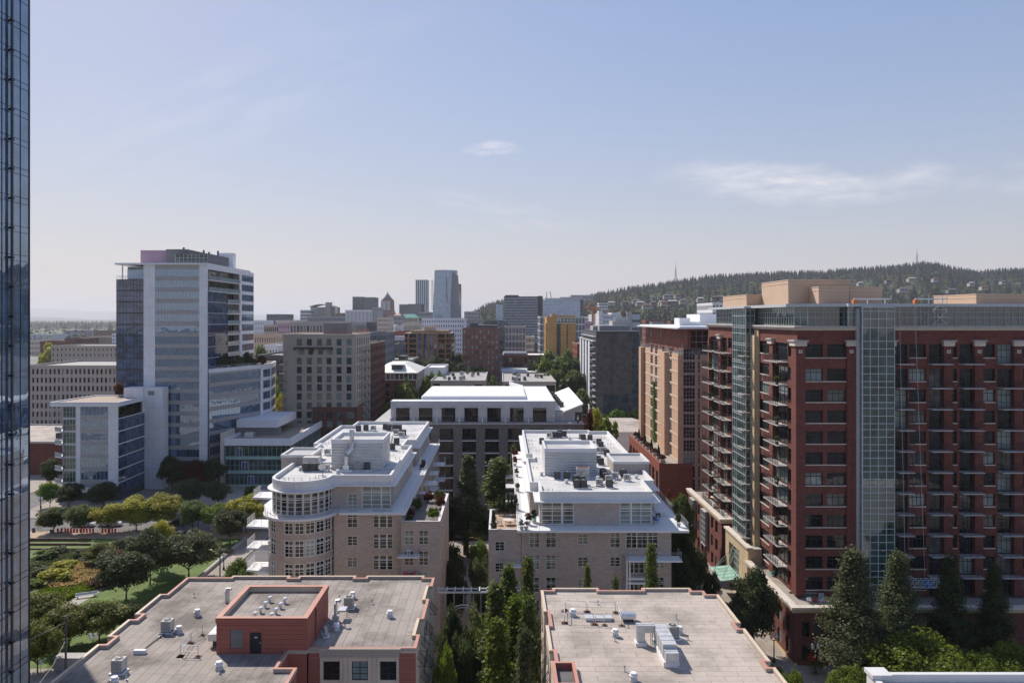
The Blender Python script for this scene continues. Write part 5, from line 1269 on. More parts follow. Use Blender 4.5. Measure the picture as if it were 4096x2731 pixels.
# ---------------------------------------------------------------- dark glass tower
K2 = thing('glass_tower', 'dark grey glass apartment tower with pale fins and balconies on its left side', 'apartment tower', (52, 370, 0))
Y2, X2 = 342.0, 41.4; z2 = lambda py: H - (py - CY) * Y2 / F
fs = Face(X2, Y2); ww = P(2556, Y2) - X2; zt = z2(1328)
zs = lin(2, zt, 15); zs = sorted(zs + [z - .9 for z in zs[1:]])
for a, b in ((0, .385), (.385, 1)):
 us = lin(ww * a, ww * b, 7 if a == 0 else 11)
 curtain(fs, ww * a, ww * b, 0, zt, us, zs, 'charcoal', 'glasst', .1, .3, .25).build('curtain_wall', K2)
m = MB(); m.box(X2 - .1, Y2 - .3, zt, X2 + ww + .1, 400, zt + .35, 'dark'); m.box(X2 + ww * .385 - .25, Y2 - .35, 0, X2 + ww * .385 + .25, Y2 + .3, zt, 'dark'); m.box(X2, Y2 + .3, 0, X2 + ww, 400, zt, 'charcoal', 's'); m.build('frame', K2)
fl = Face(X2 - .02, 400, R(-90))
for i, y in enumerate((399.5, 386, 373, 360)):
 m = MB(); m.box(X2 - 1.6, y - 5.2, 2, X2 - .03, y, zt - 4.5 + (i == 0), 'wpanel', 'e'); m.build('pale_fin', K2)
for k in range(13):
 z = 3 + k * 2.75
 for y in (394, 381, 368): window(K2, fl, 400 - y + .2, z, 6.6, 2.1, .2, 3, 1, 'dark', 'd', sub=False)
 balcony(K2, fl, 400 - 354.5, z - .2, 11, 1.6, 'concrete', 'black')
m = MB(); m.box(X2 - 1.8, Y2 - .2, zt - 4.2, X2 + .0, 400, zt - 3.9, 'gframe'); m.box(X2 - 1.2, Y2, zt - 2.2, X2, 400, zt - 2.0, 'gframe'); m.build('eave', K2)
m = MB(); m.box(P(2398, 360), 360, zt + .35, P(2520, 360), 385, Q(1302, 360), 'louver'); m.build('plant_screen', K2)
m = MB(); m.box(P(2372, 368), 368, zt + .35, P(2398, 368), 380, Q(1303, 368), 'concrete'); m.build('plant_screen', K2)
m = MB(); m.box(P(2450, 372), 372, zt + .35, P(2518, 372), 384, Q(1283, 372), 'concrete'); m.build('plant_room', K2)
for k in range(5):
 m = MB(); x = P(2463 + k * 11, 374); m.cyl(x, 375, Q(1283, 372), Q(1270 - (k % 3) * 3, 372), .8, 'galvdull'); m.build('exhaust_stack', K2)
finish(K2)
HH = thing('commercial_building', 'low white walled building with pale shallow roof left of the orange tower', 'building', (58, 290, 0))
Yh = 263; zh = Q(1727, Yh); w = MB(); x0, x1 = P(2432, Yh), P(2600, Yh)
w.box(x0, Yh, 0, x1, 300, zh, 'wpanel', 't'); w.build('wall', HH)
m = MB(); m.poly([(x0 - .3, Yh - .3, zh), (x1, Yh - .3, zh), (x1, 282, zh + 1.4), (x0 - .3, 282, zh + 1.4)], 'cap'); m.poly([(x0 - .3, 282, zh + 1.4), (x1, 282, zh + 1.4), (x1, 300, zh), (x0 - .3, 300, zh)], 'cap'); m.poly([(x0 - .3, Yh - .3, zh), (x0 - .3, 282, zh + 1.4), (x0 - .3, 300, zh)], 'white'); m.build('roof', HH)
for k in range(3): window(HH, Face(x0, Yh), 2 + k * 5, 1, 3.2, 3, -.02, 3, 2, 'rustmetal', 'n')
finish(HH)
# ---------------------------------------------------------------- mirror glass tower at the left edge
GT = thing('glass_tower', 'mirror glass tower with thin black mullions and a dark vertical pipe at the left edge', 'glass tower', (-72, 60, 0))
fE = Face(-56, 26, R(90)); us = sorted([91.75 - 26 - 1.66 * i for i in range(39) if 91.75 - 26 - 1.66 * i > 0] + [.03])
for k in range(-25, 9):
 z0 = max(.2, 82.40 + 3.36 * k - 2.63); z1 = 83.13 + 3.36 * k
 if z1 < 1: continue
 curtain(fE, 0, 65.75, z0, z1, us, [z1 - .73, z1 - .03], 'black', 'mirror', .045, .1, .06).build('curtain_wall', GT)
m = MB(); m.box(-92, 26, 0, -56.12, 91.75, 113, 'glassdk'); m.box(-56.12, 91.7, 0, -55.98, 91.85, 113, 'black'); m.build('body', GT)
m = MB(); m.tube([(-55.75, 88.1, .3), (-55.75, 88.1, 112)], .15, 'charcoal', 8); m.build('pipe', GT)
for k in range(-24, 9):
 m = MB(); m.box(-55.98, 87.9, 82.4 + 3.36 * k + .2, -55.6, 88.3, 82.4 + 3.36 * k + .45, 'black'); m.build('pipe_bracket', GT)

# ---------------------------------------------------------------- grey loft block behind the garden path
E = thing('loft_building', 'long grey brick loft block with white panelled top storey and bright sloping roofs', 'apartment building', (-4, 210, 0))
YE = 188; xE = lambda p: P(p, YE); zE = lambda p: H - (p - CY) * YE / F
x0, x1 = xE(1560), xE(2222); xr = xE(2335)
cols_ = [1761 - 182 - 91 * 0 + 91.2 * i for i in range(7)]        # left sides of the seven bays
xl_ = P(1690, 196); f = Face(x0, YE + 1.2); w = MB(); ops = []
for c in cols_:
 u0 = P(c, YE + 1.2) - x0 + .3; ops.append((u0, u0 + 3.35, 23.55, 27.0)); window(E, f, u0, 23.55, 3.35, 3.45, .25, 4, 3, 'bframe', 'd', fw=.07)
wall(w, f, 0, x1 - x0, 23.5, 28.6, ops, .25, 'gpanel'); wall(w, Face(x1, YE + 1.2, R(90)), 0, 30, 23.5, 28.6, [], .1, 'gpanel'); wall(w, Face(x0, 193, R(-90)), 0, 193 - YE - 1.2, 23.5, 28.6, [], .1, 'gpanel'); wall(w, Face(xl_, 230, R(-90)), 0, 37, 23.5, 28.6, [], .1, 'gpanel')
w.build('top_storey', E)
for c in cols_:
 m = MB(); u0 = P(c, YE + 1.2) + .1; m.box(u0, YE + .7, 27.05, u0 + 3.8, YE + 1.19, 27.3, 'gframe'); m.build('lintel', E)
 m = MB(); m.box(u0 - 1.05, YE - .1, 23.5, u0 - .8, YE + 1.15, 24.7, 'white'); m.build('terrace_divider', E)
f = Face(xE(1490), YE); w = MB(); ops = []; ul = lambda p: xE(p) - xE(1490)
for i, c in enumerate(cols_):
 c2 = c - 3
 for k in range(6):
  z = 23.0 - .9 - 3.0 * k - 2.6
  ops.append((ul(c2), ul(c2 + 54), z, z + 2.6)); window(E, f, ul(c2), z, ul(c2 + 54) - ul(c2), 2.6, .5, 3, 2, 'bframe', 'd', fw=.07)
  if k: balcony(E, f, ul(c2) - .05, z + 2.75, ul(c2 + 54) - ul(c2) + .1, .5, 'white', 'black')
wall(w, f, 0, xE(2335) - xE(1490), 0, 23.3, ops, .5, 'greybrick'); wall(w, Face(xr, YE, R(90)), 0, 40, 0, 23.3, [], .1, 'greybrick'); wall(w, Face(xE(1490), 232, R(-90)), 0, 44, 0, 23.3, [], .1, 'greybrick')
w.build('wall', E)
m = MB(); m.box(xE(1490), YE - .25, 23.1, xr + .1, YE + .15, 23.5, 'concrete'); m.poly([(xE(1490), YE + .1, 23.45), (xr, YE + .1, 23.45), (xr, 232, 23.45), (xE(1490), 232, 23.45)], 'concrete'); m.build('terrace', E)
railing([(x0, YE - .05, 23.5), (x1, YE - .05, 23.5)], 1.05, 'dark', 4, .03, 2.2).build('terrace_railing', E)
m = MB(); xl = P(1690, 196); m.box(x0, YE + 1.3, 28.3, xl - .01, 193, 28.62, 'white'); m.box(xl - .005, YE + 1.3, 28.3, x1, 230, 28.62, 'white')
m.box(xl, 193, 28.62, P(2104, 193), 222, 29.3, 'white'); m.box(xl + .3, 193.3, 29.3, P(2104, 193) - .2, 221.7, 29.42, 'membrane2'); m.build('roof', E)
def slope(pts, th=.35):                                            # a sloping roof slab from its upper outline
 m = MB(); lo_ = [(x, y, z - th) for x, y, z in pts]; n = len(pts)
 m.poly(pts, 'membrane2'); m.poly(lo_[::-1], 'white')
 for i in range(n): j = (i + 1) % n; m.poly([lo_[i], lo_[j], pts[j], pts[i]], 'white')
 return m
a, b, c_, d = (15.0, 190, 26.0), (19.8, 190, 27.95), (19.8, 232, 28.2), (14.9, 232, 26.3)
slope([a, b, c_, d]).build('butterfly_roof', E)
slope([(6.2, 200, 28.75), (11.5, 200, 26.6), (11.5, 232, 26.2), (6.2, 232, 28.1)]).build('butterfly_roof', E)
slope([(2.0, 223, 29.6), (6.1, 223, 28.75), (6.1, 232, 28.75), (2.0, 232, 29.9)]).build('butterfly_roof', E)
m = MB(); m.poly([(11.3, YE + 4, 26.0), (15.2, YE + 4, 26.0), (15.2, 232, 26.2), (11.3, 232, 26.2)], 'membrane2'); m.build('roof_gutter', E)
w = MB(); f = Face(x1, YE + 3.5); uu = lambda p: P(p, YE + 3.5) - x1
wo = (uu(2300), uu(2328), 23.6, 27.3); window(E, f, wo[0], 23.6, wo[1] - wo[0], 2.1, .2, 2, 3, 'bframe', 'd')
wall(w, f, 0, xr - x1, 23.5, 25.9, [(wo[0], wo[1], 23.6, 25.7)], .2, 'gpanel'); w.poly([f.pt(15.1 - x1, 0, 25.9), f.pt(xr - x1, 0, 25.9), f.pt(xr - x1, 0, 27.6)], 'gpanel')
wall(w, Face(xr, YE + 3.5, R(90)), 0, 40, 23.5, 27.5, [], .1, 'gpanel'); w.build('end_storey', E)
m = MB()
for s in (-.25, .25): m.tube([(P(2252, 189) + s, 189.5, 23.5), (P(2247, 189) + s, 191.2, 25.95)], .04, 'galv', 5)
for k in range(7): z = 23.8 + k * .3; m.tube([(P(2251, 189) - .25, 189.5 + k * .12, z), (P(2251, 189) + .25, 189.5 + k * .12, z)], .025, 'galv', 4)
o_ = m.build('ladder'); tag(o_, 'aluminium ladder leaning on the white end storey of the grey loft block', 'ladder')
for px, py, w_ in ((1698, 1612, 'a'), (1826, 1608, 'b')): pass
kits('cd', [(P(p, y), y) for p, y in ((2168, 222), (2178, 219), (2166, 214), (2186, 210), (2180, 206), (2212, 224), (2220, 218), (2226, 212), (2232, 207), (2238, 202), (2246, 198), (2214, 214))], 26.15, '# dark condenser from the left in the gutter between the bright sloping roofs', 'condensers between the sloping roofs', 1.1)
finish(E)

# ---------------------------------------------------------------- white and glass complex on the left
def bands(t, w, f, u0, u1, z0, fh, n, bh, sill, nx, pane, mat, fr='gframe', skip=(), d=.12, name='window_band'):
 ops = []
 for k in range(n):
  if k in skip: continue
  z = z0 + k * fh + sill; ops.append((u0, u1, z, z + bh)); window(t, f, u0, z, u1 - u0, bh, d, nx, 1, fr, pane, sub=False, name=name, fw=.09)
 return ops
Wt = thing('white_tower', 'white panelled apartment tower with glass bands and corner balconies on the left', 'apartment tower', (-98, 246, 0))
YW = 225.6; xW = lambda p: P(p, YW); zW_ = lambda p: H - (p - CY) * YW / F
ZT = zW_(1059); f = Face(xW(465), YW); u = lambda p: xW(p) - xW(465); fh = 45.1 * YW / F; zf = [zW_(1072 + 45.1 * k + 45) for k in range(19)]
w = MB(); ops = []
for k, z in enumerate(zf):
 if z < 2: break
 ops.append((u(620), u(797), z + .85, z + 3.05)); window(Wt, f, u(620), z + .85, u(797) - u(620), 2.2, .12, 14, 1, 'steel', 'w', sub=False, name='window_band', fw=.05)
 if k: ops.append((u(466), u(574), z + .1, z + 3.2)); window(Wt, f, u(466), z + .1, u(574) - u(466), 3.1, .08, 8, 2, 'black', 'k', sub=False, name='window_band', fw=.07)
ops.append((u(500), u(574), zf[0] + .2, zf[0] + 2.9)); window(Wt, f, u(500), zf[0] + .2, u(574) - u(500), 2.7, 1.5, 6, 1, 'gframe', 's', sub=False, name='window_band')
wall(w, f, 0, u(574), 3, zf[0], [o for o in ops if o[1] < u(575) and o[3] < zf[0]], .1, 'charcoal')
wall(w, f, u(574), u(620), 3, ZT, [], .1, 'wpanel'); wall(w, f, u(620), u(797), 3, ZT, [o for o in ops if o[0] > u(600)], .12, 'spandrel'); wall(w, f, u(797), u(830), 3, ZT, [], .1, 'wpanel')
wall(w, Face(xW(830), YW, R(90)), 0, 38, 3, ZT, [], .1, 'wpanel') if False else None
w.poly([f.pt(0, 0, zf[0]), f.pt(u(574), 0, zf[0]), f.pt(u(574), 12, zf[0]), f.pt(0, 12, zf[0])], 'white')
wall(w, Face(xW(574), YW + 14, R(-90)), 0, 14, zf[0], ZT, [], .1, 'wpanel')
w.box(xW(500), YW + 1.6, zf[0], xW(574), YW + 8, ZT - .5, 'glassdk', 'n'); w.build('wall', Wt)
m = MB(); m.box(xW(463), YW - .6, ZT, xW(831), YW + 38.3, ZT + .5, 'wpanel'); m.build('roof', Wt)
m = MB(); m.box(xW(485), YW + .3, zf[0], xW(489), YW + .6, ZT, 'white'); m.build('column', Wt)
railing([(xW(466), YW + 8, zf[0]), (xW(466), YW + .1, zf[0]), (xW(574), YW + .1, zf[0])], 1.05, 'gframe', 3, .03, 1.4).build('terrace_railing', Wt)
XE_ = xW(830); fE = Face(XE_, YW, R(90)); yv = lambda p: -XE_ * F / (CX - p) - YW; w = MB(); ops = []
for k, z in enumerate(zf):
 if z < 2: break
 if k > 1: ops.append((.1, yv(908), z + .05, z + 3.2)); window(Wt, fE, .1, z + .05, yv(908) - .1, 3.15, .05, 9, 2, 'black', 'k', sub=False, name='window_band', fw=.07)
 ops.append((yv(967), yv(1014), z + .85, z + 3.05)); window(Wt, fE, yv(967), z + .85, yv(1014) - yv(967), 2.2, .12, 7, 1, 'steel', 'w', sub=False, name='window_band', fw=.05)
 a0, b0 = (yv(908) if k > 1 else .4), yv(958); ops.append((a0, b0, z + .05, z + 2.95))
 window(Wt, fE, a0, z + .05, b0 - a0, 2.9, 1.9, 5, 1, 'gframe', 'n', sub=False, name='window_band')
 m = MB(); q = [fE.pt(a0, -.35, 0), fE.pt(b0, -.35, 0), fE.pt(b0, 1.8, 0), fE.pt(a0, 1.8, 0)]; m.prism([(p[0], p[1]) for p in q], z - .25, z, 'whitecap'); s = m.build('balcony', Wt)
 m = MB(); m.poly([fE.pt(a0, -.3, z + .05), fE.pt(b0, -.3, z + .05), fE.pt(b0, -.3, z + 1.05), fE.pt(a0, -.3, z + 1.05)], 'railglass'); m.tube([fE.pt(a0, -.3, z + 1.05), fE.pt(b0, -.3, z + 1.05)], .03, 'gframe'); o_ = m.build('railing', Wt); o_.parent = s
wall(w, fE, 0, yv(1015), 3, ZT, ops, 1.9, 'wpanel', 'spandrel'); wall(w, Face(XE_, YW + yv(1015), R(180)), 0, 25, 3, ZT, [], .1, 'wpanel'); wall(w, Face(xW(465), YW + 38, R(-90)), 0, 38, 3, zf[0], [], .1, 'charcoal'); w.build('side_wall', Wt)
m = MB(); m.box(P(562, 234), 234, ZT + .5, P(668, 234), 246, Q(1001, 234), 'pink', 'b'); m.build('plant_screen', Wt)
m = MB(); m.box(P(664, 232), 232, ZT + .5, P(782, 238), 260, Q(997, 232), 'greypanel', 'b'); m.build('plant_screen', Wt)
m = MB(); m.box(P(698, 229), 229, ZT + .5, P(850, 232), 246, Q(1014, 229), 'greypanel', 'b'); m.build('plant_room', Wt)
curtain(Face(P(702, 228.9), 228.9), 0, 9.5, ZT + .7, Q(1016, 229), lin(0, 9.5, 8), [ZT + 1.2, ZT + 2.2], 'gframe', 'glassm', .09, .1, .06).build('plant_glazing', Wt)
m = MB(); m.box(P(872, 260), 260, ZT + .5, P(931, 260), 263, Q(1012, 260), 'wpanel', 'b'); m.build('plant_screen', Wt)
for p, y, h_ in ((735, 234, 990), (815, 245, 1001), (836, 246, 1008), (872, 250, 1004)):
 m = MB(); m.cyl(P(p, y), y, ZT + 2, Q(h_, y), .3, 'charcoal'); m.build('exhaust_stack', Wt)
finish(Wt)
Wl = thing('white_building', 'lower white framed wing with planted roof edge right of the white tower', 'apartment building', (-79, 248, 0))
q = [(-86.07, 226.23), (-77.09, 248.56), (-76.21, 255.13), (-78.84, 269.37), (-91.98, 269.37)]; w = MB(); zt = 33.7
for i in range(len(q)):
 a, b = q[i], q[(i + 1) % len(q)]; fc, ln_ = edge_face(a, b); ops = []
 if i < 3:
  for k in range(9):
   z = 29.8 - 3.55 * k; ops.append((.8, ln_ - .5, z, z + 2.45)); window(Wl, fc, .8, z, ln_ - 1.3, 2.45, .15, max(2, int(ln_ / 1.2)), 1, 'steel', 'w', sub=False, name='window_band', fw=.05)
 wall(w, fc, 0, ln_, 2, zt, ops, .15, 'spandrel' if i == 0 else 'wpanel')
w.build('wall', Wl)
m = MB(); m.ring(inset(q, -.15), .5, zt - .9, zt + .25, 'wpanel'); m.poly([(x, y, zt - .3) for x, y in inset(q, .2)], 'gravel'); m.build('parapet', Wl)
railing([(x, y, zt + .25) for x, y in inset(q, .1)[:3]], .8, 'gframe', 3, .03, 1.4).build('terrace_railing', Wl)
m = MB(); a, b = q[0], q[1]; fc, ln_ = edge_face(a, b); p0 = fc.pt(ln_ - .5, -.15, 0); m.prism([fc.pt(ln_ - .9, -.2, 0)[:2], fc.pt(ln_ - .1, -.2, 0)[:2], fc.pt(ln_ - .1, .5, 0)[:2], fc.pt(ln_ - .9, .5, 0)[:2]], 2, zt - .9, 'wpanel'); m.build('pier', Wl); finish(Wl)
Wf = thing('white_building', 'low white framed glass block with brown ballast roof and white balconies facing the park', 'apartment building', (-110, 215, 0))
YF = 206; xF = lambda p: P(p, YF); f = Face(xF(205), YF); u = lambda p: xF(p) - xF(205); zt = 26.6; w = MB(); ops = []
zk = [23.0 - 3.42 * k for k in range(7)]
for z in zk:
 ops += [(u(322), u(432), z, z + 2.4), (u(252), u(303), z - .6, z + 2.4)]
 window(Wf, f, u(322), z, u(432) - u(322), 2.4, .12, 7, 1, 'gframe', 'w', sub=False, name='window_band', fw=.08); window(Wf, f, u(252), z - .6, u(303) - u(252), 3.0, .12, 4, 2, 'gframe', 'g', sub=False, name='window_band', fw=.08)
wall(w, f, u(250), u(304), 3.4, zt - 1.2, [o for o in ops if o[1] < u(310)], .12, 'gframe'); wall(w, f, u(304), u(321), 3.4, zt - 1.2, [], .1, 'wpanel'); wall(w, f, u(321), u(433), 3.4, zt - 1.2, [o for o in ops if o[0] > u(310)], .12, 'spandrel'); wall(w, f, u(433), u(473), 3.4, zt - 1.2, [], .1, 'wpanel')
w.box(xF(250), YF + 1.5, 0, xF(470), 225, 3.4, 'charcoal', 't'); w.box(xF(250), YF, 3.2, xF(473), YF + 1.5, 3.4, 'wpanel'); wall(w, Face(xF(250), 225, R(-90)), 0, 19, 3.4, zt - 1.2, [], .1, 'spandrel'); w.build('wall', Wf)
x1 = xF(473); fE = Face(x1, YF, R(90)); w = MB(); ops = []
yq = lambda p: -x1 * F / (CX - p) - YF
for k, z in enumerate(zk):
 if k: ops.append((.05, yq(578), z - .7, z + 2.4)); window(Wf, fE, .05, z - .7, yq(578) - .05, 3.1, .06, 8, 2, 'black', 'k', sub=False, name='window_band', fw=.08)
 else: ops.append((.05, yq(570), z - .8, z + 2.4)); window(Wf, fE, .05, z - .8, yq(570) - .05, 3.0, 2.5, 5, 1, 'gframe', 'n', sub=False, name='window_band')
 if k: ops.append((yq(592), yq(624), z, z + 2.4)); window(Wf, fE, yq(592), z, yq(624) - yq(592), 2.4, .12, 5, 1, 'gframe', 'n', sub=False, name='window_band', fw=.08)
wall(w, fE, 0, 19, 2, zt - 1.2, ops, .5, 'wpanel', 'spandrel'); w.build('side_wall', Wf)
m = MB(); m.prism([(xF(202), YF - .4), (x1 + .3, YF - .4), (x1 + .3, 225), (xF(235), 225)], zt - 1.2, zt - .3, 'wpanel', 'gravel'); m.ring([(xF(202), YF - .4), (x1 + .3, YF - .4), (x1 + .3, 225), (xF(235), 225)], .4, zt - .29, zt, 'wpanel'); m.build('roof', Wf)
m = MB(); m.box(P(495, 220), 220, zt - .3, x1 + .02, 224.9, Q(1551, 220), 'wpanel'); m.box(P(505, 219.9), 219.9, zt - .2, P(528, 219.9), 220, zt + 2.0, 'white'); m.build('stair_house', Wf)
m = MB(); m.box(x1 + .03, 221, 0, P(650, 221), 224.9, Q(1551, 220), 'wpanel'); m.box(P(592, 220.9), 220.9, zt + .3, P(616, 220.9), 221, zt + 1.5, 'louver'); m.build('end_pier', Wf)
for z in zk[1:]:
 m = MB(); m.prism([(xF(210), YF + 1), (xF(252), YF - .6), (xF(252), YF + 4), (xF(210), YF + 4)], z - 1.0, z - .75, 'white'); s = m.build('balcony', Wf)
 m = MB(); m.poly([(xF(210), YF + 1, z - .75), (xF(252), YF - .6, z - .75), (xF(252), YF - .6, z + .3), (xF(210), YF + 1, z + .3)], 'railglass'); m.tube([(xF(210), YF + 1, z + .3), (xF(252), YF - .6, z + .3)], .03, 'white'); o_ = m.build('railing', Wf); o_.parent = s
finish(Wf)
GB = thing('glass_building', 'low green glass office block with white roof fascia and brown roof', 'office building', (-71, 246, 0))
YG = 224.5; xg = P(902, YG); f = Face(xg, YG); w = MB(); ln_ = -61.4 - xg
for k in range(4):
 z = 8.9 - 4.1 * k
 curtain(f, 0, ln_, z - .9, z, lin(0, ln_, 14), [z - .9, z - .04], 'gframe', 'canopy', .06).build('glass_spandrel', GB)
 curtain(f, 0, ln_, z, z + 2.85, lin(0, ln_, 14), [z + 1.4] if k % 2 else [], 'gframe', 'glassg', .06).build('window_band', GB)
 c = 3 + k * 1.7; m = MB(); f2 = Face(xg + c, YG - .03); m.box(xg + c, YG - .04, z, xg + c + 1.9, YG + .02, z + 2.5, 'glassdk')
 for a in (0, .93, 1.82): m.box(xg + c + a, YG - .1, z, xg + c + a + .1, YG - .045, z + 2.5, 'white')
 m.box(xg + c, YG - .1, z + 2.4, xg + c + 1.92, YG - .045, z + 2.52, 'white'); m.build('door', GB)
fE = Face(-61.4, YG, R(90))
curtain(fE, 0, 43, 1, 12.0, lin(0, 43, 28), lin(1, 12.0, 4), 'gframe', 'glassg', .07).build('curtain_wall', GB)
m = MB(); m.box(xg, YG + .15, 0, -61.55, 271, 12.0, 'charcoal'); m.build('core', GB)
m = MB(); q = [(xg - .3, YG - .4), (-61.1, YG - .4), (-61.1, 271), (xg - .3, 271)]; m.ring(q, .6, 12.0, 14.0, 'wpanel', 'white'); m.poly([(x, y, 13.2) for x, y in inset(q, .5)], 'gravel'); m.build('roof', GB)
m = MB(); m.box(P(884, YG), YG - .6, 0, xg - .32, YG + 9, 15.6, 'stone'); m.build('stone_pier', GB)
m = MB(); m.box(-81.5, 237, 13.2, -68, 238, 15.3, 'louver'); m.box(-81, 236, 15.5, -68.5, 257, 17.9, 'wpanel', 'b'); m.build('plant_screen', GB)
m = MB(); m.box(-76.6, 230, 13.2, -74, 232, 14.8, 'galv'); m.build('air_handler', GB)

# ---------------------------------------------------------------- a plain block with windows, for the streets further off
PMB = {}
def pane_only(w_, h_, pane, nx):
 k = ('po', round(w_, 2), round(h_, 2), pane, nx)
 if k not in PMB:
  m = MB(); m.poly([(0, 0, 0), (w_, 0, 0), (w_, 0, h_), (0, 0, h_)], pane)
  for i in range(1, nx): m.box(w_ * i / nx - .06, -.05, 0, w_ * i / nx + .06, -.002, h_, 'gframe', 'bn')
  PMB[k] = m
 return k, PMB[k]
def fenestrate(t, w, f, ln_, z0, z1, mat, rows, cols, style, pane, wf, hf, vis, d, nx=1, off=0):
 fh = (z1 - z0 - off) / rows; ops = []; cw = ln_ / cols
 rr = range(max(0, rows - vis), rows)
 if style == 'glass':
  curtain(f, 0, ln_, z0, z1, lin(0, ln_, cols), sorted(lin(z0, z1, rows)), 'gframe' if pane in ('s',) else 'charcoal', pick(pane), max(.12, ln_ / cols * .12), .2, .15).build('curtain_wall', t)
  return
 if style == 'pier':
  for c in range(cols): u = c * cw + cw * (1 - wf) / 2; za = z0 + fh * (rows - vis); ops.append((u, u + cw * wf, za, z1 - off - .5)); k, m = pane_only(cw * wf, z1 - off - .5 - za, pick(pane), 1); put(t, 'window_strip', k, m, f.pt(u, d, za), f.r, None, 9)
 elif style == 'band':
  for r_ in rr: z = z0 + r_ * fh + fh * (1 - hf) * .6; ops.append((ln_ * .02, ln_ * .98, z, z + fh * hf)); k, m = pane_only(ln_ * .96, fh * hf, pick(pane), cols); put(t, 'window_band', k, m, f.pt(ln_ * .02, d, z), f.r, None, 9)
 else:
  for r_ in rr:
   for c in range(cols):
    z = z0 + r_ * fh + fh * (1 - hf) * .6; u = c * cw + cw * (1 - wf) / 2; ops.append((u, u + cw * wf, z, z + fh * hf)); k, m = pane_only(cw * wf, fh * hf, pick(pane), nx); put(t, 'window', k, m, f.pt(u, d, z), f.r, None, 1)
 wall(w, f, 0, ln_, z0, z1, ops, d, mat)
def block(name, label, px0, px1, pyt, Y, dep, mat, rows, cols, style='punch', pane='n', wf=.5, hf=.55, vis=99, zb=0, top=None, group=None, cat='building', nx=1, off=.8, side=None, roofm='roofgrey', scols=None):
 x0, x1 = P(px0, Y), P(px1, Y); zt = Q(pyt, Y); t = thing(name, label, cat, ((x0 + x1) / 2, Y, 0), group); d = .3 if Y < 700 else .6
 w = MB(); vis = min(vis, rows)
 fenestrate(t, w, Face(x0, Y), x1 - x0, zb, zt, mat, rows, cols, style, pane, wf, hf, vis, d, nx, off)
 sc_ = scols or max(2, int(cols * dep / max(5, x1 - x0)))
 if x1 < 0 and side != 'no': fenestrate(t, w, Face(x1, Y, R(90)), dep, zb, zt, mat, rows, sc_, style, pane, wf, hf, vis, d, nx, off)
 else: wall(w, Face(x1, Y, R(90)), 0, dep, zb, zt, [], .1, mat)
 if x0 > 0 and side != 'no': fenestrate(t, w, Face(x0, Y + dep, R(-90)), dep, zb, zt, mat, rows, sc_, style, pane, wf, hf, vis, d, nx, off)
 else: wall(w, Face(x0, Y + dep, R(-90)), 0, dep, zb, zt, [], .1, mat)
 wall(w, Face(x1, Y + dep, R(180)), 0, x1 - x0, zb, zt, [], .1, mat)
 w.build('wall', t)
 q = [(x0, Y), (x1, Y), (x1, Y + dep), (x0, Y + dep)]
 m = MB(); m.poly([(x, y, zt - .7) for x, y in inset(q, .3)], roofm); m.ring(inset(q, -.1), .5, zt - .75, zt + .12, mat, 'concrete'); m.build('roof', t)
 for a, b, py, y0, dp2, mt in (top or ()):
  m = MB(); m.box(P(a, Y), Y + y0, zt - .7, P(b, Y), Y + y0 + dp2, Q(py, Y + y0), mt, 'b'); m.build('plant_room', t)
 finish(t); return t
# beige block left of the middle, with its brick base and brick neighbour
KB = thing('apartment_building', 'beige apartment block with dark green windows, orange fenced roof and red brick base', 'apartment building', (-62, 277, 0))
YK = 263; xK = lambda p: P(p, YK); zK = lambda p: H - (p - CY) * YK / F; f = Face(xK(1132), YK); u = lambda p: xK(p) - xK(1132); w = MB(); ops = []
for k, py in enumerate((1355, 1391, 1430, 1466, 1502, 1536, 1572, 1609, 1645, 1682, 1718)):
 for c, a in enumerate((1187, 1227, 1268, 1306, 1346, 1386)):
  if k == 1 and c < 4: a = (1195, 1233, 1272, 1310)[c]
  z = zK(py + 27); ops.append((u(a), u(a + 20), z, z + 2.25)); window(KB, f, u(a), z, u(a + 20) - u(a), 2.25, .25, 2, 2, 'bframe', 't' if c < 4 or k < 2 else 't', sub=False)
wall(w, f, 0, u(1425), 0, zK(1339), ops, .25, 'beige')
x1 = xK(1425); fE = Face(x1, YK, R(90)); ops = []
for k in range(11):
 for uu_ in (2, 5.2, 8.5, 12, 15.5, 19.5, 23): z = zK(1355 + 36.3 * k + 27); ops.append((uu_, uu_ + 1.4, z, z + 2.3)); window(KB, fE, uu_, z, 1.4, 2.3, .25, 2, 2, 'bframe', 't', sub=False)
wall(w, fE, 0, 28, 0, zK(1339), ops, .25, 'beige'); wall(w, Face(x1, YK + 28, R(180)), 0, 25, 0, zK(1339), [], .1, 'beige'); wall(w, Face(xK(1132), YK + 28, R(-90)), 0, 28, 0, zK(1339), [], .1, 'beige')
w.build('wall', KB)
q = [(xK(1132), YK), (x1, YK), (x1, YK + 28), (xK(1132), YK + 28)]
m = MB(); m.ring(inset(q, -.15), .5, zK(1339), zK(1335), 'cream'); m.poly([(x, y, zK(1339)) for x, y in inset(q, .3)], 'roofgrey'); m.build('roof', KB)
m = MB(); m.box(xK(1272), YK + 8, zK(1339), xK(1368), YK + 18, Q(1291, YK + 8), 'greypanel', 'b'); m.build('plant_room', KB)
m = MB(); m.box(xK(1176), YK - 1.0, zK(1394), xK(1332), YK - .02, zK(1389), 'black')
for a in (1180, 1215, 1255, 1297, 1328): m.box(xK(a) - .15, YK - 1.1, zK(1400), xK(a) + .15, YK - .02, zK(1389), 'black')
m.build('pergola', KB)
fr3 = railing([(xK(1180), YK + .6, zK(1335)), (xK(1460) - 3, YK + .6, zK(1335)), (x1 - .5, YK + 27, zK(1335))], 1.1, 'orangepaint', 2, .05, 2.6); fr3.build('orange_fence', KB)
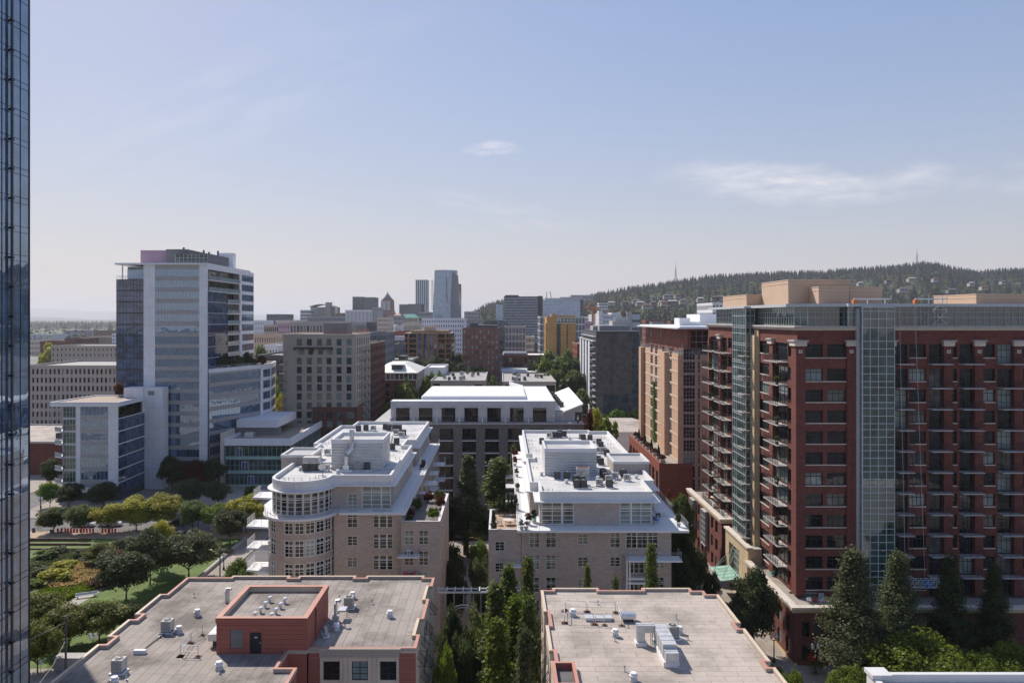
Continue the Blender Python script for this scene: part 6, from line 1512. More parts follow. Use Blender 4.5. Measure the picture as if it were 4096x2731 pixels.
w = MB(); fb = Face(xK(1250), YK - .35); ops = []; ub = lambda p: P(p, YK) - xK(1250)
for py in (1646, 1682, 1718):
 for a, b in ((1270, 1292), (1308, 1331), (1347, 1371), (1386, 1418)): z = zK(py + 26); ops.append((ub(a), ub(b), z, z + 2.2)); window(KB, fb, ub(a), z, ub(b) - ub(a), 2.2, .2, 2, 2, 'bframe', 't', sub=False)
wall(w, fb, 0, ub(1426), 0, zK(1627), ops, .2, 'darkbrick'); w.poly([fb.pt(0, 0, zK(1627)), fb.pt(ub(1426), 0, zK(1627)), fb.pt(ub(1426), .35, zK(1627)), fb.pt(0, .35, zK(1627))], 'concrete'); w.box(x1 + .005, YK - .35, 0, x1 + .35, YK + 12, zK(1627), 'darkbrick'); w.build('brick_base', KB)
for k in range(10): balcony(KB, f, -1.0, zK(1420 + 36.3 * k), 2.2, 1.4, 'concrete', 'black'); balcony(KB, fE, 16, zK(1420 + 36.3 * k), 2.2, 1.4, 'concrete', 'black'); balcony(KB, fE, 8, zK(1420 + 36.3 * k), 2.2, 1.4, 'concrete', 'black')
finish(KB)
t = block('apartment_building', 'dark brown brick block with black balconies behind the beige block', 1446, 1482, 1375, 291.2, 36, 'darkbrick', 11, 2, 'punch', 'n', .5, .6, scols=9, cat='apartment building')
A_ = 'apartment building'; OB = 'office building'
def lowblock(label, px0, px1, pyt, Y, dep, seed, right):
 """six storey block: red brick below, pale stucco above, the roof crowded with equipment"""
 x0, x1 = P(px0, Y), P(px1, Y); zt = Q(pyt, Y); zm = Q(pyt + 36, Y); t = thing('apartment_building', label, A_, ((x0 + x1) / 2, Y, 0), 'stucco and brick blocks across the far street')
 w = MB(); f = Face(x0, Y); ops = []
 for u, w_, h_ in ((1.2, 3.0, 3.0), (6.2, .9, 1.1), (9, 2.6, 2.2), (15.5, 2.6, 2.2), (19.5, 3.6, 2.7)):
  if u + w_ < x1 - x0 - .3: ops.append((u, u + w_, zt - 3.9, zt - 3.9 + h_)); window(t, f, u, zt - 3.9, w_, h_, .3, 3, 2, 'bframe', 'n', sub=False)
 wall(w, f, 0, x1 - x0, zm, zt, ops, .3, 'beige'); ops = []
 for k in range(5):
  for u in (1.2, 8.5, 12.5, 19): ops.append((u, u + 2.4, zm - 3 - 3.2 * k, zm - .8 - 3.2 * k)); window(t, f, u, zm - 3 - 3.2 * k, 2.4, 2.2, .3, 3, 2, 'bframe', 'n', sub=False)
 wall(w, f, 0, x1 - x0, 0, zm, ops, .3, 'darkbrick'); q = [(x0, Y), (x1, Y), (x1, Y + dep), (x0, Y + dep)]
 for i in (1, 2, 3): fc, ln_ = edge_face(q[i], q[(i + 1) % 4]); wall(w, fc, 0, ln_, zm, zt, [], .1, 'beige'); wall(w, fc, 0, ln_, 0, zm, [], .1, 'darkbrick')
 w.build('wall', t)
 m = MB(); m.ring(inset(q, -.15), .5, zt - .05, zt + .5, 'beige', 'concrete'); m.poly([(x, y, zt) for x, y in inset(q, .3)], 'roofgrey'); m.build('roof', t)
 r = random.Random(seed); c = (x0 + x1) / 2; finish(t)
 sp_ = [(c + r.uniform(-8, 8), Y + dep * v) for v in (.12, .15, .18, .2, .24, .28, .45, .5, .55, .6, .64, .7, .75, .8, .84)]
 kits('cd', sp_[::2], zt, '# dark condenser from the left on the crowded ' + right + ' flat roof', 'condensers on the ' + right + ' flat roof', 1.3)
 kits('cu', sp_[1::2], zt, '# pale condenser from the left on the crowded ' + right + ' flat roof', 'pale condensers on the ' + right + ' flat roof', 1.4)
lowblock('stucco over brick block with crowded roof, left one of the pair behind the grey lofts', 1722, 1940, 1526, 342, 55, 3, 'left-hand stucco')
lowblock('stucco over brick block with crowded roof, right one of the pair behind the grey lofts', 2010, 2224, 1530, 342, 55, 4, 'right-hand stucco')
# house with the pale hipped metal roof
HR = thing('apartment_building', 'brick block with pale hipped metal roof and a skylight dormer', A_, (-44, 348, 0)); Yr = 330
x0, x1 = P(1500, Yr), P(1664, Yr); ze = Q(1490, Yr); w = MB(); f = Face(x0, Yr); ops = []
for k in range(9): u = 1 + k * 1.9; ops.append((u, u + 1.5, ze - 2.9, ze - .5)); window(HR, f, u, ze - 2.9, 1.5, 2.4, .25, 2, 2, 'wframe', 'n', sub=False)
wall(w, f, 0, x1 - x0, ze - 3.3, ze, ops, .25, 'cream'); ops = []
for k in range(3):
 for u in (4.5, 8.5, 12.2): ops.append((u, u + 1.6, ze - 6.5 - 3.2 * k, ze - 4.4 - 3.2 * k)); window(HR, f, u, ze - 6.5 - 3.2 * k, 1.6, 2.1, .25, 2, 2, 'bframe', 'n', sub=False)
wall(w, f, 0, x1 - x0, 0, ze - 3.3, ops, .25, 'darkbrick'); fE = Face(x1, Yr, R(90)); ops = []
for k in range(5):
 for u in (2, 7, 12, 18): ops.append((u, u + 1.8, ze - 2.9 - 3.2 * k, ze - .9 - 3.2 * k)); window(HR, fE, u, ze - 2.9 - 3.2 * k, 1.8, 2, .25, 2, 2, 'bframe', 'n', sub=False)
wall(w, fE, 0, 36, 0, ze, ops, .25, 'beige'); w.build('wall', HR)
m = MB(); a, b, c, d = (x0 - .6, Yr - .8, ze), (x1 + .8, Yr - .8, ze), (x1 + .8, Yr + 36, ze), (x0 - .6, Yr + 36, ze); zr = Q(1452, Yr + 10); e, g2 = (x0 + 4, Yr + 10, zr), (P(1618, Yr + 10), Yr + 10, zr); e2, g3 = (x0 + 4, Yr + 26, zr), (P(1618, Yr + 10), Yr + 26, zr)
m.poly([a, b, g2, e], 'seammetal'); m.poly([b, c, g3, g2], 'seammetal'); m.poly([e, g2, g3, e2], 'seammetal'); m.poly([c, d, e2, g3], 'seammetal'); m.poly([d, a, e, e2], 'seammetal'); m.box(x0 - .6, Yr - .8, ze - .25, x1 + .8, Yr + 36, ze - .01, 'white'); m.build('roof', HR)
m = MB(); xx = P(1563, Yr); m.box(xx, Yr + 2.5, ze + 1.2, xx + 4.6, Yr + 8, ze + 3.0, 'charcoal'); m.box(xx - .4, Yr + 2.2, ze + 3.0, xx + 5, Yr + 8, ze + 3.2, 'gframe'); m.build('dormer', HR); finish(HR)
block('commercial_building', 'small white flat roofed building among trees left of the red brick grid block', 1697, 1778, 1470, 380, 28, 'white', 2, 3, 'punch', 'd', .3, .3, zb=0, roofm='membrane2')
block('commercial_building', 'grey stucco building with a slanted roof light beyond the hipped metal roof', 1540, 1648, 1438, 400, 30, 'beige', 3, 5, 'punch', 'n', .4, .4, top=((1590, 1620, 1424, 4, 10, 'charcoal'),))
block('apartment_building', 'low brick block with white terraces and pale cluttered roof beyond the stucco pair', 2012, 2190, 1420, 470, 40, 'darkbrick', 6, 9, 'punch', 'n', .55, .6, cat=A_, roofm='membrane2', top=((2014, 2110, 1412, 3, 30, 'slate'),))
block('apartment_building', 'flat white roofed block just behind the right stucco block', 2004, 2150, 1488, 421, 45, 'slate', 5, 7, 'punch', 'n', .5, .6, cat=A_, roofm='membrane2')
# brown block with rounded corners and balcony bands
BR = thing('apartment_building', 'brown brick apartment block with rounded corner balconies and planted terraces', A_, (-41, 500, 0)); Yb = 480
x0, x1 = P(1622, Yb), P(1798, Yb); zt = Q(1332, Yb); q = [(x0 + 3, Yb), (x1 - 3, Yb)] + arc(x1 - 3, Yb + 4, 4, -80, 0, 4) + [(x1 + 1, Yb + 34), (x0 - 1, Yb + 34)] + arc(x0 + 3, Yb + 4, 4, 180, 260, 4)
w = MB(); w.prism(q, 0, zt, 'brownbrick', 'roofgrey'); w.build('wall', BR); n = 9
for k in range(n):
 z = zt - 3.3 - 3.2 * k
 for a, b in ((1640, 1668), (1754, 1778)):
  m = MB(); m.box(P(a, Yb), Yb - .06, z + .6, P(b, Yb), Yb - .005, z + 2.6, 'glass'); m.build('window', BR)
 m = MB(); m.ring(inset(q, -.5), .6, z - .3, z + .55, 'brownbrick'); m.build('balcony_band', BR)
 m = MB(); q2 = inset(q, -.05); m.ring(q2, .06, z + .56, z + 2.7, 'glass'); m.build('window_band', BR)
for a, b in ((1672, 1690), (1700, 1714), (1717, 1733), (1736, 1748)):
 m = MB(); m.box(P(a, Yb), Yb - .75, 6, P(b, Yb), Yb - .02, zt - 1, 'glassdk'); m.build('window_strip', BR)
for a in (1634, 1669, 1691, 1715, 1734, 1750, 1782):
 m = MB(); m.box(P(a, Yb) - .5, Yb - .9, 0, P(a, Yb) + .5, Yb - .01, zt - .5, 'brownbrick'); m.build('pier', BR)
m = MB(); m.box(P(1640, Yb), Yb + 4, zt, P(1790, Yb), Yb + 30, Q(1323, Yb), 'brownbrick', 'b'); m.box(P(1692, Yb), Yb + 8, zt, P(1735, Yb), Yb + 16, Q(1306, Yb), 'tan', 'b'); m.build('plant_room', BR)
block('apartment_building', 'red brick apartment block with a regular grid of pale windows', 1850, 1995, 1312, 430, 42, 'redgrid', 15, 9, 'punch', 'c', .55, .62, cat=A_, top=((1878, 1992, 1300, 3, 25, 'charcoal'), (1877, 1910, 1292, 5, 10, 'charcoal')), nx=2)
# tan stone tower with vertical glass slot
t = block('apartment_building', 'tan stone clad tower with blank walls and one vertical glass slot', 2187, 2302, 1268, 500, 26, 'bigtan', 14, 1, 'punch', 'd', .0001, .1, vis=0, cat=A_, top=((2206, 2226, 1255, 3, 8, 'bigtan'), (2226, 2300, 1262, 1, 14, 'bigtan')))
o_ = t; xs_ = lambda p: P(p, 499.9)
m = curtain(Face(xs_(2228), 499.75), 0, xs_(2241) - xs_(2228), 5, Q(1290, 500), [0, .01 + xs_(2241) - xs_(2228)], lin(5, Q(1290, 500), 13), 'bframe', 'glassg', .2, .2, .05); m.build('window_strip', o_)
m = curtain(Face(xs_(2228), 499.72), 0, xs_(2299) - xs_(2228), Q(1292, 500), Q(1271, 500), lin(0, xs_(2299) - xs_(2228), 5), lin(Q(1292, 500), Q(1271, 500), 2), 'wframe', 'glassg', .3, .2, .05); m.build('penthouse_glazing', o_)
for k in range(8):
 m = MB(); z = Q(1308 + 11.6 * k, 500); m.box(xs_(2267), 499.7, z, xs_(2271), 499.98, z + 1.2, 'glass'); m.build('window', o_)
for k in range(13):
 z = Q(1298 + 11.6 * k, 500)
 for a, b in ((2296, 2304), (2181, 2187)): m = MB(); m.box(xs_(a), 500.4, z - .3, xs_(b), 510, z + .9, 'bigtan'); m.build('balcony', o_)
block('office_building', 'blue grey gridded office block directly behind the tan stone tower', 2160, 2340, 1265, 610, 40, 'gframe', 9, 14, 'punch', 'o', .8, .78, cat=OB)
block('office_building', 'grey office block with tall window bays left of the tan stone tower', 2020, 2103, 1304, 520, 30, 'spandrel', 9, 6, 'punch', 'o', .7, .7, cat=OB, nx=2)
block('office_building', 'slate grey flat fronted office behind the red brick grid block', 1992, 2034, 1290, 550, 30, 'slate', 8, 4, 'band', 'o', .8, .6, cat=OB)
block('office_building', 'black low building with white roof lines before the dark gridded tower', 1938, 2014, 1283, 640, 30, 'charcoal', 6, 8, 'band', 'd', .8, .5, cat=OB)
block('office_building', 'old tan corner building with arched looking windows at a street end', 2104, 2137, 1345, 660, 25, 'cream', 6, 6, 'punch', 'd', .5, .6, cat='building')
# tall dark gridded tower and pale glass tower
block('apartment_tower', 'tall dark tower with a fine blue window grid', 2016, 2152, 1186, 850, 45, 'charcoal', 24, 17, 'punch', 's', .7, .62, vis=17, cat='tower', top=((2020, 2075, 1180, 4, 20, 'charcoal'),), scols=5)
block('apartment_tower', 'dark slab with small windows joined to the right of the fine gridded tower', 2152, 2171, 1184, 855, 40, 'charcoal', 24, 2, 'punch', 'd', .6, .5, vis=17, cat='tower')
block('apartment_tower', 'wide pale blue glass tower with balcony slots left of the hill', 2168, 2320, 1200, 950, 40, 'gframe', 18, 22, 'glass', 's', cat='tower', top=((2180, 2240, 1192, 3, 20, 'gframe'), (2240, 2330, 1188, 3, 20, 'gframe')), off=0, side='no')
block('apartment_tower', 'dark striped end wall of the wide pale blue glass tower', 2320, 2334, 1198, 951, 40, 'slate', 18, 3, 'punch', 'd', .6, .5, cat='tower')
block('apartment_tower', 'narrow pale blue glass tower left of the dark gridded tower', 1984, 2012, 1218, 1050, 30, 'gframe', 16, 5, 'glass', 's', cat='tower', off=0, side='no')
# curved blue glass tower
CT = thing('glass_skyscraper', 'tallest blue glass skyscraper with folded faces and slanted crown', 'skyscraper', (P(1783, 1300), 1320, 0)); Yc = 1300
pts_ = lambda p, dy: (P(p, Yc), Yc + dy)
prof = [(1727, 14), (1733, 6), (1772, 0), (1800, 3), (1841, 16), (1841, 40), (1727, 40)]
tops_ = [1092, 1084, 1079, 1083, 1100, 1100, 1090]
zb_ = 5; m = MB(); n = len(prof); crown = [1736, 1737, 1772, 1808, 1830, 1826, 1738]
for i in range(n):
 j = (i + 1) % n; (a, da), (b, db) = prof[i], prof[j]; A0, B0 = pts_(a, da), pts_(b, db); A1, B1 = pts_(crown[i], da), pts_(crown[j], db)
 za, zb2 = Q(tops_[i], Yc), Q(tops_[j], Yc); N_ = 34
 mat = 'skyglass' if i in (0, 1) else ('blueglass' if i == 3 else 'skyglass')  # side shading put into the colour: paler glass left, deeper blue right
 for k in range(N_):
  t0, t1 = k / N_, (k + 1) / N_; s0, s1 = t0 ** 2.2, (t1) ** 2.2
  L0 = lambda P0, P1, s: (P0[0] + (P1[0] - P0[0]) * s, P0[1] + (P1[1] - P0[1]) * s)
  c0, d0, c1, d1 = L0(A0, A1, s0), L0(B0, B1, s0), L0(A0, A1, s1), L0(B0, B1, s1)
  z0a, z1a, z0b, z1b = zb_ + (za - zb_) * t0, zb_ + (za - zb_) * t1, zb_ + (zb2 - zb_) * t0, zb_ + (zb2 - zb_) * t1
  g1 = .86
  m.poly([(*c0, z0a), (*d0, z0b), (*L0(d0, d1, g1), z0b + (z1b - z0b) * g1), (*L0(c0, c1, g1), z0a + (z1a - z0a) * g1)], mat)
  m.poly([(*L0(c0, c1, g1), z0a + (z1a - z0a) * g1), (*L0(d0, d1, g1), z0b + (z1b - z0b) * g1), (*d1, z1b), (*c1, z1a)], 'steel')
m.build('facade', CT)
m = MB(); q = [pts_(p, d) for p, d in ((1738, 8), (1772, 3), (1825, 12), (1825, 36), (1738, 36))]; m.prism(q, Q(1100, Yc), Q(1079, Yc), 'gframe', 'concrete'); m.build('crown', CT)
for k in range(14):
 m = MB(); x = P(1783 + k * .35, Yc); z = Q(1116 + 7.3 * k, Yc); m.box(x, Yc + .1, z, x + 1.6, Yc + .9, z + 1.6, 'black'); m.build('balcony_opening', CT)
for k in range(18):
 m = MB(); z = Q(1122 + 6.8 * k, Yc); m.box(P(1723, Yc), Yc + 8, z, P(1731, Yc), Yc + 14, z + .9, 'slate'); m.build('balcony', CT)
block('skyscraper', 'white ribbed skyscraper with dark vertical stripes behind the blue glass tower', 1662, 1709, 1119, 1700, 40, 'wpanel', 30, 6, 'pier', 'o', .55, .9, cat='skyscraper', off=0, scols=4, vis=24)
block('skyscraper', 'brown slim tower peeking out right of the blue glass skyscraper', 1834, 1843, 1136, 1420, 20, 'brownbrick', 30, 2, 'punch', 'o', .5, .5, vis=20, cat='skyscraper')
# bell shaped brick tower with pyramid top
KO = thing('skyscraper', 'bell footed brick tower with steel blue pyramid roof', 'skyscraper', (P(1546, 1800), 1800, 0)); Yk = 1800; cxk = P(1546.5, Yk)
def octo(hw, c=.3): h_ = hw * P(CX + 1, Yk); e = h_ * (1 - c); return [(cxk - e, Yk - h_ + 16), (cxk + e, Yk - h_ + 16), (cxk + h_, Yk - e + 16), (cxk + h_, Yk + e + 16), (cxk + e, Yk + h_ + 16), (cxk - e, Yk + h_ + 16), (cxk - h_, Yk + e + 16), (cxk - h_, Yk - e + 16)]
def loft(mb, secs, mat):
 for (q0, z0), (q1, z1) in zip(secs, secs[1:]):
  for i in range(8): j = (i + 1) % 8; mb.poly([(*q0[i], z0), (*q0[j], z0), (*q1[j], z1), (*q1[i], z1)], mat)
m = MB(); loft(m, [(octo(34), 0), (octo(33), Q(1258, Yk)), (octo(28), Q(1250, Yk)), (octo(25), Q(1240, Yk)), (octo(24.2), Q(1203, Yk)), (octo(20), Q(1195, Yk))], 'redgrid'); m.build('shaft', KO)
m = MB(); loft(m, [(octo(16.5), Q(1196, Yk)), (octo(16), Q(1192, Yk)), (octo(3), Q(1174, Yk)), (octo(2), Q(1171, Yk))], 'slate'); m.tube([(cxk, Yk + 16, Q(1171, Yk)), (cxk, Yk + 16, Q(1165, Yk))], .6, 'slate'); m.build('pyramid_roof', KO)
for k in range(11):
 z = Q(1206 + 3.4 * k, Yk)
 for a, b in ((1526, 1544), (1547, 1560)): m = MB(); m.box(P(a, Yk), Yk + 16 - 24.3 * Yk / F - .4, z, P(b, Yk), Yk + 16 - 24.2 * Yk / F, z + 1.1, 'wpanel'); m.build('window_band', KO)
for a in [
 ('office_building', 'blue grey glass box building with chamfered roof screen at the far left skyline', 1066, 1144, 1257, 1100, 40, 'slate', 9, 10, 'band', 'o', .7, .5, 7),
 ('office_building', 'cream stepped building right of the blue grey glass box', 1102, 1187, 1281, 900, 40, 'cream', 5, 10, 'punch', 'o', .4, .4, 4),
 ('office_building', 'white and glass office left of the arched roof courthouse', 1201, 1241, 1240, 1280, 30, 'wpanel', 11, 4, 'band', 'o', .7, .5, 9),
 ('office_building', 'long hazy grey office slab below the arched roof courthouse', 1229, 1380, 1266, 950, 35, 'steel', 8, 22, 'punch', 'o', .7, .6, 4),
 ('office_building', 'brownish stepped block right of the arched roof courthouse', 1342, 1381, 1252, 1150, 35, 'brownbrick', 9, 8, 'band', 'o', .7, .4, 4),
 ('office_building', 'dark grey square office tower behind the white striped slab', 1410, 1454, 1187, 1500, 45, 'slate', 26, 14, 'pier', 'o', .5, .8, 20),
 ('office_building', 'dark grey plain office tower half behind the white striped slab', 1454, 1499, 1189, 1502, 45, 'greypanel', 26, 12, 'punch', 'o', .6, .5, 8),
 ('office_building', 'white striped office slab with dark vertical windows', 1381, 1489, 1240, 800, 40, 'wpanel', 14, 20, 'pier', 'd', .42, .8, 12),
 ('office_building', 'grey green blank side wing of the white striped slab', 1489, 1509, 1229, 801, 40, 'steel', 14, 1, 'band', 'o', .4, .1, 1),
 ('apartment_building', 'dark purple stepped loft with roof umbrellas behind the beige block', 1400, 1475, 1290, 470, 30, 'charcoal', 8, 8, 'punch', 'o', .4, .5, 5),
 ('apartment_building', 'taupe apartment block with green blinds behind the roof of the beige block', 1160, 1421, 1289, 400, 34, 'spandrel', 8, 20, 'punch', 't', .6, .6, 4),
 ('apartment_building', 'lilac panelled hotel with scattered slit windows beside the white tower', 1004, 1056, 1282, 720, 30, 'wpanel', 10, 8, 'punch', 'd', .3, .55, 7),
 ('hotel_building', 'old hotel with pale cornice and tall purple windows', 1056, 1130, 1300, 650, 35, 'beige', 7, 9, 'punch', 'd', .6, .6, 7),
 ('apartment_building', 'pink stucco block right of the old hotel', 1112, 1166, 1292, 610, 35, 'pink', 9, 7, 'punch', 'd', .35, .5, 8),
 ('apartment_building', 'pink tan block with a wavy roofline behind the treetops', 1008, 1102, 1338, 520, 30, 'tan', 6, 10, 'punch', 'o', .4, .5, 6),
 ('office_building', 'dark teal glass office with a plain top, right of the pyramid roofed tower', 1597, 1631, 1217, 1400, 40, 'gframe', 16, 10, 'glass', 'o', .8, .8, 16),
 ('office_building', 'black glass office joined to the dark teal glass office', 1631, 1686, 1216, 1401, 40, 'charcoal', 16, 10, 'glass', 'u', .8, .8, 16),
 ('office_building', 'light grey banded office below the white ribbed skyscraper', 1675, 1723, 1248, 1200, 35, 'concrete', 8, 10, 'band', 'o', .8, .5, 6),
 ('office_building', 'cream old office with fire escape at the foot of the pyramid roofed tower', 1509, 1556, 1270, 700, 30, 'cream', 12, 9, 'punch', 'd', .4, .5, 9),
 ('office_building', 'pale office with rows of windows behind the cream fire escape building', 1552, 1605, 1262, 820, 30, 'concrete', 9, 10, 'punch', 'o', .5, .5, 6),
 ('office_building', 'low cream building with a heavy cornice below the green copper roof', 1604, 1676, 1294, 780, 30, 'cream', 5, 14, 'punch', 'd', .4, .6, 4),
 ('office_building', 'small white block below the pale offices', 1580, 1603, 1304, 720, 20, 'white', 6, 4, 'punch', 'd', .3, .4, 5),
 ('commercial_building', 'white corner gap block left of the low cream cornice building', 1556, 1582, 1298, 740, 20, 'wpanel', 6, 2, 'punch', 'd', .2, .3, 4),
 ('apartment_building', 'pale blue white condominium slab with many small windows', 1687, 1856, 1273, 570, 40, 'wpanel', 14, 18, 'punch', 'o', .4, .5, 14),
 ('office_building', 'grey stepped office right of the pale condominium slab', 1857, 1912, 1246, 1000, 40, 'concrete', 12, 9, 'punch', 'o', .5, .5, 9),
 ('office_building', 'hazy grey gridded office below the grey stepped office', 1857, 1928, 1274, 900, 30, 'steel', 8, 10, 'punch', 'o', .6, .6, 5),
 ('commercial_building', 'pink brick low warehouse with many windows', 1574, 1642, 1326, 620, 30, 'rust', 5, 15, 'punch', 'd', .4, .5, 4),
 ('commercial_building', 'white modern low block with ribbon windows left of the brown rounded block', 1545, 1627, 1347, 520, 30, 'white', 5, 5, 'band', 'o', .8, .4, 4),
 ('commercial_building', 'dark slate low block beside the treetops left of the brown rounded block', 1577, 1622, 1376, 480, 24, 'slate', 4, 4, 'punch', 'd', .3, .3, 3),
 ('commercial_building', 'tan low block left of the dark slate low block', 1543, 1580, 1386, 500, 24, 'tan', 4, 5, 'band', 'd', .7, .4, 3),
 ('apartment_building', 'slate blue apartment block behind the dark brown brick block', 1470, 1545, 1330, 380, 30, 'slate', 10, 8, 'punch', 'n', .4, .5, 8),
 ('hospital_building', 'pale stepped hospital on the ridge left of the hill', 2284, 2372, 1180, 2300, 60, 'concrete', 8, 14, 'band', 'o', .7, .4, 5),
 ('apartment_tower', 'white balconied condominium tower standing against the hillside', 2396, 2432, 1212, 1500, 30, 'wpanel', 14, 3, 'band', 'o', .7, .45, 10),
 ('office_building', 'white hotel with ribbon windows behind the orange crane', 2340, 2368, 1266, 900, 30, 'white', 8, 6, 'band', 'o', .7, .45, 5),
 ('office_building', 'lilac office block with pale piers under the orange crane', 2366, 2396, 1258, 860, 30, 'wpanel', 9, 6, 'pier', 'o', .4, .8, 8),
 ('office_building', 'pink office block below the white hotel behind the orange crane', 2340, 2372, 1286, 700, 30, 'pink', 7, 7, 'punch', 'o', .5, .5, 6),
 ('apartment_building', 'white slab apartment block right of the crane mast', 2396, 2412, 1252, 820, 30, 'white', 12, 2, 'punch', 'd', .2, .4, 6),
 ('apartment_building', 'white apartment block with dark windows and grey top', 2411, 2448, 1258, 830, 30, 'wpanel', 11, 7, 'punch', 'd', .45, .6, 7),
 ('apartment_building', 'white block with small windows left of the brown striped block', 2446, 2484, 1251, 840, 30, 'white', 11, 6, 'punch', 'd', .25, .4, 7),
 ('apartment_building', 'brown striped block between two pale blocks near the hill foot', 2484, 2508, 1247, 850, 30, 'brownbrick', 11, 5, 'pier', 'd', .4, .5, 9),
 ('apartment_building', 'tall pale blank walled block near the hill foot', 2507, 2527, 1248, 845, 30, 'concrete', 11, 1, 'punch', 'd', .05, .1, 1),
 ('commercial_building', 'white screened box building with dark top right of the blank walled block', 2528, 2560, 1250, 880, 30, 'charcoal', 6, 4, 'band', 's', .8, .7, 3),
 ('apartment_building', 'dark red brick apartment block at the hill foot', 2582, 2654, 1280, 1000, 25, 'rust', 6, 14, 'punch', 'o', .4, .5, 4),
 ('apartment_building', 'grey apartment block before the dark red block at the hill foot', 2608, 2658, 1288, 980, 20, 'steel', 5, 12, 'punch', 'o', .4, .5, 4),
 ('apartment_building', 'brown brick apartment block at the hill foot near the orange tower roof', 2684, 2742, 1284, 950, 25, 'darkbrick', 6, 10, 'punch', 'o', .3, .4, 4),
 ('office_building', 'grey office with dark window grid peeking out left of the tan rooftop', 2850, 3010, 1211, 500, 40, 'wpanel', 12, 12, 'punch', 'o', .7, .6, 8),
 ('office_building', 'orange brick sliver of building left of the dark glass tower', 2309, 2330, 1376, 430, 30, 'rust', 9, 4, 'punch', 'd', .4, .5, 8),
 ('office_building', 'dim grey block behind the orange brick sliver', 2296, 2330, 1352, 560, 30, 'slate', 7, 5, 'band', 'o', .6, .4, 4),
 ('apartment_building', 'tan brick block with golden blinds and white top storey at far left', 90, 466, 1462, 300, 40, 'tanbrick2', 9, 22, 'punch', 'n', .5, .6, 8),
 ('office_building', 'old lilac grey institution with pale cornice at far left', 205, 470, 1383, 480, 40, 'beige', 9, 16, 'punch', 'd', .25, .45, 6),
 ('office_building', 'tan office with golden facade beyond the old institution', 356, 448, 1346, 900, 40, 'tan', 6, 16, 'pier', 'o', .4, .6, 6),
 ('office_building', 'dark brown office with pale square windows at far left', 258, 358, 1352, 880, 40, 'darkbrick', 5, 8, 'punch', 'b', .3, .4, 4),
 ('office_building', 'low red brown building left of the dark brown office', 160, 258, 1364, 860, 30, 'rust', 4, 14, 'pier', 'o', .4, .5, 4),
 ('office_building', 'white windowed block touching the left edge of the white tower', 448, 470, 1334, 700, 30, 'wpanel', 10, 2, 'punch', 'd', .4, .5, 8),
 ('office_building', 'brown ribbed office beyond the tan golden office', 374, 480, 1322, 1500, 50, 'brownbrick', 6, 16, 'pier', 'o', .4, .6, 6),
 ('office_building', 'hazy pink office with pale roof plant on the far left plain', 256, 330, 1322, 1900, 50, 'pink', 5, 14, 'band', 'o', .6, .4, 5),
 ('warehouse', 'long hazy white warehouse on the far left plain', 118, 212, 1338, 1700, 60, 'white', 2, 14, 'punch', 'o', .5, .4, 2),
 ('warehouse', 'hazy grey warehouse right of the long white one', 212, 256, 1336, 1750, 60, 'steel', 2, 8, 'punch', 'o', .5, .4, 2),
 ('commercial_building', 'low white building beyond the far left street trees', 118, 168, 1362, 1000, 40, 'cream', 3, 6, 'punch', 'd', .4, .5, 3),
 ('commercial_building', 'low pale building right of the white tower base', 1040, 1110, 1382, 460, 40, 'wpanel', 4, 6, 'punch', 'd', .4, .4, 3),
 ('apartment_building', 'dark low block behind the lower white wing', 1030, 1132, 1420, 350, 34, 'charcoal', 6, 8, 'punch', 'n', .5, .5, 6),
]:
 name, lab, p0, p1, py, Y, dp, mat, rows, cols, st, pn, wf, hf, vis = a
 block(name, lab, p0, p1, py, Y, dp, mat, rows, cols, st, pn, wf, hf, vis, cat='tower' if 'tower' in name or 'sky' in name else 'building')
# courthouse with the arched roof
CHS = thing('courthouse', 'pale courthouse with a curved roof and square stone tower', 'courthouse', (P(1290, 1300), 1300, 0)); Yh = 1300
m = MB(); m.box(P(1242, Yh), Yh, 0, P(1324, Yh), Yh + 40, Q(1228, Yh), 'concrete'); m.box(P(1303, Yh), Yh - 3, 0, P(1323, Yh), Yh + 12, Q(1209, Yh), 'beige'); m.build('wall', CHS)
m = MB(); m.box(P(1324, Yh), Yh + 2, 0, P(1340, Yh), Yh + 40, Q(1228, Yh), 'officeglass'); m.build('glass_wing', CHS)
m = MB(); ar = [(P(1240 + 95 * t, Yh), Q(1228 - 15 * math.sin(math.pi * (.12 + .76 * t)) + 3, Yh)) for t in lin(0, 1, 12)]
for (a, za), (b, zb2) in zip(ar, ar[1:]): m.poly([(a, Yh - 4, za), (b, Yh - 4, zb2), (b, Yh + 40, zb2), (a, Yh + 40, za)], 'steel'); m.poly([(a, Yh - 4, za - 1), (b, Yh - 4, zb2 - 1), (b, Yh - 4, zb2), (a, Yh - 4, za)], 'gframe'); m.poly([(b, Yh - 4, zb2 - 1), (a, Yh - 4, za - 1), (a, Yh + 40, za - 1), (b, Yh + 40, zb2 - 1)], 'steel')
m.build('curved_roof', CHS)
for k in range(6):
 m = MB(); z = Q(1236 + 5 * k, Yh); m.box(P(1270, Yh), Yh - .3, z, P(1295, Yh), Yh - .02, z + .9, 'officeglass'); m.build('window_band', CHS)
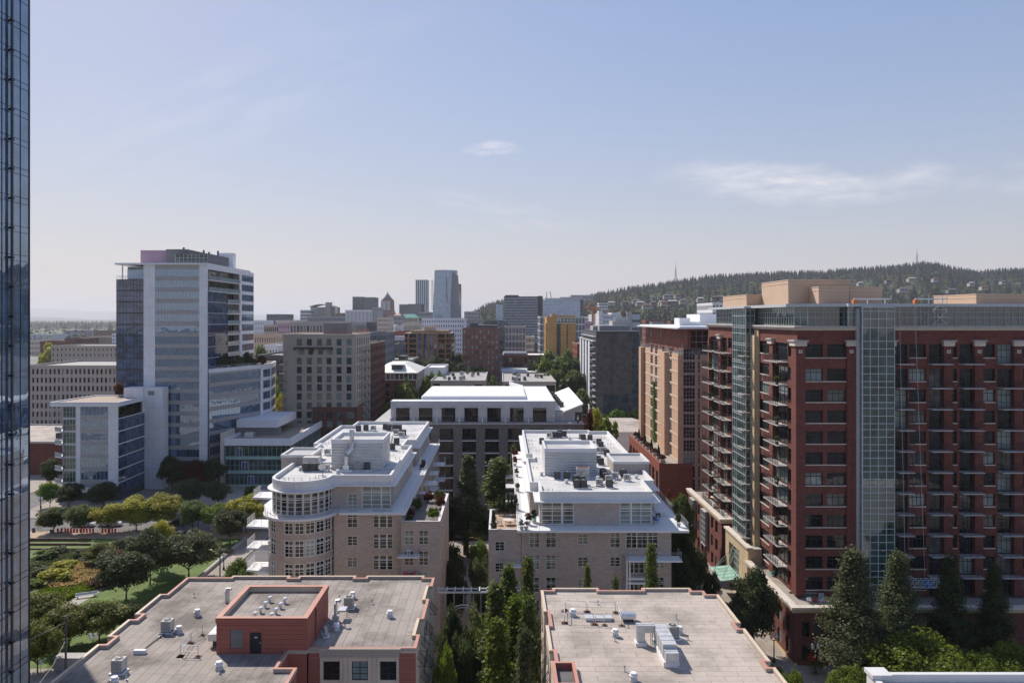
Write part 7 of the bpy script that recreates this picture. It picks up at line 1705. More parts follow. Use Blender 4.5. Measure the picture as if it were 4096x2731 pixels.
# cream building under the green copper roof
CP = thing('office_building', 'cream building with arched windows under a green copper hipped roof', 'building', (P(1635, 1100), 1100, 0)); Yp = 1100
x0, x1, z0, z1 = P(1602, Yp), P(1668, Yp), Q(1271, Yp), Q(1256, Yp); w = MB(); fenestrate(CP, w, Face(x0, Yp), x1 - x0, 0, z0, 'cream', 7, 14, 'punch', 'd', .45, .6, 5, .5); wall(w, Face(x1, Yp, R(90)), 0, 30, 0, z0, [], .1, 'cream'); w.build('wall', CP)
m = MB(); a, b, c, d = (x0 - 1, Yp - 1, z0), (x1 + 1, Yp - 1, z0), (x1 + 1, Yp + 31, z0), (x0 - 1, Yp + 31, z0); e, g2, g3, g4 = (x0 + 4, Yp + 8, z1), (x1 - 5, Yp + 8, z1), (x1 - 5, Yp + 23, z1), (x0 + 4, Yp + 23, z1)
for q in ((a, b, g2, e), (b, c, g3, g2), (c, d, g4, g3), (d, a, e, g4), (e, g2, g3, g4)): m.poly(q, 'copper')
m.build('roof', CP); finish(CP)
t = thing('office_building', 'red tiled gabled building left of the green copper roof', 'building', (P(1585, 1150), 1150, 0)); x0, x1 = P(1570, 1150), P(1602, 1150); m = MB(); m.box(x0, 1150, 0, x1, 1175, Q(1266, 1150), 'cream', 't'); m.build('wall', t)
m = MB(); z0, z1 = Q(1266, 1150), Q(1254, 1150); m.poly([(x0 - 1, 1149, z0), (x1 + 1, 1149, z0), (x1 - 2, 1162, z1), (x0 + 4, 1162, z1)], 'redcap'); m.poly([(x1 + 1, 1149, z0), (x1 + 1, 1176, z0), (x1 - 2, 1162, z1)], 'redcap'); m.poly([(x0 - 1, 1176, z0), (x0 - 1, 1149, z0), (x0 + 4, 1162, z1)], 'redcap'); m.build('roof', t)
M_ = thing('commercial_building', 'low red brick building with broad pale roof at far left behind the white balconies', 'building', (-150, 258, 0)); w = MB(); f = Face(-135, 241, R(90)); ops = []
for k in range(9):
 for z in (1.2, 5.2): ops.append((1.5 + k * 4.2, 4 + k * 4.2, z, z + 2.4)); window(M_, f, 1.5 + k * 4.2, z, 2.5, 2.4, .2, 2, 2, 'bframe', 'n', sub=False)
wall(w, f, 0, 40, 0, 10, ops, .2, 'redbrick'); wall(w, Face(-185, 241), 0, 50, 0, 10, [], .1, 'redbrick'); w.build('wall', M_); m = MB(); q = [(-185, 241), (-135, 241), (-135, 281), (-185, 281)]; m.ring(inset(q, -.1), .4, 9.9, 10.5, 'concrete'); m.poly([(x, y, 10) for x, y in inset(q, .2)], 'cap'); m.build('roof', M_); finish(M_)
kits('cd', [(-146, 262), (-141, 268), (-150, 266), (-143, 250)], 10, '# dark unit from the left on the broad pale roof at far left', 'units on the broad pale roof', 1.6)
# masts and cranes
def mast(label, px, py0, py1, Y, wd, cat='radio mast'):
 t = thing('radio_mast', label, cat, (P(px, Y), Y, Q(py1, Y))); x, z0, z1 = P(px, Y), Q(py1, Y), Q(py0, Y); h_ = z1 - z0; m = MB(); N_ = 9; zl_ = z0 + h_ * .72
 for sx, sy in ((-1, -1), (1, -1), (1, 1), (-1, 1)): m.tube([(x + sx * wd, Y + sy * wd, z0), (x + sx * wd * .3, Y + sy * wd * .3, zl_)], .55, 'galvdull', 4)
 for k in range(N_):
  a, b = k / N_, (k + 1) / N_; wa, wb_ = wd * (1 - .7 * a), wd * (1 - .7 * b); za, zb2 = z0 + (zl_ - z0) * a, z0 + (zl_ - z0) * b
  m.tube([(x - wa, Y - wa, za), (x + wb_, Y - wb_, zb2)], .35, 'galvdull', 4); m.tube([(x + wa, Y - wa, za), (x - wb_, Y - wb_, zb2)], .35, 'galvdull', 4); m.tube([(x - wb_, Y - wb_, zb2), (x + wb_, Y - wb_, zb2)], .4, 'galvdull', 4)
 m.build('lattice', t); m = MB(); m.tube([(x, Y, zl_), (x, Y, z0 + h_ * .9)], .9, 'galvdull', 5); m.tube([(x, Y, z0 + h_ * .9), (x, Y, z1)], .45, 'galvdull', 4); m.build('antenna', t)
mast('lattice radio mast on the lower part of the wooded ridge', 2703, 1047, 1140, 2650, 3.6); mast('lattice radio mast on the top of the wooded hill at right', 3668, 992, 1075, 2680, 3.0)
t = thing('tower_crane', 'orange tower crane among the pale blocks near the hill foot', 'crane', (P(2371, 780), 780, 0)); x = P(2371, 780); zc_ = Q(1232, 780); m = MB(); m.box(x - 1, 779, 0, x + 1, 781, zc_, 'orangepaint'); m.build('mast', t)
m = MB(); m.box(P(2336, 780), 779.5, zc_, P(2396, 780), 780.5, zc_ + 1, 'orangepaint'); m.tube([(P(2345, 780), 780, zc_ + 1), (x, 780, zc_ + 6), (P(2393, 780), 780, zc_ + 1)], .3, 'orangepaint'); m.build('jib', t); m = MB(); m.box(x - 1.4, 778.4, zc_ - 2.2, x + 1.4, 779.4, zc_ + .2, 'orangepaint'); m.box(P(2388, 780), 779, zc_ - 2, P(2397, 780), 781, zc_ + .9, 'orangepaint'); m.build('cab', t)
for p0, p1, py, w_ in ((2186, 2187.5, 1167, 'left'), (2205, 2201, 1165, 'right')):
 m = MB(); m.tube([(P(p0, 1100), 1100, Q(1195, 1100)), (P(p1, 1100), 1100, Q(py, 1100))], .5, 'steel', 4); tag(m.build('crane_jib'), f'{w_} one of two thin crane jibs above the wide pale blue glass tower', 'crane')
# houses on the hillside
hr = random.Random(5); HP = [(2445, 1208), (2500, 1205), (2560, 1206), (2612, 1206), (2648, 1204), (2668, 1178), (2710, 1177), (2732, 1200), (2800, 1190), (2860, 1187), (2880, 1188), (2588, 1255), (2662, 1250), (3372, 1128), (3440, 1128), (3552, 1120), (3646, 1112), (3740, 1112), (3612, 1186), (3806, 1188), (3884, 1130), (3936, 1144), (4010, 1124), (2690, 1215), (2420, 1238), (2545, 1198)]
for side, L_ in (('left of the tan rooftop boxes', sorted(h for h in HP if h[0] < 3200)), ('above the brick tower roof', sorted(h for h in HP if h[0] > 3200))):
 for i, (px, py) in enumerate(L_):
  Yq = None
  for y in range(1300, 2690, 12):
   x = P(px, y); zz = float(hill(np.array(x), np.array(float(y))))
   if zz + 9 >= Q(py, y): Yq = y; break
  if Yq is None: Yq = 2600; x = P(px, Yq); zz = float(hill(np.array(x), np.array(float(Yq))))
  wd = hr.uniform(4, 8); a = zz + 7.2; Yq -= 4
  t = thing('hill_house', f'{ORD[i]} pale house from the left among hillside trees, {side}', 'house', (x, Yq, zz), 'houses among the trees on the hill')
  m = MB(); m.box(x - wd, Yq, zz + .5, x + wd, Yq + 10, a, ('beige', 'spandrel', 'greypanel', 'spandrel')[i % 4], 't'); m.build('wall', t)
  for s in (-.6, -.2, .2, .6): m = MB(); m.box(x + s * wd - 1, Yq - .15, a - 2.4, x + s * wd + 1, Yq - .01, a - .8, 'glass'); m.build('window', t)
  m = MB(); m.poly([(x - wd - 1, Yq - 1, a), (x + wd + 1, Yq - 1, a), (x + wd - 1, Yq + 5, a + 2.4), (x - wd + 1, Yq + 5, a + 2.4)], ('roofdark', 'spandrel', 'darkbrick')[i % 3]); m.poly([(x + wd + 1, Yq + 11, a), (x - wd - 1, Yq + 11, a), (x - wd + 1, Yq + 5, a + 2.4), (x + wd - 1, Yq + 5, a + 2.4)], 'roofdark'); m.build('roof', t)
# ---------------------------------------------------------------- the park and its ground
def sheet(name, pts, mat, z, kind='structure'):
 m = MB(); m.poly([(x, y, z) for x, y in pts], mat); return tag(m.build(name), kind=kind)
def gp(L_, z=.15): return [G(a, b, z) for a, b in L_]
sheet('lawn', [(-116, 108), (-57.2, 108), (-57.2, 171.5), (-116, 171.5)], 'lawn', .158)
sheet('plaza', [(-119, 171.6), (-54, 171.6), (-54, 177), (-119, 177)], 'paver', .156)
sheet('garden_path', gp([(120, 2420), (230, 2350), (290, 2290), (310, 2240), (345, 2225), (350, 2260), (330, 2310), (260, 2370), (150, 2450)]), 'soil', .162)
sheet('gravel_path', gp([(250, 2420), (330, 2375), (400, 2345), (425, 2350), (360, 2390), (290, 2430), (255, 2440)]), 'path', .164)
sheet('meadow', gp([(110, 2440), (130, 2330), (300, 2300), (400, 2310), (390, 2345), (300, 2385), (240, 2415), (160, 2470)]), 'meadow', .160)
sheet('side_path', gp([(800, 2205), (850, 2175), (872, 2178), (826, 2212)]), 'path', .163)
for k, y in enumerate((169.5, 166.3, 163.2)):
 m = MB(); m.box(-116, y, .16, P(360, y), y + .4, .75 - k * .15, 'wood'); tag(m.build('terrace_wall'), f'{("back", "middle", "front")[k]} dark timber edge of the lawn steps in the park', 'garden wall', 'timber lawn steps')
m = MB(); m.box(-56.9, 128, .15, -56.4, 171.5, .75, 'concrete'); tag(m.build('garden_wall'), 'long low stone wall between the park lawn and the pavement', 'garden wall')
def grass(name, label, poly, n, h, mat, seed, w=.03):
 r = np.random.RandomState(seed); P_ = np.array(poly); lo, hi = P_.min(0), P_.max(0); out = []
 while len(out) < n:
  p = lo + (hi - lo) * r.rand(2); ins = False; j = len(P_) - 1
  for i in range(len(P_)):
   if (P_[i, 1] > p[1]) != (P_[j, 1] > p[1]) and p[0] < (P_[j, 0] - P_[i, 0]) * (p[1] - P_[i, 1]) / (P_[j, 1] - P_[i, 1]) + P_[i, 0]: ins = not ins
   j = i
  if ins: out.append(p)
 p = np.array(out); a = r.uniform(0, 6.28, n); hh = h * r.uniform(.5, 1.2, n) * (.75 + .25 * np.sin(p[:, 0] * .9) * np.cos(p[:, 1] * .8)); dx, dy = np.cos(a) * w, np.sin(a) * w; lx, ly = r.normal(size=(2, n)) * h * .3
 z = np.full(n, .16); v = np.stack([np.stack([p[:, 0] - dx, p[:, 1] - dy, z], 1), np.stack([p[:, 0] + dx, p[:, 1] + dy, z], 1), np.stack([p[:, 0] + dx * 2 + lx, p[:, 1] + dy * 2 + ly, z + hh], 1), np.stack([p[:, 0] - dx * 2 + lx, p[:, 1] - dy * 2 + ly, z + hh * .9], 1)], 1)
 o = bpy.data.objects.new(name, quads(name, v.reshape(-1, 3), np.arange(n * 4).reshape(n, 4), [mat])); col.objects.link(o); tag(o, kind='stuff')
grass('ornamental_grass', '', gp([(195, 2330), (235, 2285), (320, 2262), (420, 2275), (410, 2330), (300, 2350), (215, 2360)]), 11000, 1.4, 'straw', 1, .05)
grass('meadow_grass', '', gp([(110, 2450), (130, 2380), (230, 2335), (390, 2322), (400, 2350), (300, 2385), (240, 2415), (160, 2470)]), 9000, .8, 'leaf_bright', 2, .05)
grass('meadow_grass', '', gp([(118, 2340), (125, 2240), (230, 2200), (330, 2200), (300, 2250), (215, 2290), (170, 2330)]), 6000, .6, 'leaf_grey', 4, .05)

# ---------------------------------------------------------------- trees: picture column, top row, distance, half width, kind, label
def T_(px, pt, Y, rp, kind, label, group=None, name='tree', z=0):
 return tree(name, kind, P(px, Y), Y, Q(pt, Y) - z, rp * Y / F, label, group, z)
PS = 'street trees along the park plaza'
for a in [
 (215, 2030, 176, 60, 'roundg', 'small dark green tree at the left end of the red bike docks'),
 (325, 2022, 176, 58, 'roundg', 'second tree from the left in the plaza row, dark green, above red bike docks'),
 (432, 2005, 176, 64, 'roundy', 'third plaza tree, yellow green, above the right end of the red bike docks'),
 (545, 1985, 178, 82, 'roundy', 'broad yellow green plaza tree right of the red bike docks'),
 (655, 1978, 180, 80, 'roundy', 'tallest yellow green plaza tree before the dark glass corner'),
 (770, 2005, 177, 58, 'roundg', 'mid green plaza tree right of the yellow green clump'),
 (868, 2010, 176, 60, 'roundb', 'bright green plaza tree left of the large one near the white balconies'),
 (985, 1980, 176, 86, 'roundy', 'large yellow green tree beside the white balconies of the bow front')]: T_(*a, PS)
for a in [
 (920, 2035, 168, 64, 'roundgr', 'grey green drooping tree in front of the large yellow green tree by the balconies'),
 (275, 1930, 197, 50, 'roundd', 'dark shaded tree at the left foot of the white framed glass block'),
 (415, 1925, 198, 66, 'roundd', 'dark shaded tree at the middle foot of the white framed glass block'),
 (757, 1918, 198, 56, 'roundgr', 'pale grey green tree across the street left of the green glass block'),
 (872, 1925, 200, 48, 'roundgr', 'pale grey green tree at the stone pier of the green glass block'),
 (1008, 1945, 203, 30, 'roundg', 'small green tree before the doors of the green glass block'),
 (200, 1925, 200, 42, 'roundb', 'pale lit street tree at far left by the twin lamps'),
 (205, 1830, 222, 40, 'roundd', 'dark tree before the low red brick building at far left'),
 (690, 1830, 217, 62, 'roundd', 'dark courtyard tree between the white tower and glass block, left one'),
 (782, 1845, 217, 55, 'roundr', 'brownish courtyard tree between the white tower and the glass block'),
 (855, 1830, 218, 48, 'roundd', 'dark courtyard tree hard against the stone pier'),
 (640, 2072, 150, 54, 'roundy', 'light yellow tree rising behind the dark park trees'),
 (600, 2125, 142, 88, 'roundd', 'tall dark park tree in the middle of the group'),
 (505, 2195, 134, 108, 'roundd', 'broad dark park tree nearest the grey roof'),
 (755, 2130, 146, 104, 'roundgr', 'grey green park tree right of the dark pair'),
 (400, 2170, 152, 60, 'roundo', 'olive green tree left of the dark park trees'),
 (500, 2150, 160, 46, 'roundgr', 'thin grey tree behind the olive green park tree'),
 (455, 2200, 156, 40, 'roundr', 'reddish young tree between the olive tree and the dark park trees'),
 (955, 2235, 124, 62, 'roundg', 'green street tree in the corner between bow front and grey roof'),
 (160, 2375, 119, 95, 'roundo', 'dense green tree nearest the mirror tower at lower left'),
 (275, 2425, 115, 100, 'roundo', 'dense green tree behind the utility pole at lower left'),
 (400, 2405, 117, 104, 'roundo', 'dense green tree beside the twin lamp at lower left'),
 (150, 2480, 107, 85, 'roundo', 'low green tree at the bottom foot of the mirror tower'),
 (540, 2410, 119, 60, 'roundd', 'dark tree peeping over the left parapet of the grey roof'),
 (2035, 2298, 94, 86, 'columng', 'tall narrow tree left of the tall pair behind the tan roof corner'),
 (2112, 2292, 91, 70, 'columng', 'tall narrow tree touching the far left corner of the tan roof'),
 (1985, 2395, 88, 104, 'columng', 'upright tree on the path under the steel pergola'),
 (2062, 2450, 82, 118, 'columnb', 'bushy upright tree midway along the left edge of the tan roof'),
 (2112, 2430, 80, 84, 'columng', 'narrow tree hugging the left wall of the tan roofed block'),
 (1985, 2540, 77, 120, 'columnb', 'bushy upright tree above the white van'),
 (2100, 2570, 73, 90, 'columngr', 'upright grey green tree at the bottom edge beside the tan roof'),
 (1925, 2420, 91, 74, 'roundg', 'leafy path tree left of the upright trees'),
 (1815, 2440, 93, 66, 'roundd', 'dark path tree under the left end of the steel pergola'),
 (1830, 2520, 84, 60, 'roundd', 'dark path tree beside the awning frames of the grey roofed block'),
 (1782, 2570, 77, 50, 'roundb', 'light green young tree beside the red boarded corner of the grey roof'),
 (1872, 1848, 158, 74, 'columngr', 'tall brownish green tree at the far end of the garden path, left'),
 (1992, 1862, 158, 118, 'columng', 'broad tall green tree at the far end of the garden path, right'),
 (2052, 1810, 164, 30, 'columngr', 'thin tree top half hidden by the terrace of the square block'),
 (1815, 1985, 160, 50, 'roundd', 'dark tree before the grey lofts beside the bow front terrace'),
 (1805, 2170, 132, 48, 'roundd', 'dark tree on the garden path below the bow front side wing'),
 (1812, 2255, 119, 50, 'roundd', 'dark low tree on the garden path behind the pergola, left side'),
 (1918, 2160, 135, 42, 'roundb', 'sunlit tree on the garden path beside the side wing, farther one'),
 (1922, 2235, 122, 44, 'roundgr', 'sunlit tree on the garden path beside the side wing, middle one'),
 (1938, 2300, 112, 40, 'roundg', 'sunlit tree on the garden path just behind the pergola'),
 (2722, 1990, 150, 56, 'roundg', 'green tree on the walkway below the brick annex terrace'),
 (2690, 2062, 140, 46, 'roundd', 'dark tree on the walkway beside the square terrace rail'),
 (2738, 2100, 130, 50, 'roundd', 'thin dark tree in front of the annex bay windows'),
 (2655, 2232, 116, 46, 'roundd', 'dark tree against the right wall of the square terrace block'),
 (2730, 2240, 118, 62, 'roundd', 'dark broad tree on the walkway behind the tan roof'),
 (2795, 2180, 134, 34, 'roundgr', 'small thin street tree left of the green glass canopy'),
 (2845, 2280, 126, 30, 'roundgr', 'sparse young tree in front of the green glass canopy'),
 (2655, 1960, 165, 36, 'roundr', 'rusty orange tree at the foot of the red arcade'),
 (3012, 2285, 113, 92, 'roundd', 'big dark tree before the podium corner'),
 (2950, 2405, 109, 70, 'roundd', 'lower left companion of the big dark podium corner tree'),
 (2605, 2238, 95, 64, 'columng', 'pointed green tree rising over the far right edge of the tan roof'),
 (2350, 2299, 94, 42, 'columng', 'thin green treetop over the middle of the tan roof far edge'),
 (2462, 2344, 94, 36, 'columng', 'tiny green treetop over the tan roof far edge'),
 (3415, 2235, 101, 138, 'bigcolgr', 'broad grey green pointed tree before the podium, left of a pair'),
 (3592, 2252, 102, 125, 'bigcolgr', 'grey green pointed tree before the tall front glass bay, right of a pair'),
 (3800, 2250, 105, 92, 'bigcold', 'dark shaded pointed tree before the podium, below the hanging stage'),  # this tree and the next carry their shade in the leaf colour
 (3978, 2290, 105, 84, 'bigcold', 'dark shaded pointed tree at the right edge before the podium'),
 (3690, 2545, 95, 185, 'roundb', 'broad bright green tree above the white parapet'),
 (3885, 2605, 94, 105, 'roundb', 'low bright green tree between two bright ones at lower right'),
 (4050, 2575, 95, 118, 'roundb', 'bright green tree in the bottom right corner'),
 (3545, 2635, 97, 62, 'roundgr', 'grey green shrub like tree left of the white parapet corner'),
 (3395, 2668, 92, 88, 'roundb', 'bright low tree at the bottom edge left of the white parapet'),
 (3172, 2672, 92, 48, 'roundb', 'small bright tree at the bottom edge beside the tan roof'),
 (3095, 2650, 96, 34, 'roundg', 'little green tree beside the right parapet of the tan roof'),
 (2400, 1668, 250, 40, 'farb', 'light green tree left of the low white walled building'),
 (2432, 1662, 232, 44, 'farb', 'light green tree before the low white walled building'),
 (2462, 1735, 214, 32, 'farg', 'green tree behind the back corner of the square terrace block'),
 (2378, 1632, 244, 34, 'fary', 'yellowish tree right of the bright butterfly roof'),
 (2352, 1640, 236, 24, 'roundr', 'red brown tree beside the bright butterfly roof'),
 (2470, 1632, 330, 34, 'farb', 'small light tree at the foot of the dark glass tower, middle'),
 (2538, 1636, 330, 30, 'farb', 'small light tree at the right foot of the dark glass tower'),
 (2405, 1655, 325, 30, 'farg', 'small tree at the left foot of the dark glass tower'),
]: T_(*a)
FT = 'trees in the streets beyond the grey lofts'
FL = [
 (1612, 1535, 300, 60, 'farg', 'large'), (1560, 1580, 282, 52, 'farg', 'near'), (1660, 1600, 292, 44, 'fard', 'dark'), (1640, 1490, 320, 30, 'fard', 'hidden'), (1704, 1505, 335, 30, 'farb', 'bright'), (1725, 1480, 360, 26, 'farb', 'light'),
 (1585, 1412, 430, 30, 'fard', 'dark'), (1545, 1400, 460, 26, 'farg', 'green'), (1664, 1412, 416, 44, 'fard', 'round'), (1738, 1424, 418, 40, 'fard', 'round'), (1800, 1418, 416, 60, 'fard', 'broad'), (1704, 1442, 410, 28, 'fard', 'small'),
 (1838, 1392, 468, 34, 'farg', 'tall'), (1825, 1402, 440, 26, 'fard', 'dark'), (1912, 1462, 425, 44, 'farg', 'low'), (1756, 1480, 372, 28, 'farb', 'light'), (1968, 1498, 345, 30, 'farg', 'green'), (1988, 1522, 338, 24, 'fard', 'dark'),
 (2158, 1405, 445, 48, 'fard', 'dark'), (2202, 1398, 432, 50, 'farg', 'tall'), (2178, 1440, 420, 42, 'farb', 'light'), (2238, 1425, 428, 44, 'fard', 'dark'), (2262, 1395, 424, 58, 'farg', 'tall'), (2302, 1432, 402, 50, 'fard', 'broad'), (2216, 1480, 386, 52, 'farg', 'green'),
 (2280, 1498, 376, 56, 'fard', 'broad'), (2312, 1552, 346, 48, 'farg', 'near'), (2250, 1552, 346, 60, 'farb', 'bright'), (2200, 1542, 352, 44, 'farg', 'near'), (2325, 1485, 372, 40, 'fard', 'dark'), (2160, 1500, 380, 36, 'farg', 'green'), (2290, 1460, 392, 40, 'farg', 'green'),
 (1062, 1374, 430, 52, 'farg', 'hazy'), (1105, 1380, 420, 36, 'farg', 'hazy'), (1104, 1520, 292, 36, 'farb', 'bright'), (1112, 1580, 280, 32, 'fary', 'yellow'), (200, 1372, 600, 38, 'fary', 'yellowish'), (242, 1380, 610, 30, 'fary', 'yellowish'), (150, 1414, 380, 26, 'farg', 'round'), (280, 1378, 640, 26, 'farg', 'hazy'),
]
def where_(a): return 'left of the white tower' if a[0] < 400 else 'between white tower and beige block' if a[0] < 1140 else 'behind the left end of the grey lofts' if a[0] < 1730 and a[2] < 365 else 'among the brown and red brick blocks' if a[0] < 2000 else 'in the grove left of the dark glass tower'
for w_ in sorted({where_(a) for a in FL}):
 for i, a in enumerate(sorted(b for b in FL if where_(b) == w_)): T_(*a[:5], f'{ORD[i]} tree from the left {w_}, {a[5]}', FT)

# shrubs and terrace plants
def S_(px, py, z, r, h, kind, label, group, name='shrub'):
 x, y = G(px, py, z); return tree(name, kind, x, y, h, r, label, group, z, 'shrub')
for a in [
 (220, 2330, .15, 2.9, 2.6, 'shruby', 'large clipped round shrub in the park garden'), (262, 2285, .15, 2.4, 2.0, 'shruby', 'olive mounded shrub behind the large clipped one'), (165, 2300, .15, 1.9, 1.5, 'shrubgr', 'grey low shrub left of the large clipped one'),
 (135, 2280, .15, 1.6, 1.4, 'shrubg', 'green shrub by the mirror tower in the park'), (185, 2235, .15, 2.2, 1.8, 'shrubg', 'green shrub below the timber lawn steps'), (325, 2230, .15, 1.6, 1.6, 'shrubd', 'dark shrub at the bend of the garden path'),
 (330, 2250, .15, 1.3, .9, 'shrubgr', 'silver low shrub at the bend of the garden path'), (400, 2345, .15, 2.0, 1.7, 'shrubr', 'brownish shrub right of the straw grass'), (890, 2215, .15, 1.9, 1.2, 'shrubgr', 'grey shrub on the lawn beside the long low stone wall'), (135, 2345, .15, 1.8, 1.3, 'shrubb', 'light shrub left of the straw grass'), (232, 2215, .15, 1.8, 1.5, 'shrubgr', 'grey shrub under the middle lawn step'),
]: S_(*a, 'shrubs in the park garden')
for i, (px, py, k) in enumerate(((842, 1462, 'shrubd'), (868, 1461, 'shrubd'), (900, 1455, 'shrubd'), (928, 1452, 'shrubd'), (955, 1450, 'shrubg'), (985, 1448, 'shrubd'), (1012, 1446, 'shrubd'), (1048, 1446, 'shrubr'))):
 Y = 232 + i * 2.4; x, y = P(px, Y), Y; tree('shrub', k, x, y, 2.4 + (i % 3), 1.6, f'{ORD[i]} shrub from the left on the planted roof edge of the lower white wing', 'roof edge shrubs on the white wing', 33.4, 'shrub')
for i, (px, py, k) in enumerate(((518, 1640, 'shrubd'), (540, 1638, 'shrubd'), (560, 1632, 'shrubg'), (580, 1628, 'shrubd'))):
 Y = 210 + i * 3; tree('shrub', k, -103.6, Y, 1.8, 1, f'{ORD[i]} shrub from the left on the corner terrace of the white framed glass block', 'corner terrace shrubs', 22.3, 'shrub')
tree('shrub', 'shrubr', P(478, 222), 222, 3.6, 1.3, 'orange red roof shrub at the top of the white framed glass block', None, 26.3, 'shrub')
for i, (x, y, h_) in enumerate(((-1.2, 107, 2.6), (-.5, 116, 2.8), (.2, 116.2, 2.6), (.8, 115.6, 3.1), (1.4, 116.1, 2.7), (2.0, 115.8, 2.9))):
 tree('cypress', 'columnd', x, y, h_, .5, f'{ORD[i]} dark clipped cypress from the left around the roof table on the side wing', 'cypress row on the side wing terrace', 19.5, 'shrub')
for i, (x, y, k, r, h_) in enumerate(((-13, 108.5, 'shrubgr', .6, 1.2), (-13.2, 111, 'shrubr', .6, 1.4), (-12.8, 116, 'shrubg', .8, 1.8), (-11.5, 121, 'shrubr', .8, 1.6), (-9.4, 117, 'shrubr', .8, 1.9), (-9.9, 110.5, 'shrubb', .9, 1.7), (-10, 122.5, 'shrubg', .8, 1.5))):
 tree('shrub', k, x, y, h_, r, f'{ORD[i]} potted shrub from the left on the bow front roof garden', 'roof garden shrubs', 20.2, 'shrub')
for i, (x, y, k, r, h_) in enumerate(((2.6, 104.9, 'shrubg', .35, .9), (3.2, 105.0, 'shrubgr', .35, .8), (3.6, 107.5, 'shrubr', .5, 1.2), (4.4, 108.4, 'shrubd', .4, 1.5), (24.2, 106.5, 'shrubd', .4, 1.3), (24.6, 110, 'shrubd', .5, 2.2), (2.4, 150, 'shrubr', .5, 1.4), (2.5, 158, 'shrubr', .6, 1.5), (2.6, 140, 'shrubg', .4, 1.1), (2.5, 128, 'shrubg', .4, 1.0))):
 t = thing('potted_plant', f'{ORD[i]} potted plant counted along the square terrace edge of the right white roofed block', 'potted plant', (x, y, ZC), 'pots along the square terrace'); m = MB(); m.lathe(x, y, [(0, ZC + .01), (.22, ZC + .01), (.3, ZC + .45), (.26, ZC + .45), (0, ZC + .4)], 'concrete'); m.build('pot', t)
 cm, tm = proto(k, i % 4); c = obj('foliage', cm, t['e'], (0, 0, .4)); c.scale = (r, r, h_ / 1.5)
for i in range(9):
 y = 187 + i * 4.6; t = thing('planter', f'{ORD[i]} concrete planter from the near end on the red arcade terrace', 'planter', (38.6, y, 13.6), 'planters on the red arcade terrace'); m = MB(); m.box(38.0, y - .6, 13.6, 39.2, y + .6, 14.7, 'concrete'); m.build('pot', t)
 cm, tm = proto('conifer' if i % 2 else 'shrubr', i % 4); c = obj('foliage', cm, t['e'], (0, 0, 1.0)); c.scale = (.25, .25, .28) if i % 2 else (.9, .9, .9)
r_ = np.random.RandomState(3); n = 1500; zz = r_.uniform(14, 31, n); yy_ = yo(2618) + r_.normal(size=n) * .8 * (1.2 - (zz - 14) / 25); p = np.stack([np.full(n, XO - .15) - r_.uniform(0, .25, n), yy_, zz], 1)
o_ = bpy.data.objects.new('climbing_vine', crown_mesh(leafquads(r_, p, np.tile([-1., 0, .3], (n, 1)) + r_.normal(size=(n, 3)) * .5, .4), 'leaf_bright')); col.objects.link(o_); tag(o_, 'bright green vine climbing the left face of the orange brick tower', 'vine')

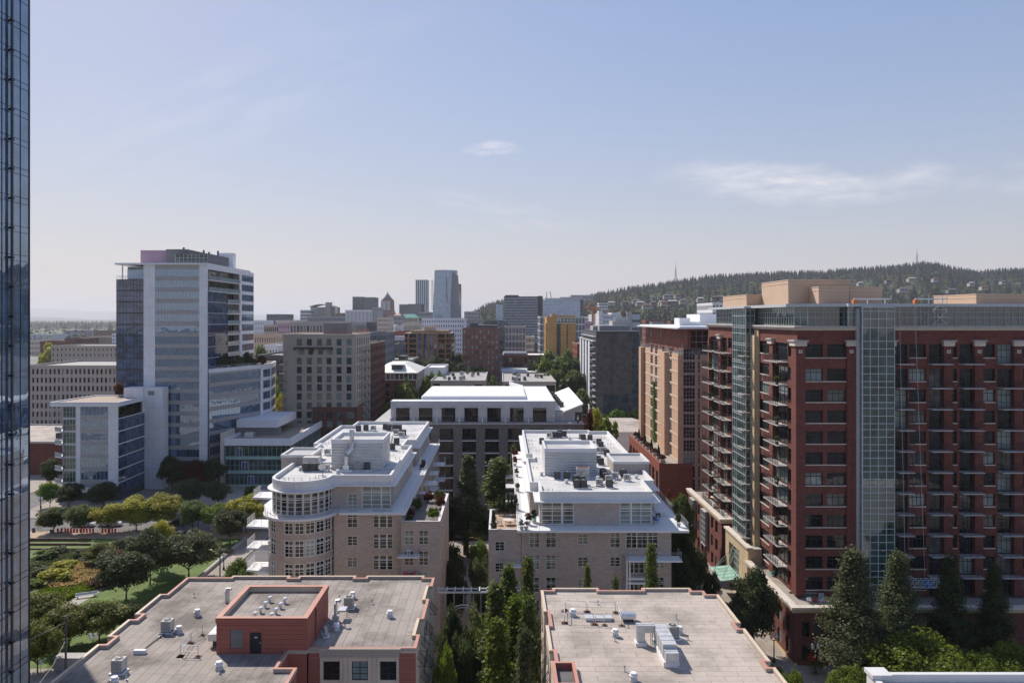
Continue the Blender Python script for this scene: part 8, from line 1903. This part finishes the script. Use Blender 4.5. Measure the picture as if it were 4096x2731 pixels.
# ---------------------------------------------------------------- cars
def car(label, x, y, rot, mat, kind='car'):
 t = thing('parked_car', label, kind, (0, 0, 0)); t['e'].location = (x, y, .01); t['e'].rotation_euler = (0, 0, rot)
 L2, W2 = (2.25, .9) if kind == 'car' else (2.7, .98); hb, hr = (.85, 1.45) if kind == 'car' else (1.05, 2.1 if kind == 'van' else 1.8)
 def loft_(secs, m, mat_):
  for (xa, wa, za, zb_), (xb_, wb_, zc_, zd) in zip(secs, secs[1:]):
   m.poly([(xa, -wa, za), (xb_, -wb_, zc_), (xb_, -wb_, zd), (xa, -wa, zb_)], mat_); m.poly([(xb_, wb_, zc_), (xa, wa, za), (xa, wa, zb_), (xb_, wb_, zd)], mat_); m.poly([(xa, -wa, zb_), (xb_, -wb_, zd), (xb_, wb_, zd), (xa, wa, zb_)], mat_)
  a, b = secs[0], secs[-1]; m.poly([(a[0], a[1], a[2]), (a[0], -a[1], a[2]), (a[0], -a[1], a[3]), (a[0], a[1], a[3])], mat_); m.poly([(b[0], -b[1], b[2]), (b[0], b[1], b[2]), (b[0], b[1], b[3]), (b[0], -b[1], b[3])], mat_)
 m = MB(); loft_([(-L2, W2 * .86, .35, hb * .85), (-L2 + .15, W2 * .96, .28, hb), (-L2 * .4, W2, .25, hb + .04), (L2 * .35, W2, .25, hb + .02), (L2 - .35, W2 * .96, .28, hb - .1), (L2, W2 * .82, .35, hb * .7)], m, mat); m.build('body', t)
 m = MB(); ca = ((-L2 + .35, W2 * .8), (-L2 + .75, W2 * .78), (L2 * .12, W2 * .78), (L2 * .5, W2 * .8)) if kind != 'truck' else ((-.5, W2 * .8), (-.35, W2 * .78), (.7, W2 * .78), (1.3, W2 * .8))
 loft_([(ca[0][0], ca[0][1], hb, hb + .05), (ca[1][0], ca[1][1], hb, hr - .06), (ca[2][0], ca[2][1], hb, hr - .06), (ca[3][0], ca[3][1], hb, hb + .05)], m, 'glass'); m.build('windows', t)
 m = MB(); m.box(ca[1][0] - .05, -W2 * .76, hr - .06, ca[2][0] + .05, W2 * .76, hr, mat)
 for s in (-1, 1):
  for k in (ca[1][0], (ca[1][0] + ca[2][0]) / 2, ca[2][0]): m.box(k - .05, s * W2 * .8 - .02, hb, k + .05, s * W2 * .8 + .02, hr - .04, mat)
 m.build('roof', t)
 for sx in (-1, 1):
  for sy in (-1, 1):
   m = MB(); m.tube([(sx * L2 * .62, sy * (W2 - .2), .32), (sx * L2 * .62, sy * (W2 + .01), .32)], .32, 'tyre', 14); o_ = m.build('wheel', t); m = MB(); m.tube([(sx * L2 * .62, sy * (W2 + .0), .32), (sx * L2 * .62, sy * (W2 + .02), .32)], .2, 'galv', 10); q = m.build('rim', t); q.parent = o_
 for s in (-1, 1):
  m = MB(); m.box(L2 - .04, s * W2 * .6 - .15, hb * .62, L2 + .015, s * W2 * .6 + .15, hb * .62 + .14, 'lampglass'); m.build('headlight', t)
  m = MB(); m.box(-L2 - .015, s * W2 * .6 - .12, hb * .7, -L2 + .04, s * W2 * .6 + .12, hb * .7 + .16, 'redplastic'); m.build('tail_light', t)
 return t
def at(px, py): return G(px, py, 0)
car('white car crossing behind the far end of the garden path', *at(1909, 2133), R(180), 'carwhite')
car('white pickup truck under the second plaza tree', *at(333, 2104), 0, 'carwhite', 'truck')
car('white van under the yellow green plaza trees', *at(440, 2102), 0, 'carwhite', 'van')
car('dark car with a glinting roof right of the yellow green plaza trees', *at(705, 2100), R(180), 'cargrey')
car('dark car parked under the grey green plaza tree', *at(715, 2150), R(180), 'cargrey')
car('white van at the bottom edge between the two foreground roofs', P(1978, 98), 98, 0, 'carwhite', 'van')
car('white car on the walkway just past the tan roof', 33.2, 131, R(95), 'carwhite')

# ---------------------------------------------------------------- lamps, poles, street furniture
def lamp(label, x, y, twin=True, basket=False, h=4.3, group='street lamps'):
 t = thing('street_lamp', label, 'street lamp', (x, y, .15), group); m = MB(); m.lathe(x, y, [(.22, .15), (.2, .6), (.1, .75), (.07, h - .9)], 'black', 10); m.build('post', t); heads = (-.38, .38) if twin else (0,)
 if twin: m = MB(); m.tube([(x - .38, y, h - .85), (x - .2, y, h - 1.0), (x + .2, y, h - 1.0), (x + .38, y, h - .85)], .05, 'black'); m.build('crossarm', t)
 for d in heads:
  m = MB(); m.lathe(x + d, y, [(.1, h - .85), (.22, h - .6), (.24, h - .35), (.2, h - .25)], 'lampglass', 10); o_ = m.build('lamp_globe', t); m = MB(); m.lathe(x + d, y, [(.25, h - .27), (.2, h - .1), (.06, h), (.02, h + .15)], 'galv', 10); q = m.build('lamp_cap', t); q.parent = o_
 if basket:
  for d in (-.55, .55):
   m = MB(); m.lathe(x + d, y, [(0, 1.7), (.3, 1.9), (.38, 2.1), (0, 2.1)], 'wood'); b = m.build('flower_basket', t)
   r = np.random.RandomState(4); n = 260; q = r.normal(size=(n, 3)); q /= np.linalg.norm(q, axis=1)[:, None]; pp = q * np.array([.62, .62, .45]) + np.array([x + d, y, 2.35]) - np.array(t['o'])
   o_ = bpy.data.objects.new('flowers', crown_mesh(leafquads(r, pp, q, .2), 'flower_red')); col.objects.link(o_); o_.parent = b
   pp = r.normal(size=(160, 3)) * np.array([.3, .3, .45]) + np.array([x + d, y, 1.45]) - np.array(t['o']); o_ = bpy.data.objects.new('trailing_leaves', crown_mesh(leafquads(r, pp, r.normal(size=(160, 3)), .2), 'leaf_bright')); col.objects.link(o_); o_.parent = b
lamp('twin globe street lamp beside the lower left trees and grey parapet', *G(372, 2648, .15)); lamp('twin globe street lamp at the podium corner beside the tan roof', *G(3096, 2648, .15)); lamp('twin globe street lamp with hanging red flower baskets', *G(3262, 2692, .15), True, True)
lamp('single globe lamp on the path between the two foreground roofs', *G(1881, 2700, .15), False, False, 4.6); lamp('twin globe lamp at far left beyond the crossing', *G(163, 2030, .15)); lamp('lamp at the far left street corner before the crossing', *G(162, 2052, .15)); lamp('lone lamp between the plaza trees right of the dark car', *G(793, 2124, .15)); lamp('single white globe lamp beside the low stone wall of the park', *G(895, 2278, .15), False, False, 3.4)
def pole(label, x, y, h, r=.12, mat='charcoal', name='utility_pole', cat='pole'):
 m = MB(); m.cyl(x, y, .15, h, r, mat, 10, r * .7); m.cyl(x, y, h, h + .12, r * .9, mat, 10); return tag(m.build(name), label, cat)
x, y = G(263, 2700, .15); pole('dark utility pole with guy wires at lower left', x, y, 8.2, .16)
x2, y2 = G(880, 2345, .15); pole('tall thin dark pole by the low stone wall', x2, y2, 7.2, .14); pole('short tan post in the meadow', *G(263, 2412, .15), 3.0, .1, 'timber', 'post', 'post'); pole('dark pole at the bottom between the foreground roofs', *G(1862, 2731, .15), 4.6, .12)
m = MB(); m.tube([(x, y, 7.4), (x - 9, y - 3, 3.5)], .025, 'steel', 4); tag(m.build('guy_wire'), 'slanting guy wire running left from the utility pole', 'wire')
m = MB(); m.tube([(x, y, 5), (x + .5, y - 4, 3.2), (x, y - 9, 1)], .02, 'steel', 4); tag(m.build('guy_wire'), 'steep guy wire running down from the utility pole', 'wire')
m = MB(); m.tube([(x2 + 22, 104, 6.2), (x2 + 28, 104, 5.9), (2, 104, 6.2)], .02, 'dark', 4); tag(m.build('street_wire'), 'thin overhead wire across the bottom path', 'wire')
t = thing('utility_box', 'large concrete utility vault under the lower left trees', 'utility box', (*G(280, 2672, .15), .15)); x, y, z = t['o']; m = MB(); m.box(x - 1.8, y - .8, z, x + 1.8, y + .8, z + 1.7, 'concrete'); m.build('body', t); m = MB(); m.box(x - 1.9, y - .9, z + 1.7, x + 1.9, y + .9, z + 1.82, 'concrete'); m.build('lid', t)
for i, px in enumerate((231, 246, 262, 272, 284, 296, 308, 322, 335, 347, 360, 372, 410, 422, 438, 449, 461)):
 x, y = G(px, 2127, .15); m = MB(); m.box(x - .16, y - .12, .16, x + .16, y + .12, .95, 'redplastic'); m.lathe(x, y, [(.17, .95), (.12, 1.02), (0, 1.04)], 'redplastic', 8); tag(m.build('bike_dock'), f'{ORD[i]} red bike dock from the left along the park plaza', 'bike dock', 'red bike docks')
def bicycle(label, x, y, mat):
 t = thing('bicycle', label, 'bicycle', (x, y, .16)); z = .16
 for d in (-.52, .52):
  m = MB(); m.tube([(x + d + .33 * math.cos(a), y, z + .34 + .33 * math.sin(a)) for a in lin(0, 6.283, 16)], .025, 'tyre', 5); m.build('wheel', t)
 m = MB()
 for a, b in (((-.52, .34), (-.1, .34)), ((-.1, .34), (-.22, .8)), ((-.22, .75), (.36, .8)), ((-.1, .34), (.36, .75)), ((.52, .34), (.34, .95)), ((-.52, .34), (-.22, .75))): m.tube([(x + a[0], y, z + a[1]), (x + b[0], y, z + b[1])], .025, mat, 5)
 m.build('frame', t); m = MB(); m.box(x - .34, y - .06, z + .8, x - .1, y + .06, z + .87, 'black'); m.build('saddle', t); m = MB(); m.tube([(x + .34, y - .25, z + .98), (x + .34, y + .25, z + .98)], .02, 'black'); m.build('handlebar', t)
bicycle('red share bike docked at the left of the red docks', *G(251, 2124, .15), 'redplastic'); bicycle('dark bicycle parked near the right red docks', *G(412, 2125, .15), 'black'); bicycle('dark bicycle beside the bin at far left of the plaza', *G(157, 2124, .15), 'black')
m = MB(); x, y = G(134, 2126, .15); m.lathe(x, y, [(.3, .16), (.33, 1.0), (.25, 1.1), (0, 1.12)], 'charcoal', 12); tag(m.build('litter_bin'), 'dark litter bin at far left of the plaza', 'litter bin')
t = thing('notice_board', 'small tilted notice board before the first plaza tree', 'sign', (*G(208, 2140, .15), .15)); x, y, z = t['o']; m = MB(); m.box(x - .5, y, z + .5, x + .5, y + .06, z + 1.3, 'charcoal'); m.build('panel', t); m = MB(); m.box(x - .4, y + .01, z, x - .32, y + .05, z + .5, 'charcoal'); m.build('leg', t); m = MB(); m.box(x + .32, y + .01, z, x + .4, y + .05, z + .5, 'charcoal'); m.build('leg', t)
t = thing('park_bench', 'long pale bench on the gravel path in the park', 'bench', (*G(345, 2388, .15), .16), None, R(25)); m = MB(); m.box(-1.7, -.25, .4, 1.7, .25, .48, 'white'); obj('seat', m.mesh('seat'), t['e'])
m = MB(); m.box(-1.7, .22, .5, 1.7, .28, .85, 'white'); obj('backrest', m.mesh('backrest'), t['e'])
for sx in (-1.3, 1.3): m = MB(); m.box(sx - .06, -.22, 0, sx + .06, .25, .4, 'dark'); obj('leg', m.mesh('leg'), t['e'])
for i, (px, py) in enumerate(((162, 2304), (296, 2275), (304, 2262), (312, 2250))):
 x, y = G(px, py, .15); m = MB(); m.box(x - .9, y - .3, .16, x + .9, y + .3, .6, 'stone'); m.box(x - .8, y - .25, .6, x + .8, y + .25, .64, 'white'); tag(m.build('stone_bench'), f'{ORD[i]} pale stone block seat from the left along the dark garden path', 'bench', 'stone seats in the park garden')
def sign(label, x, y, h=2.4):
 t = thing('street_sign', label, 'sign', (x, y, .15)); m = MB(); m.cyl(x, y, .15, h, .04, 'galv', 8); m.build('post', t); m = MB(); m.box(x - .25, y - .05, h - .75, x + .25, y - .04, h, 'white'); m.build('panel', t)
sign('small white street sign on the lawn corner below the grey green tree', *G(845, 2175, .15)); sign('small grey sign on the walkway beside the tan roof corner', *G(2884, 2412, .15)); sign('small sign post at the lower left kerb', *G(163, 2700, .15))
# pergolas over the garden path
t = thing('steel_pergola', 'grey steel pergola with an arch bridging the garden path', 'pergola', (-5, 104.6, .15)); zt = 12.3
m = MB()
for y in (103.9, 105.3): m.box(-8.7, y - .1, zt - .2, -1.9, y + .1, zt, 'gframe')
for x in lin(-8.6, -2.0, 6): m.box(x - .08, 103.8, zt + .001, x + .08, 105.4, zt + .15, 'gframe')
m.build('roof_frame', t)
for x in (-8.5, -7.6, -6.5, -5.2, -3.9, -2.9, -2.05):
 m = MB(); lo_ = .15 if x in (-8.5, -2.05) or abs(x + 5.2) > 2 else 10.6; m.box(x - .06, 103.95, lo_, x + .06, 104.1, zt - .2, 'steel'); m.build('post', t)
m = MB(); m.tube([(-5.2 + 2.4 * math.cos(a), 104, 8.2 + 2.3 * math.sin(a)) for a in lin(0, math.pi, 14)], .09, 'gframe', 6); m.tube([(-5.2 + 2.05 * math.cos(a), 104, 8.2 + 1.95 * math.sin(a)) for a in lin(0, math.pi, 14)], .06, 'gframe', 6); m.build('arch', t)
t = thing('garden_gate', 'brown timber beam gate with a brick pier at the far end of the path', 'gate', (-6.5, 160, .15)); m = MB(); m.box(P(1778, 160), 159.6, 3.0, P(1950, 160), 160.4, 3.4, 'wood'); m.box(P(1790, 160), 159.2, 3.4, P(1940, 160), 160.8, 3.55, 'wood'); m.build('beam', t); m = MB(); m.box(P(1853, 160), 159.6, .15, P(1874, 160), 160.6, 4.4, 'darkbrick'); m.build('pier', t)
# terrace furniture
def chair(label, x, y, z, rot, mat, group=None):
 t = thing('garden_chair', label, 'chair', (x, y, z), group, rot); e = t['e']
 m = MB(); m.box(-.28, -.28, .36, .28, .28, .42, mat); obj('seat', m.mesh('seat'), e); m = MB()
 for k in range(4): m.poly([(-.27 + k * .14, .25, .42), (-.15 + k * .14, .25, .42), (-.15 + k * .14, .5, 1.0), (-.27 + k * .14, .5, 1.0)], mat); m.poly([(-.15 + k * .14, .27, .42), (-.27 + k * .14, .27, .42), (-.27 + k * .14, .52, 1.0), (-.15 + k * .14, .52, 1.0)], mat)
 obj('backrest', m.mesh('backrest'), e)
 for sx in (-.26, .26):
  m = MB(); m.box(sx - .04, -.3, .56, sx + .04, .3, .6, mat); obj('armrest', m.mesh('armrest'), e)
  for sy in (-.25, .25): m = MB(); m.box(sx - .03, sy - .03, 0, sx + .03, sy + .03, .58, mat); obj('leg', m.mesh('leg'), e)
def table(label, x, y, z, r, mat, h=.72, square=False):
 t = thing('garden_table', label, 'table', (x, y, z)); m = MB()
 m.box(x - r, y - r * .6, z + h - .04, x + r, y + r * .6, z + h, mat) if square else m.cyl(x, y, z + h - .04, z + h, r, mat, 16)
 m.build('tabletop', t)
 for a in (.8, 2.36, 3.9, 5.5): m = MB(); m.box(x + math.cos(a) * r * .6 - .03, y + math.sin(a) * r * .5 - .03, z, x + math.cos(a) * r * .6 + .03, y + math.sin(a) * r * .5 + .03, z + h - .04, mat); m.build('leg', t)
def umbrella(label, x, y, z, mat, closed=True):
 t = thing('sun_umbrella', label, 'umbrella', (x, y, z)); m = MB(); m.cyl(x, y, z + .05, z + 2.3, .03, 'dark', 8); m.build('pole', t); m = MB(); m.cyl(x, y, z, z + .08, .28, 'black', 12); m.build('base', t)
 m = MB(); m.lathe(x, y, [(.12, z + .9), (.17, z + 1.2), (.1, z + 2.0), (.02, z + 2.35)] if closed else [(1.4, z + 1.75), (.8, z + 2.1), (.02, z + 2.4)], mat, 8); m.build('canopy', t)
TZ = 7.63
tp = lambda px, py, z: (*G(px, py, z), z)
chair('turquoise slatted chair on the podium terrace under the balconies', *tp(3087, 2302, TZ), R(200), 'turq'); umbrella('closed red umbrella standing at the brick corner on the podium terrace', *tp(3163, 2370, TZ), 'redplastic')
chair('left white armchair on the podium terrace corner', *tp(3236, 2410, TZ), R(160), 'white', 'white chairs on the podium terrace'); chair('right white armchair on the podium terrace corner', *tp(3288, 2410, TZ), R(200), 'white', 'white chairs on the podium terrace'); table('small red table between the white armchairs', *tp(3260, 2406, TZ), .35, 'redplastic', .45)
table('turquoise table against the podium terrace wall', *tp(3230, 2388, TZ), .7, 'turq', .8, True); table('small white table beside the turquoise table', *tp(3255, 2388, TZ), .4, 'white', .75, True)
t = thing('barbecue_grill', 'silver barbecue grill on the podium terrace', 'grill', tp(3282, 2388, TZ)); x, y, z = t['o']; m = MB(); m.box(x - .4, y - .28, z, x + .4, y + .28, z + .8, 'galvdull'); m.build('cabinet', t); m = MB(); m.box(x - .42, y - .3, z + .8, x + .42, y + .3, z + 1.1, 'black'); m.build('lid', t)
umbrella('half open beige umbrella on the brick annex terrace', *tp(2868, 2022, 10.64), 'cloth', False); chair('dark chair beside the annex terrace umbrella', *tp(2845, 2000, 10.64), R(40), 'black'); table('dark table on the brick annex terrace', *tp(2820, 1975, 10.64), .6, 'dark')
chair('turquoise chair on the left corner of the square terrace', *tp(2134, 2085, ZC + .01), R(210), 'turq'); chair('blue folding chair on the right corner of the square terrace', *tp(2625, 2090, ZC + .01), R(120), 'bluepaint'); table('white table on the right side of the square terrace', *tp(2650, 2062, ZC + .01), .7, 'white', .72, True); chair('black chair by the white table on the square terrace', *tp(2632, 2068, ZC + .01), R(90), 'black')
table('round stone table among the cypresses on the side wing', .8, 110.5, 19.52, .8, 'stone')
for i, (x, y, r) in enumerate(((-.4, 110.2, 90), (.8, 112, 0), (2.0, 110.6, -90))): chair(f'{("left", "back", "right")[i]} grey chair at the round stone table on the side wing', x, y, 19.52, R(r), 'steel', 'chairs round the stone table')
fz = frow[2]; chair('left magenta chair on the lowest small balcony of the bow front side wing', -13.4, 106.4, fz, R(190), 'pinkplastic', 'magenta balcony chairs') if False else None
for i, x in enumerate((-13.3, -12.3)): chair(f'{("left", "right")[i]} magenta chair on the small brick wing balcony', x, 106.4, frow[2] + .01, R(170 + 40 * i), 'pinkplastic', 'magenta balcony chairs')
table('white round table on the upper small brick wing balcony', -12.9, 106.3, frow[1] + .01, .4, 'white')
umbrella('closed beige umbrella on the long bow front terrace', -14.6, 138, ZB + .01, 'cloth'); t = thing('barbecue_grill', 'black covered barbecue on the long bow front terrace', 'grill', (-14.4, 140, ZB + .01)); m = MB(); m.box(-14.9, 139.6, ZB + .01, -13.9, 140.4, ZB + 1.1, 'black'); m.build('cover', t); m = MB(); m.box(-14.8, 139.65, ZB + 1.1, -14.0, 140.35, ZB + 1.3, 'black'); m.build('lid', t)
# conduits on the roofs, pots on the tower balconies
for lab, pts, mat in (
 ('dark pipe run from the near left air conditioner across the grey roof', [(476, 2690), (455, 2715), (430, 2731)], 'black'), ('dark pipe run between the second air conditioner and the skylight curb', [(660, 2535), (610, 2570), (560, 2610)], 'black'), ('dark cable loop behind the right air conditioner on the grey roof', [(1396, 2432), (1360, 2440), (1340, 2470)], 'black'), ('dark conduit beside the long metal duct on the tan roof', [(2690, 2560), (2700, 2620), (2715, 2668)], 'black')):
 z = 18.02 if pts[0][0] < 2000 else 18.45
 m = MB(); m.tube([(*G(a, b, z), z + .06) for a, b in pts], .045, mat, 5); tag(m.build('pipe_run'), lab, 'pipe')
for lab, pts, z in (('pale pipe run along the corrugated plant room side of the bow fronted roof', [(1540, 1868), (1556, 1800), (1570, 1745)], 26.3), ('dark pipe run through the condenser row behind the round bow front', [(1215, 1888), (1300, 1880), (1370, 1872)], 26.3), ('dark pipe run among the front condensers on the square terrace roof', [(2300, 1945), (2370, 1950), (2440, 1935), (2500, 1910)], 24.45), ('dark pipe run at the back of the square terrace roof', [(2200, 1757), (2300, 1752), (2390, 1760), (2440, 1810)], 24.45)):
 m = MB(); m.tube([(*G(a, b, z), z + .1) for a, b in pts], .06, 'dark', 5); tag(m.build('pipe_run'), lab, 'pipe')
for c, (y, lab) in enumerate(((119.5, 'near column of left face balconies'), (134.2, 'balcony column beside the left glass bay'), (158, 'far column of left face balconies'))):
 for k in (1, 3, 4, 6, 8, 9):
  z = zT(tops[k] + 74) + (.2 if c == 1 else 0); x = XT - 1.2; t = thing('potted_plant', f'potted plant on the {ORD[k]} balcony from the top, {lab}', 'potted plant', (x, y, z), 'pots on the brick tower balconies'); m = MB(); m.lathe(x, y, [(0, z), (.2, z), (.26, z + .4), (0, z + .38)], 'rustmetal', 8); m.build('pot', t)
  cm, tm = proto(('shrubg', 'shrubb', 'shrubr')[k % 3], k % 4); q = obj('foliage', cm, t['e'], (0, 0, .35)); q.scale = (.45, .45, .6)
# hanging stage with its ropes and roof beams
t = thing('swing_stage', 'white lattice hanging work stage low on the red brick tower', 'work platform', (P(3730, 112.5), 112.5, zT(2350))); x0, x1 = P(3628, 112.5), P(3832, 112.5); z0 = Q(2345, 112.5)
m = MB(); m.box(x0, 112.1, z0 - .1, x1, 112.8, z0, 'galvdull'); m.build('deck', t); m = MB()
for y in (112.1, 112.8):
 for zz in (.55, 1.1): m.tube([(x0, y, z0 + zz), (x1, y, z0 + zz)], .035, 'white', 4)
 xs = lin(x0, x1, 10)
 for a, b in zip(xs, xs[1:]): m.tube([(a, y, z0), (b, y, z0 + 1.1)], .025, 'white', 4); m.tube([(a, y, z0), (a, y, z0 + 1.1)], .03, 'white', 4)
m.build('guard_frame', t); m = MB(); m.box(x0 + 2.6, 112.2, z0, x0 + 3.4, 112.7, z0 + .8, 'bluepaint'); m.build('winch', t); m = MB(); m.box(x1 - .9, 112.2, z0, x1 - .2, 112.7, z0 + .9, 'bluepaint'); m.build('winch', t)
for i, (pa, pb) in enumerate(((3598, 3622), (3660, 3700))):
 m = MB(); m.tube([(P(pa, 113), 113.1, 51.2), (P(pb, 112.5), 112.5, z0 + 1.1)], .025, 'gframe', 4); tag(m.build('rope'), f'{("left", "right")[i]} thin rope hanging down the front of the red brick tower', 'rope', 'stage ropes')
for i, (p0, p1) in enumerate(((3410, 3560), (3655, 3790))):
 t = thing('roof_rig', f'{("left", "right")[i]} white outrigger beam with orange weights on the brick tower roof', 'roof rig', (P(p0, 119), 119, 51.05)); m = MB(); m.box(P(p0 + 5, 119), 118.9, 51.75, P(p1, 119), 119.1, 51.95, 'white'); m.build('beam', t); m = MB(); m.box(P(p0, 119), 118.7, 51.05, P(p0 + 16, 119), 119.3, 51.75, 'orangepaint'); m.build('counterweight', t)
 for p in (p0 + 60, p1 - 20): m = MB(); m.box(P(p, 119) - .05, 118.95, 51.05, P(p, 119) + .05, 119.05, 51.75, 'white'); m.build('leg', t)
t = thing('scaffold', 'light scaffold tower against the glass storey of the red brick tower', 'scaffold', (P(3745, 115), 115, 47.8)); x0, x1 = P(3720, 115), P(3776, 115); m = MB()
for x in (x0, x1):
 for y in (114.2, 115.4): m.tube([(x, y, 47.8), (x, y, 52.4)], .035, 'galv', 4)
for z in lin(48, 52.3, 4): m.tube([(x0, 114.2, z), (x1, 114.2, z)], .03, 'galv', 4)
for z in (48, 50): m.tube([(x0, 114.2, z), (x1, 114.2, z + 2)], .025, 'galv', 4); m.tube([(x1, 114.2, z), (x0, 114.2, z + 2)], .025, 'galv', 4)
m.build('frame', t); m = MB(); m.box(x0 - .3, 114.1, 52.4, x1 + .3, 115.5, 52.5, 'wood'); m.build('deck', t)
# low white roof in the bottom right corner
t = thing('commercial_building', 'low white parapeted building in the bottom right corner', 'building', (70, 70, 0)); zq = Q(2686, 86); q = [(40.4, 40), (102, 40), (102, 86), (40.4, 86)]; m = MB(); m.prism(q, 0, zq - .9, 'white', 'roofgrey'); m.build('wall', t); m = MB(); m.ring(q, .6, zq - .89, zq, 'white', 'whitecap'); m.box(40.2, 84.2, zq, 42.4, 86.2, zq + .45, 'whitecap'); m.build('parapet', t)
# two workers on the loft terrace
def person(label, x, y, z, rot, vest, arm):
 e = bpy.data.objects.new('person', None); col.objects.link(e); e.location = (x, y, z); e.rotation_euler = (0, 0, rot); tag(e, label, 'person')
 v = [(0, 0, .95), (0, 0, 1.2), (0, 0, 1.42), (0, 0, 1.52), (0, -.02, 1.66), (-.19, 0, 1.4), (-.24, -.05, 1.12), (-.22, arm[0], arm[1]), (.19, 0, 1.4), (.25, -.04, 1.12), (.24, -.14, .92), (-.1, 0, .9), (-.11, -.03, .5), (-.11, .02, .07), (-.11, -.16, .04), (.1, 0, .9), (.12, .03, .5), (.13, .08, .07), (.13, -.1, .04)]
 ed = [(0, 1), (1, 2), (2, 3), (3, 4), (2, 5), (5, 6), (6, 7), (2, 8), (8, 9), (9, 10), (0, 11), (11, 12), (12, 13), (13, 14), (0, 15), (15, 16), (16, 17), (17, 18)]
 rad = [.15, .14, .16, .06, .105, .07, .045, .035, .07, .045, .035, .09, .065, .045, .035, .09, .065, .045, .035]
 me = bpy.data.meshes.new('body'); me.from_pydata(v, ed, []); o = obj('body', me, e); sk = o.modifiers.new('skin', 'SKIN');
 for i, s in enumerate(me.skin_vertices[0].data): s.radius = (rad[i], rad[i] * .85); s.use_root = i == 0
 o.modifiers.new('sub', 'SUBSURF').levels = 1; o.modifiers['sub'].render_levels = 1; me.materials.append(MT['skin'])
 m = MB(); m.lathe(0, 0, [(.2, .95), (.19, 1.2), (.22, 1.38), (.12, 1.47)], vest, 10); obj('vest', m.mesh('vest'), e)
 m = MB()
 for a, b, c in ((11, 12, 13), (15, 16, 17)): m.tube([v[a], v[b], v[c]], .12, 'navy', 8, .075)
 obj('trousers', m.mesh('trousers'), e); m = MB(); m.lathe(0, -.02, [(.125, 1.68), (.12, 1.74), (.07, 1.8), (0, 1.81)], 'white', 10); obj('hard_hat', m.mesh('hard_hat'), e)
person('person in neon yellow vest bending over on the loft terrace', *tp(2206, 1686, 23.47), R(30), 'neon', (-.2, .95)); person('person in white overalls standing on the loft terrace', *tp(2312, 1694, 23.47), R(200), 'white', (-.15, .92))
vs = sc.view_settings; vs.view_transform = 'Standard'; vs.look = 'None'; vs.exposure = EXPO; vs.gamma = 1
c_ = sc.cycles; c_.max_bounces = 6; c_.diffuse_bounces = 3; c_.glossy_bounces = 3; c_.transmission_bounces = 2; c_.volume_bounces = 0; c_.transparent_max_bounces = 4
c_.use_denoising = True; c_.sample_clamp_indirect = 6; c_.caustics_reflective = False; c_.caustics_refractive = False
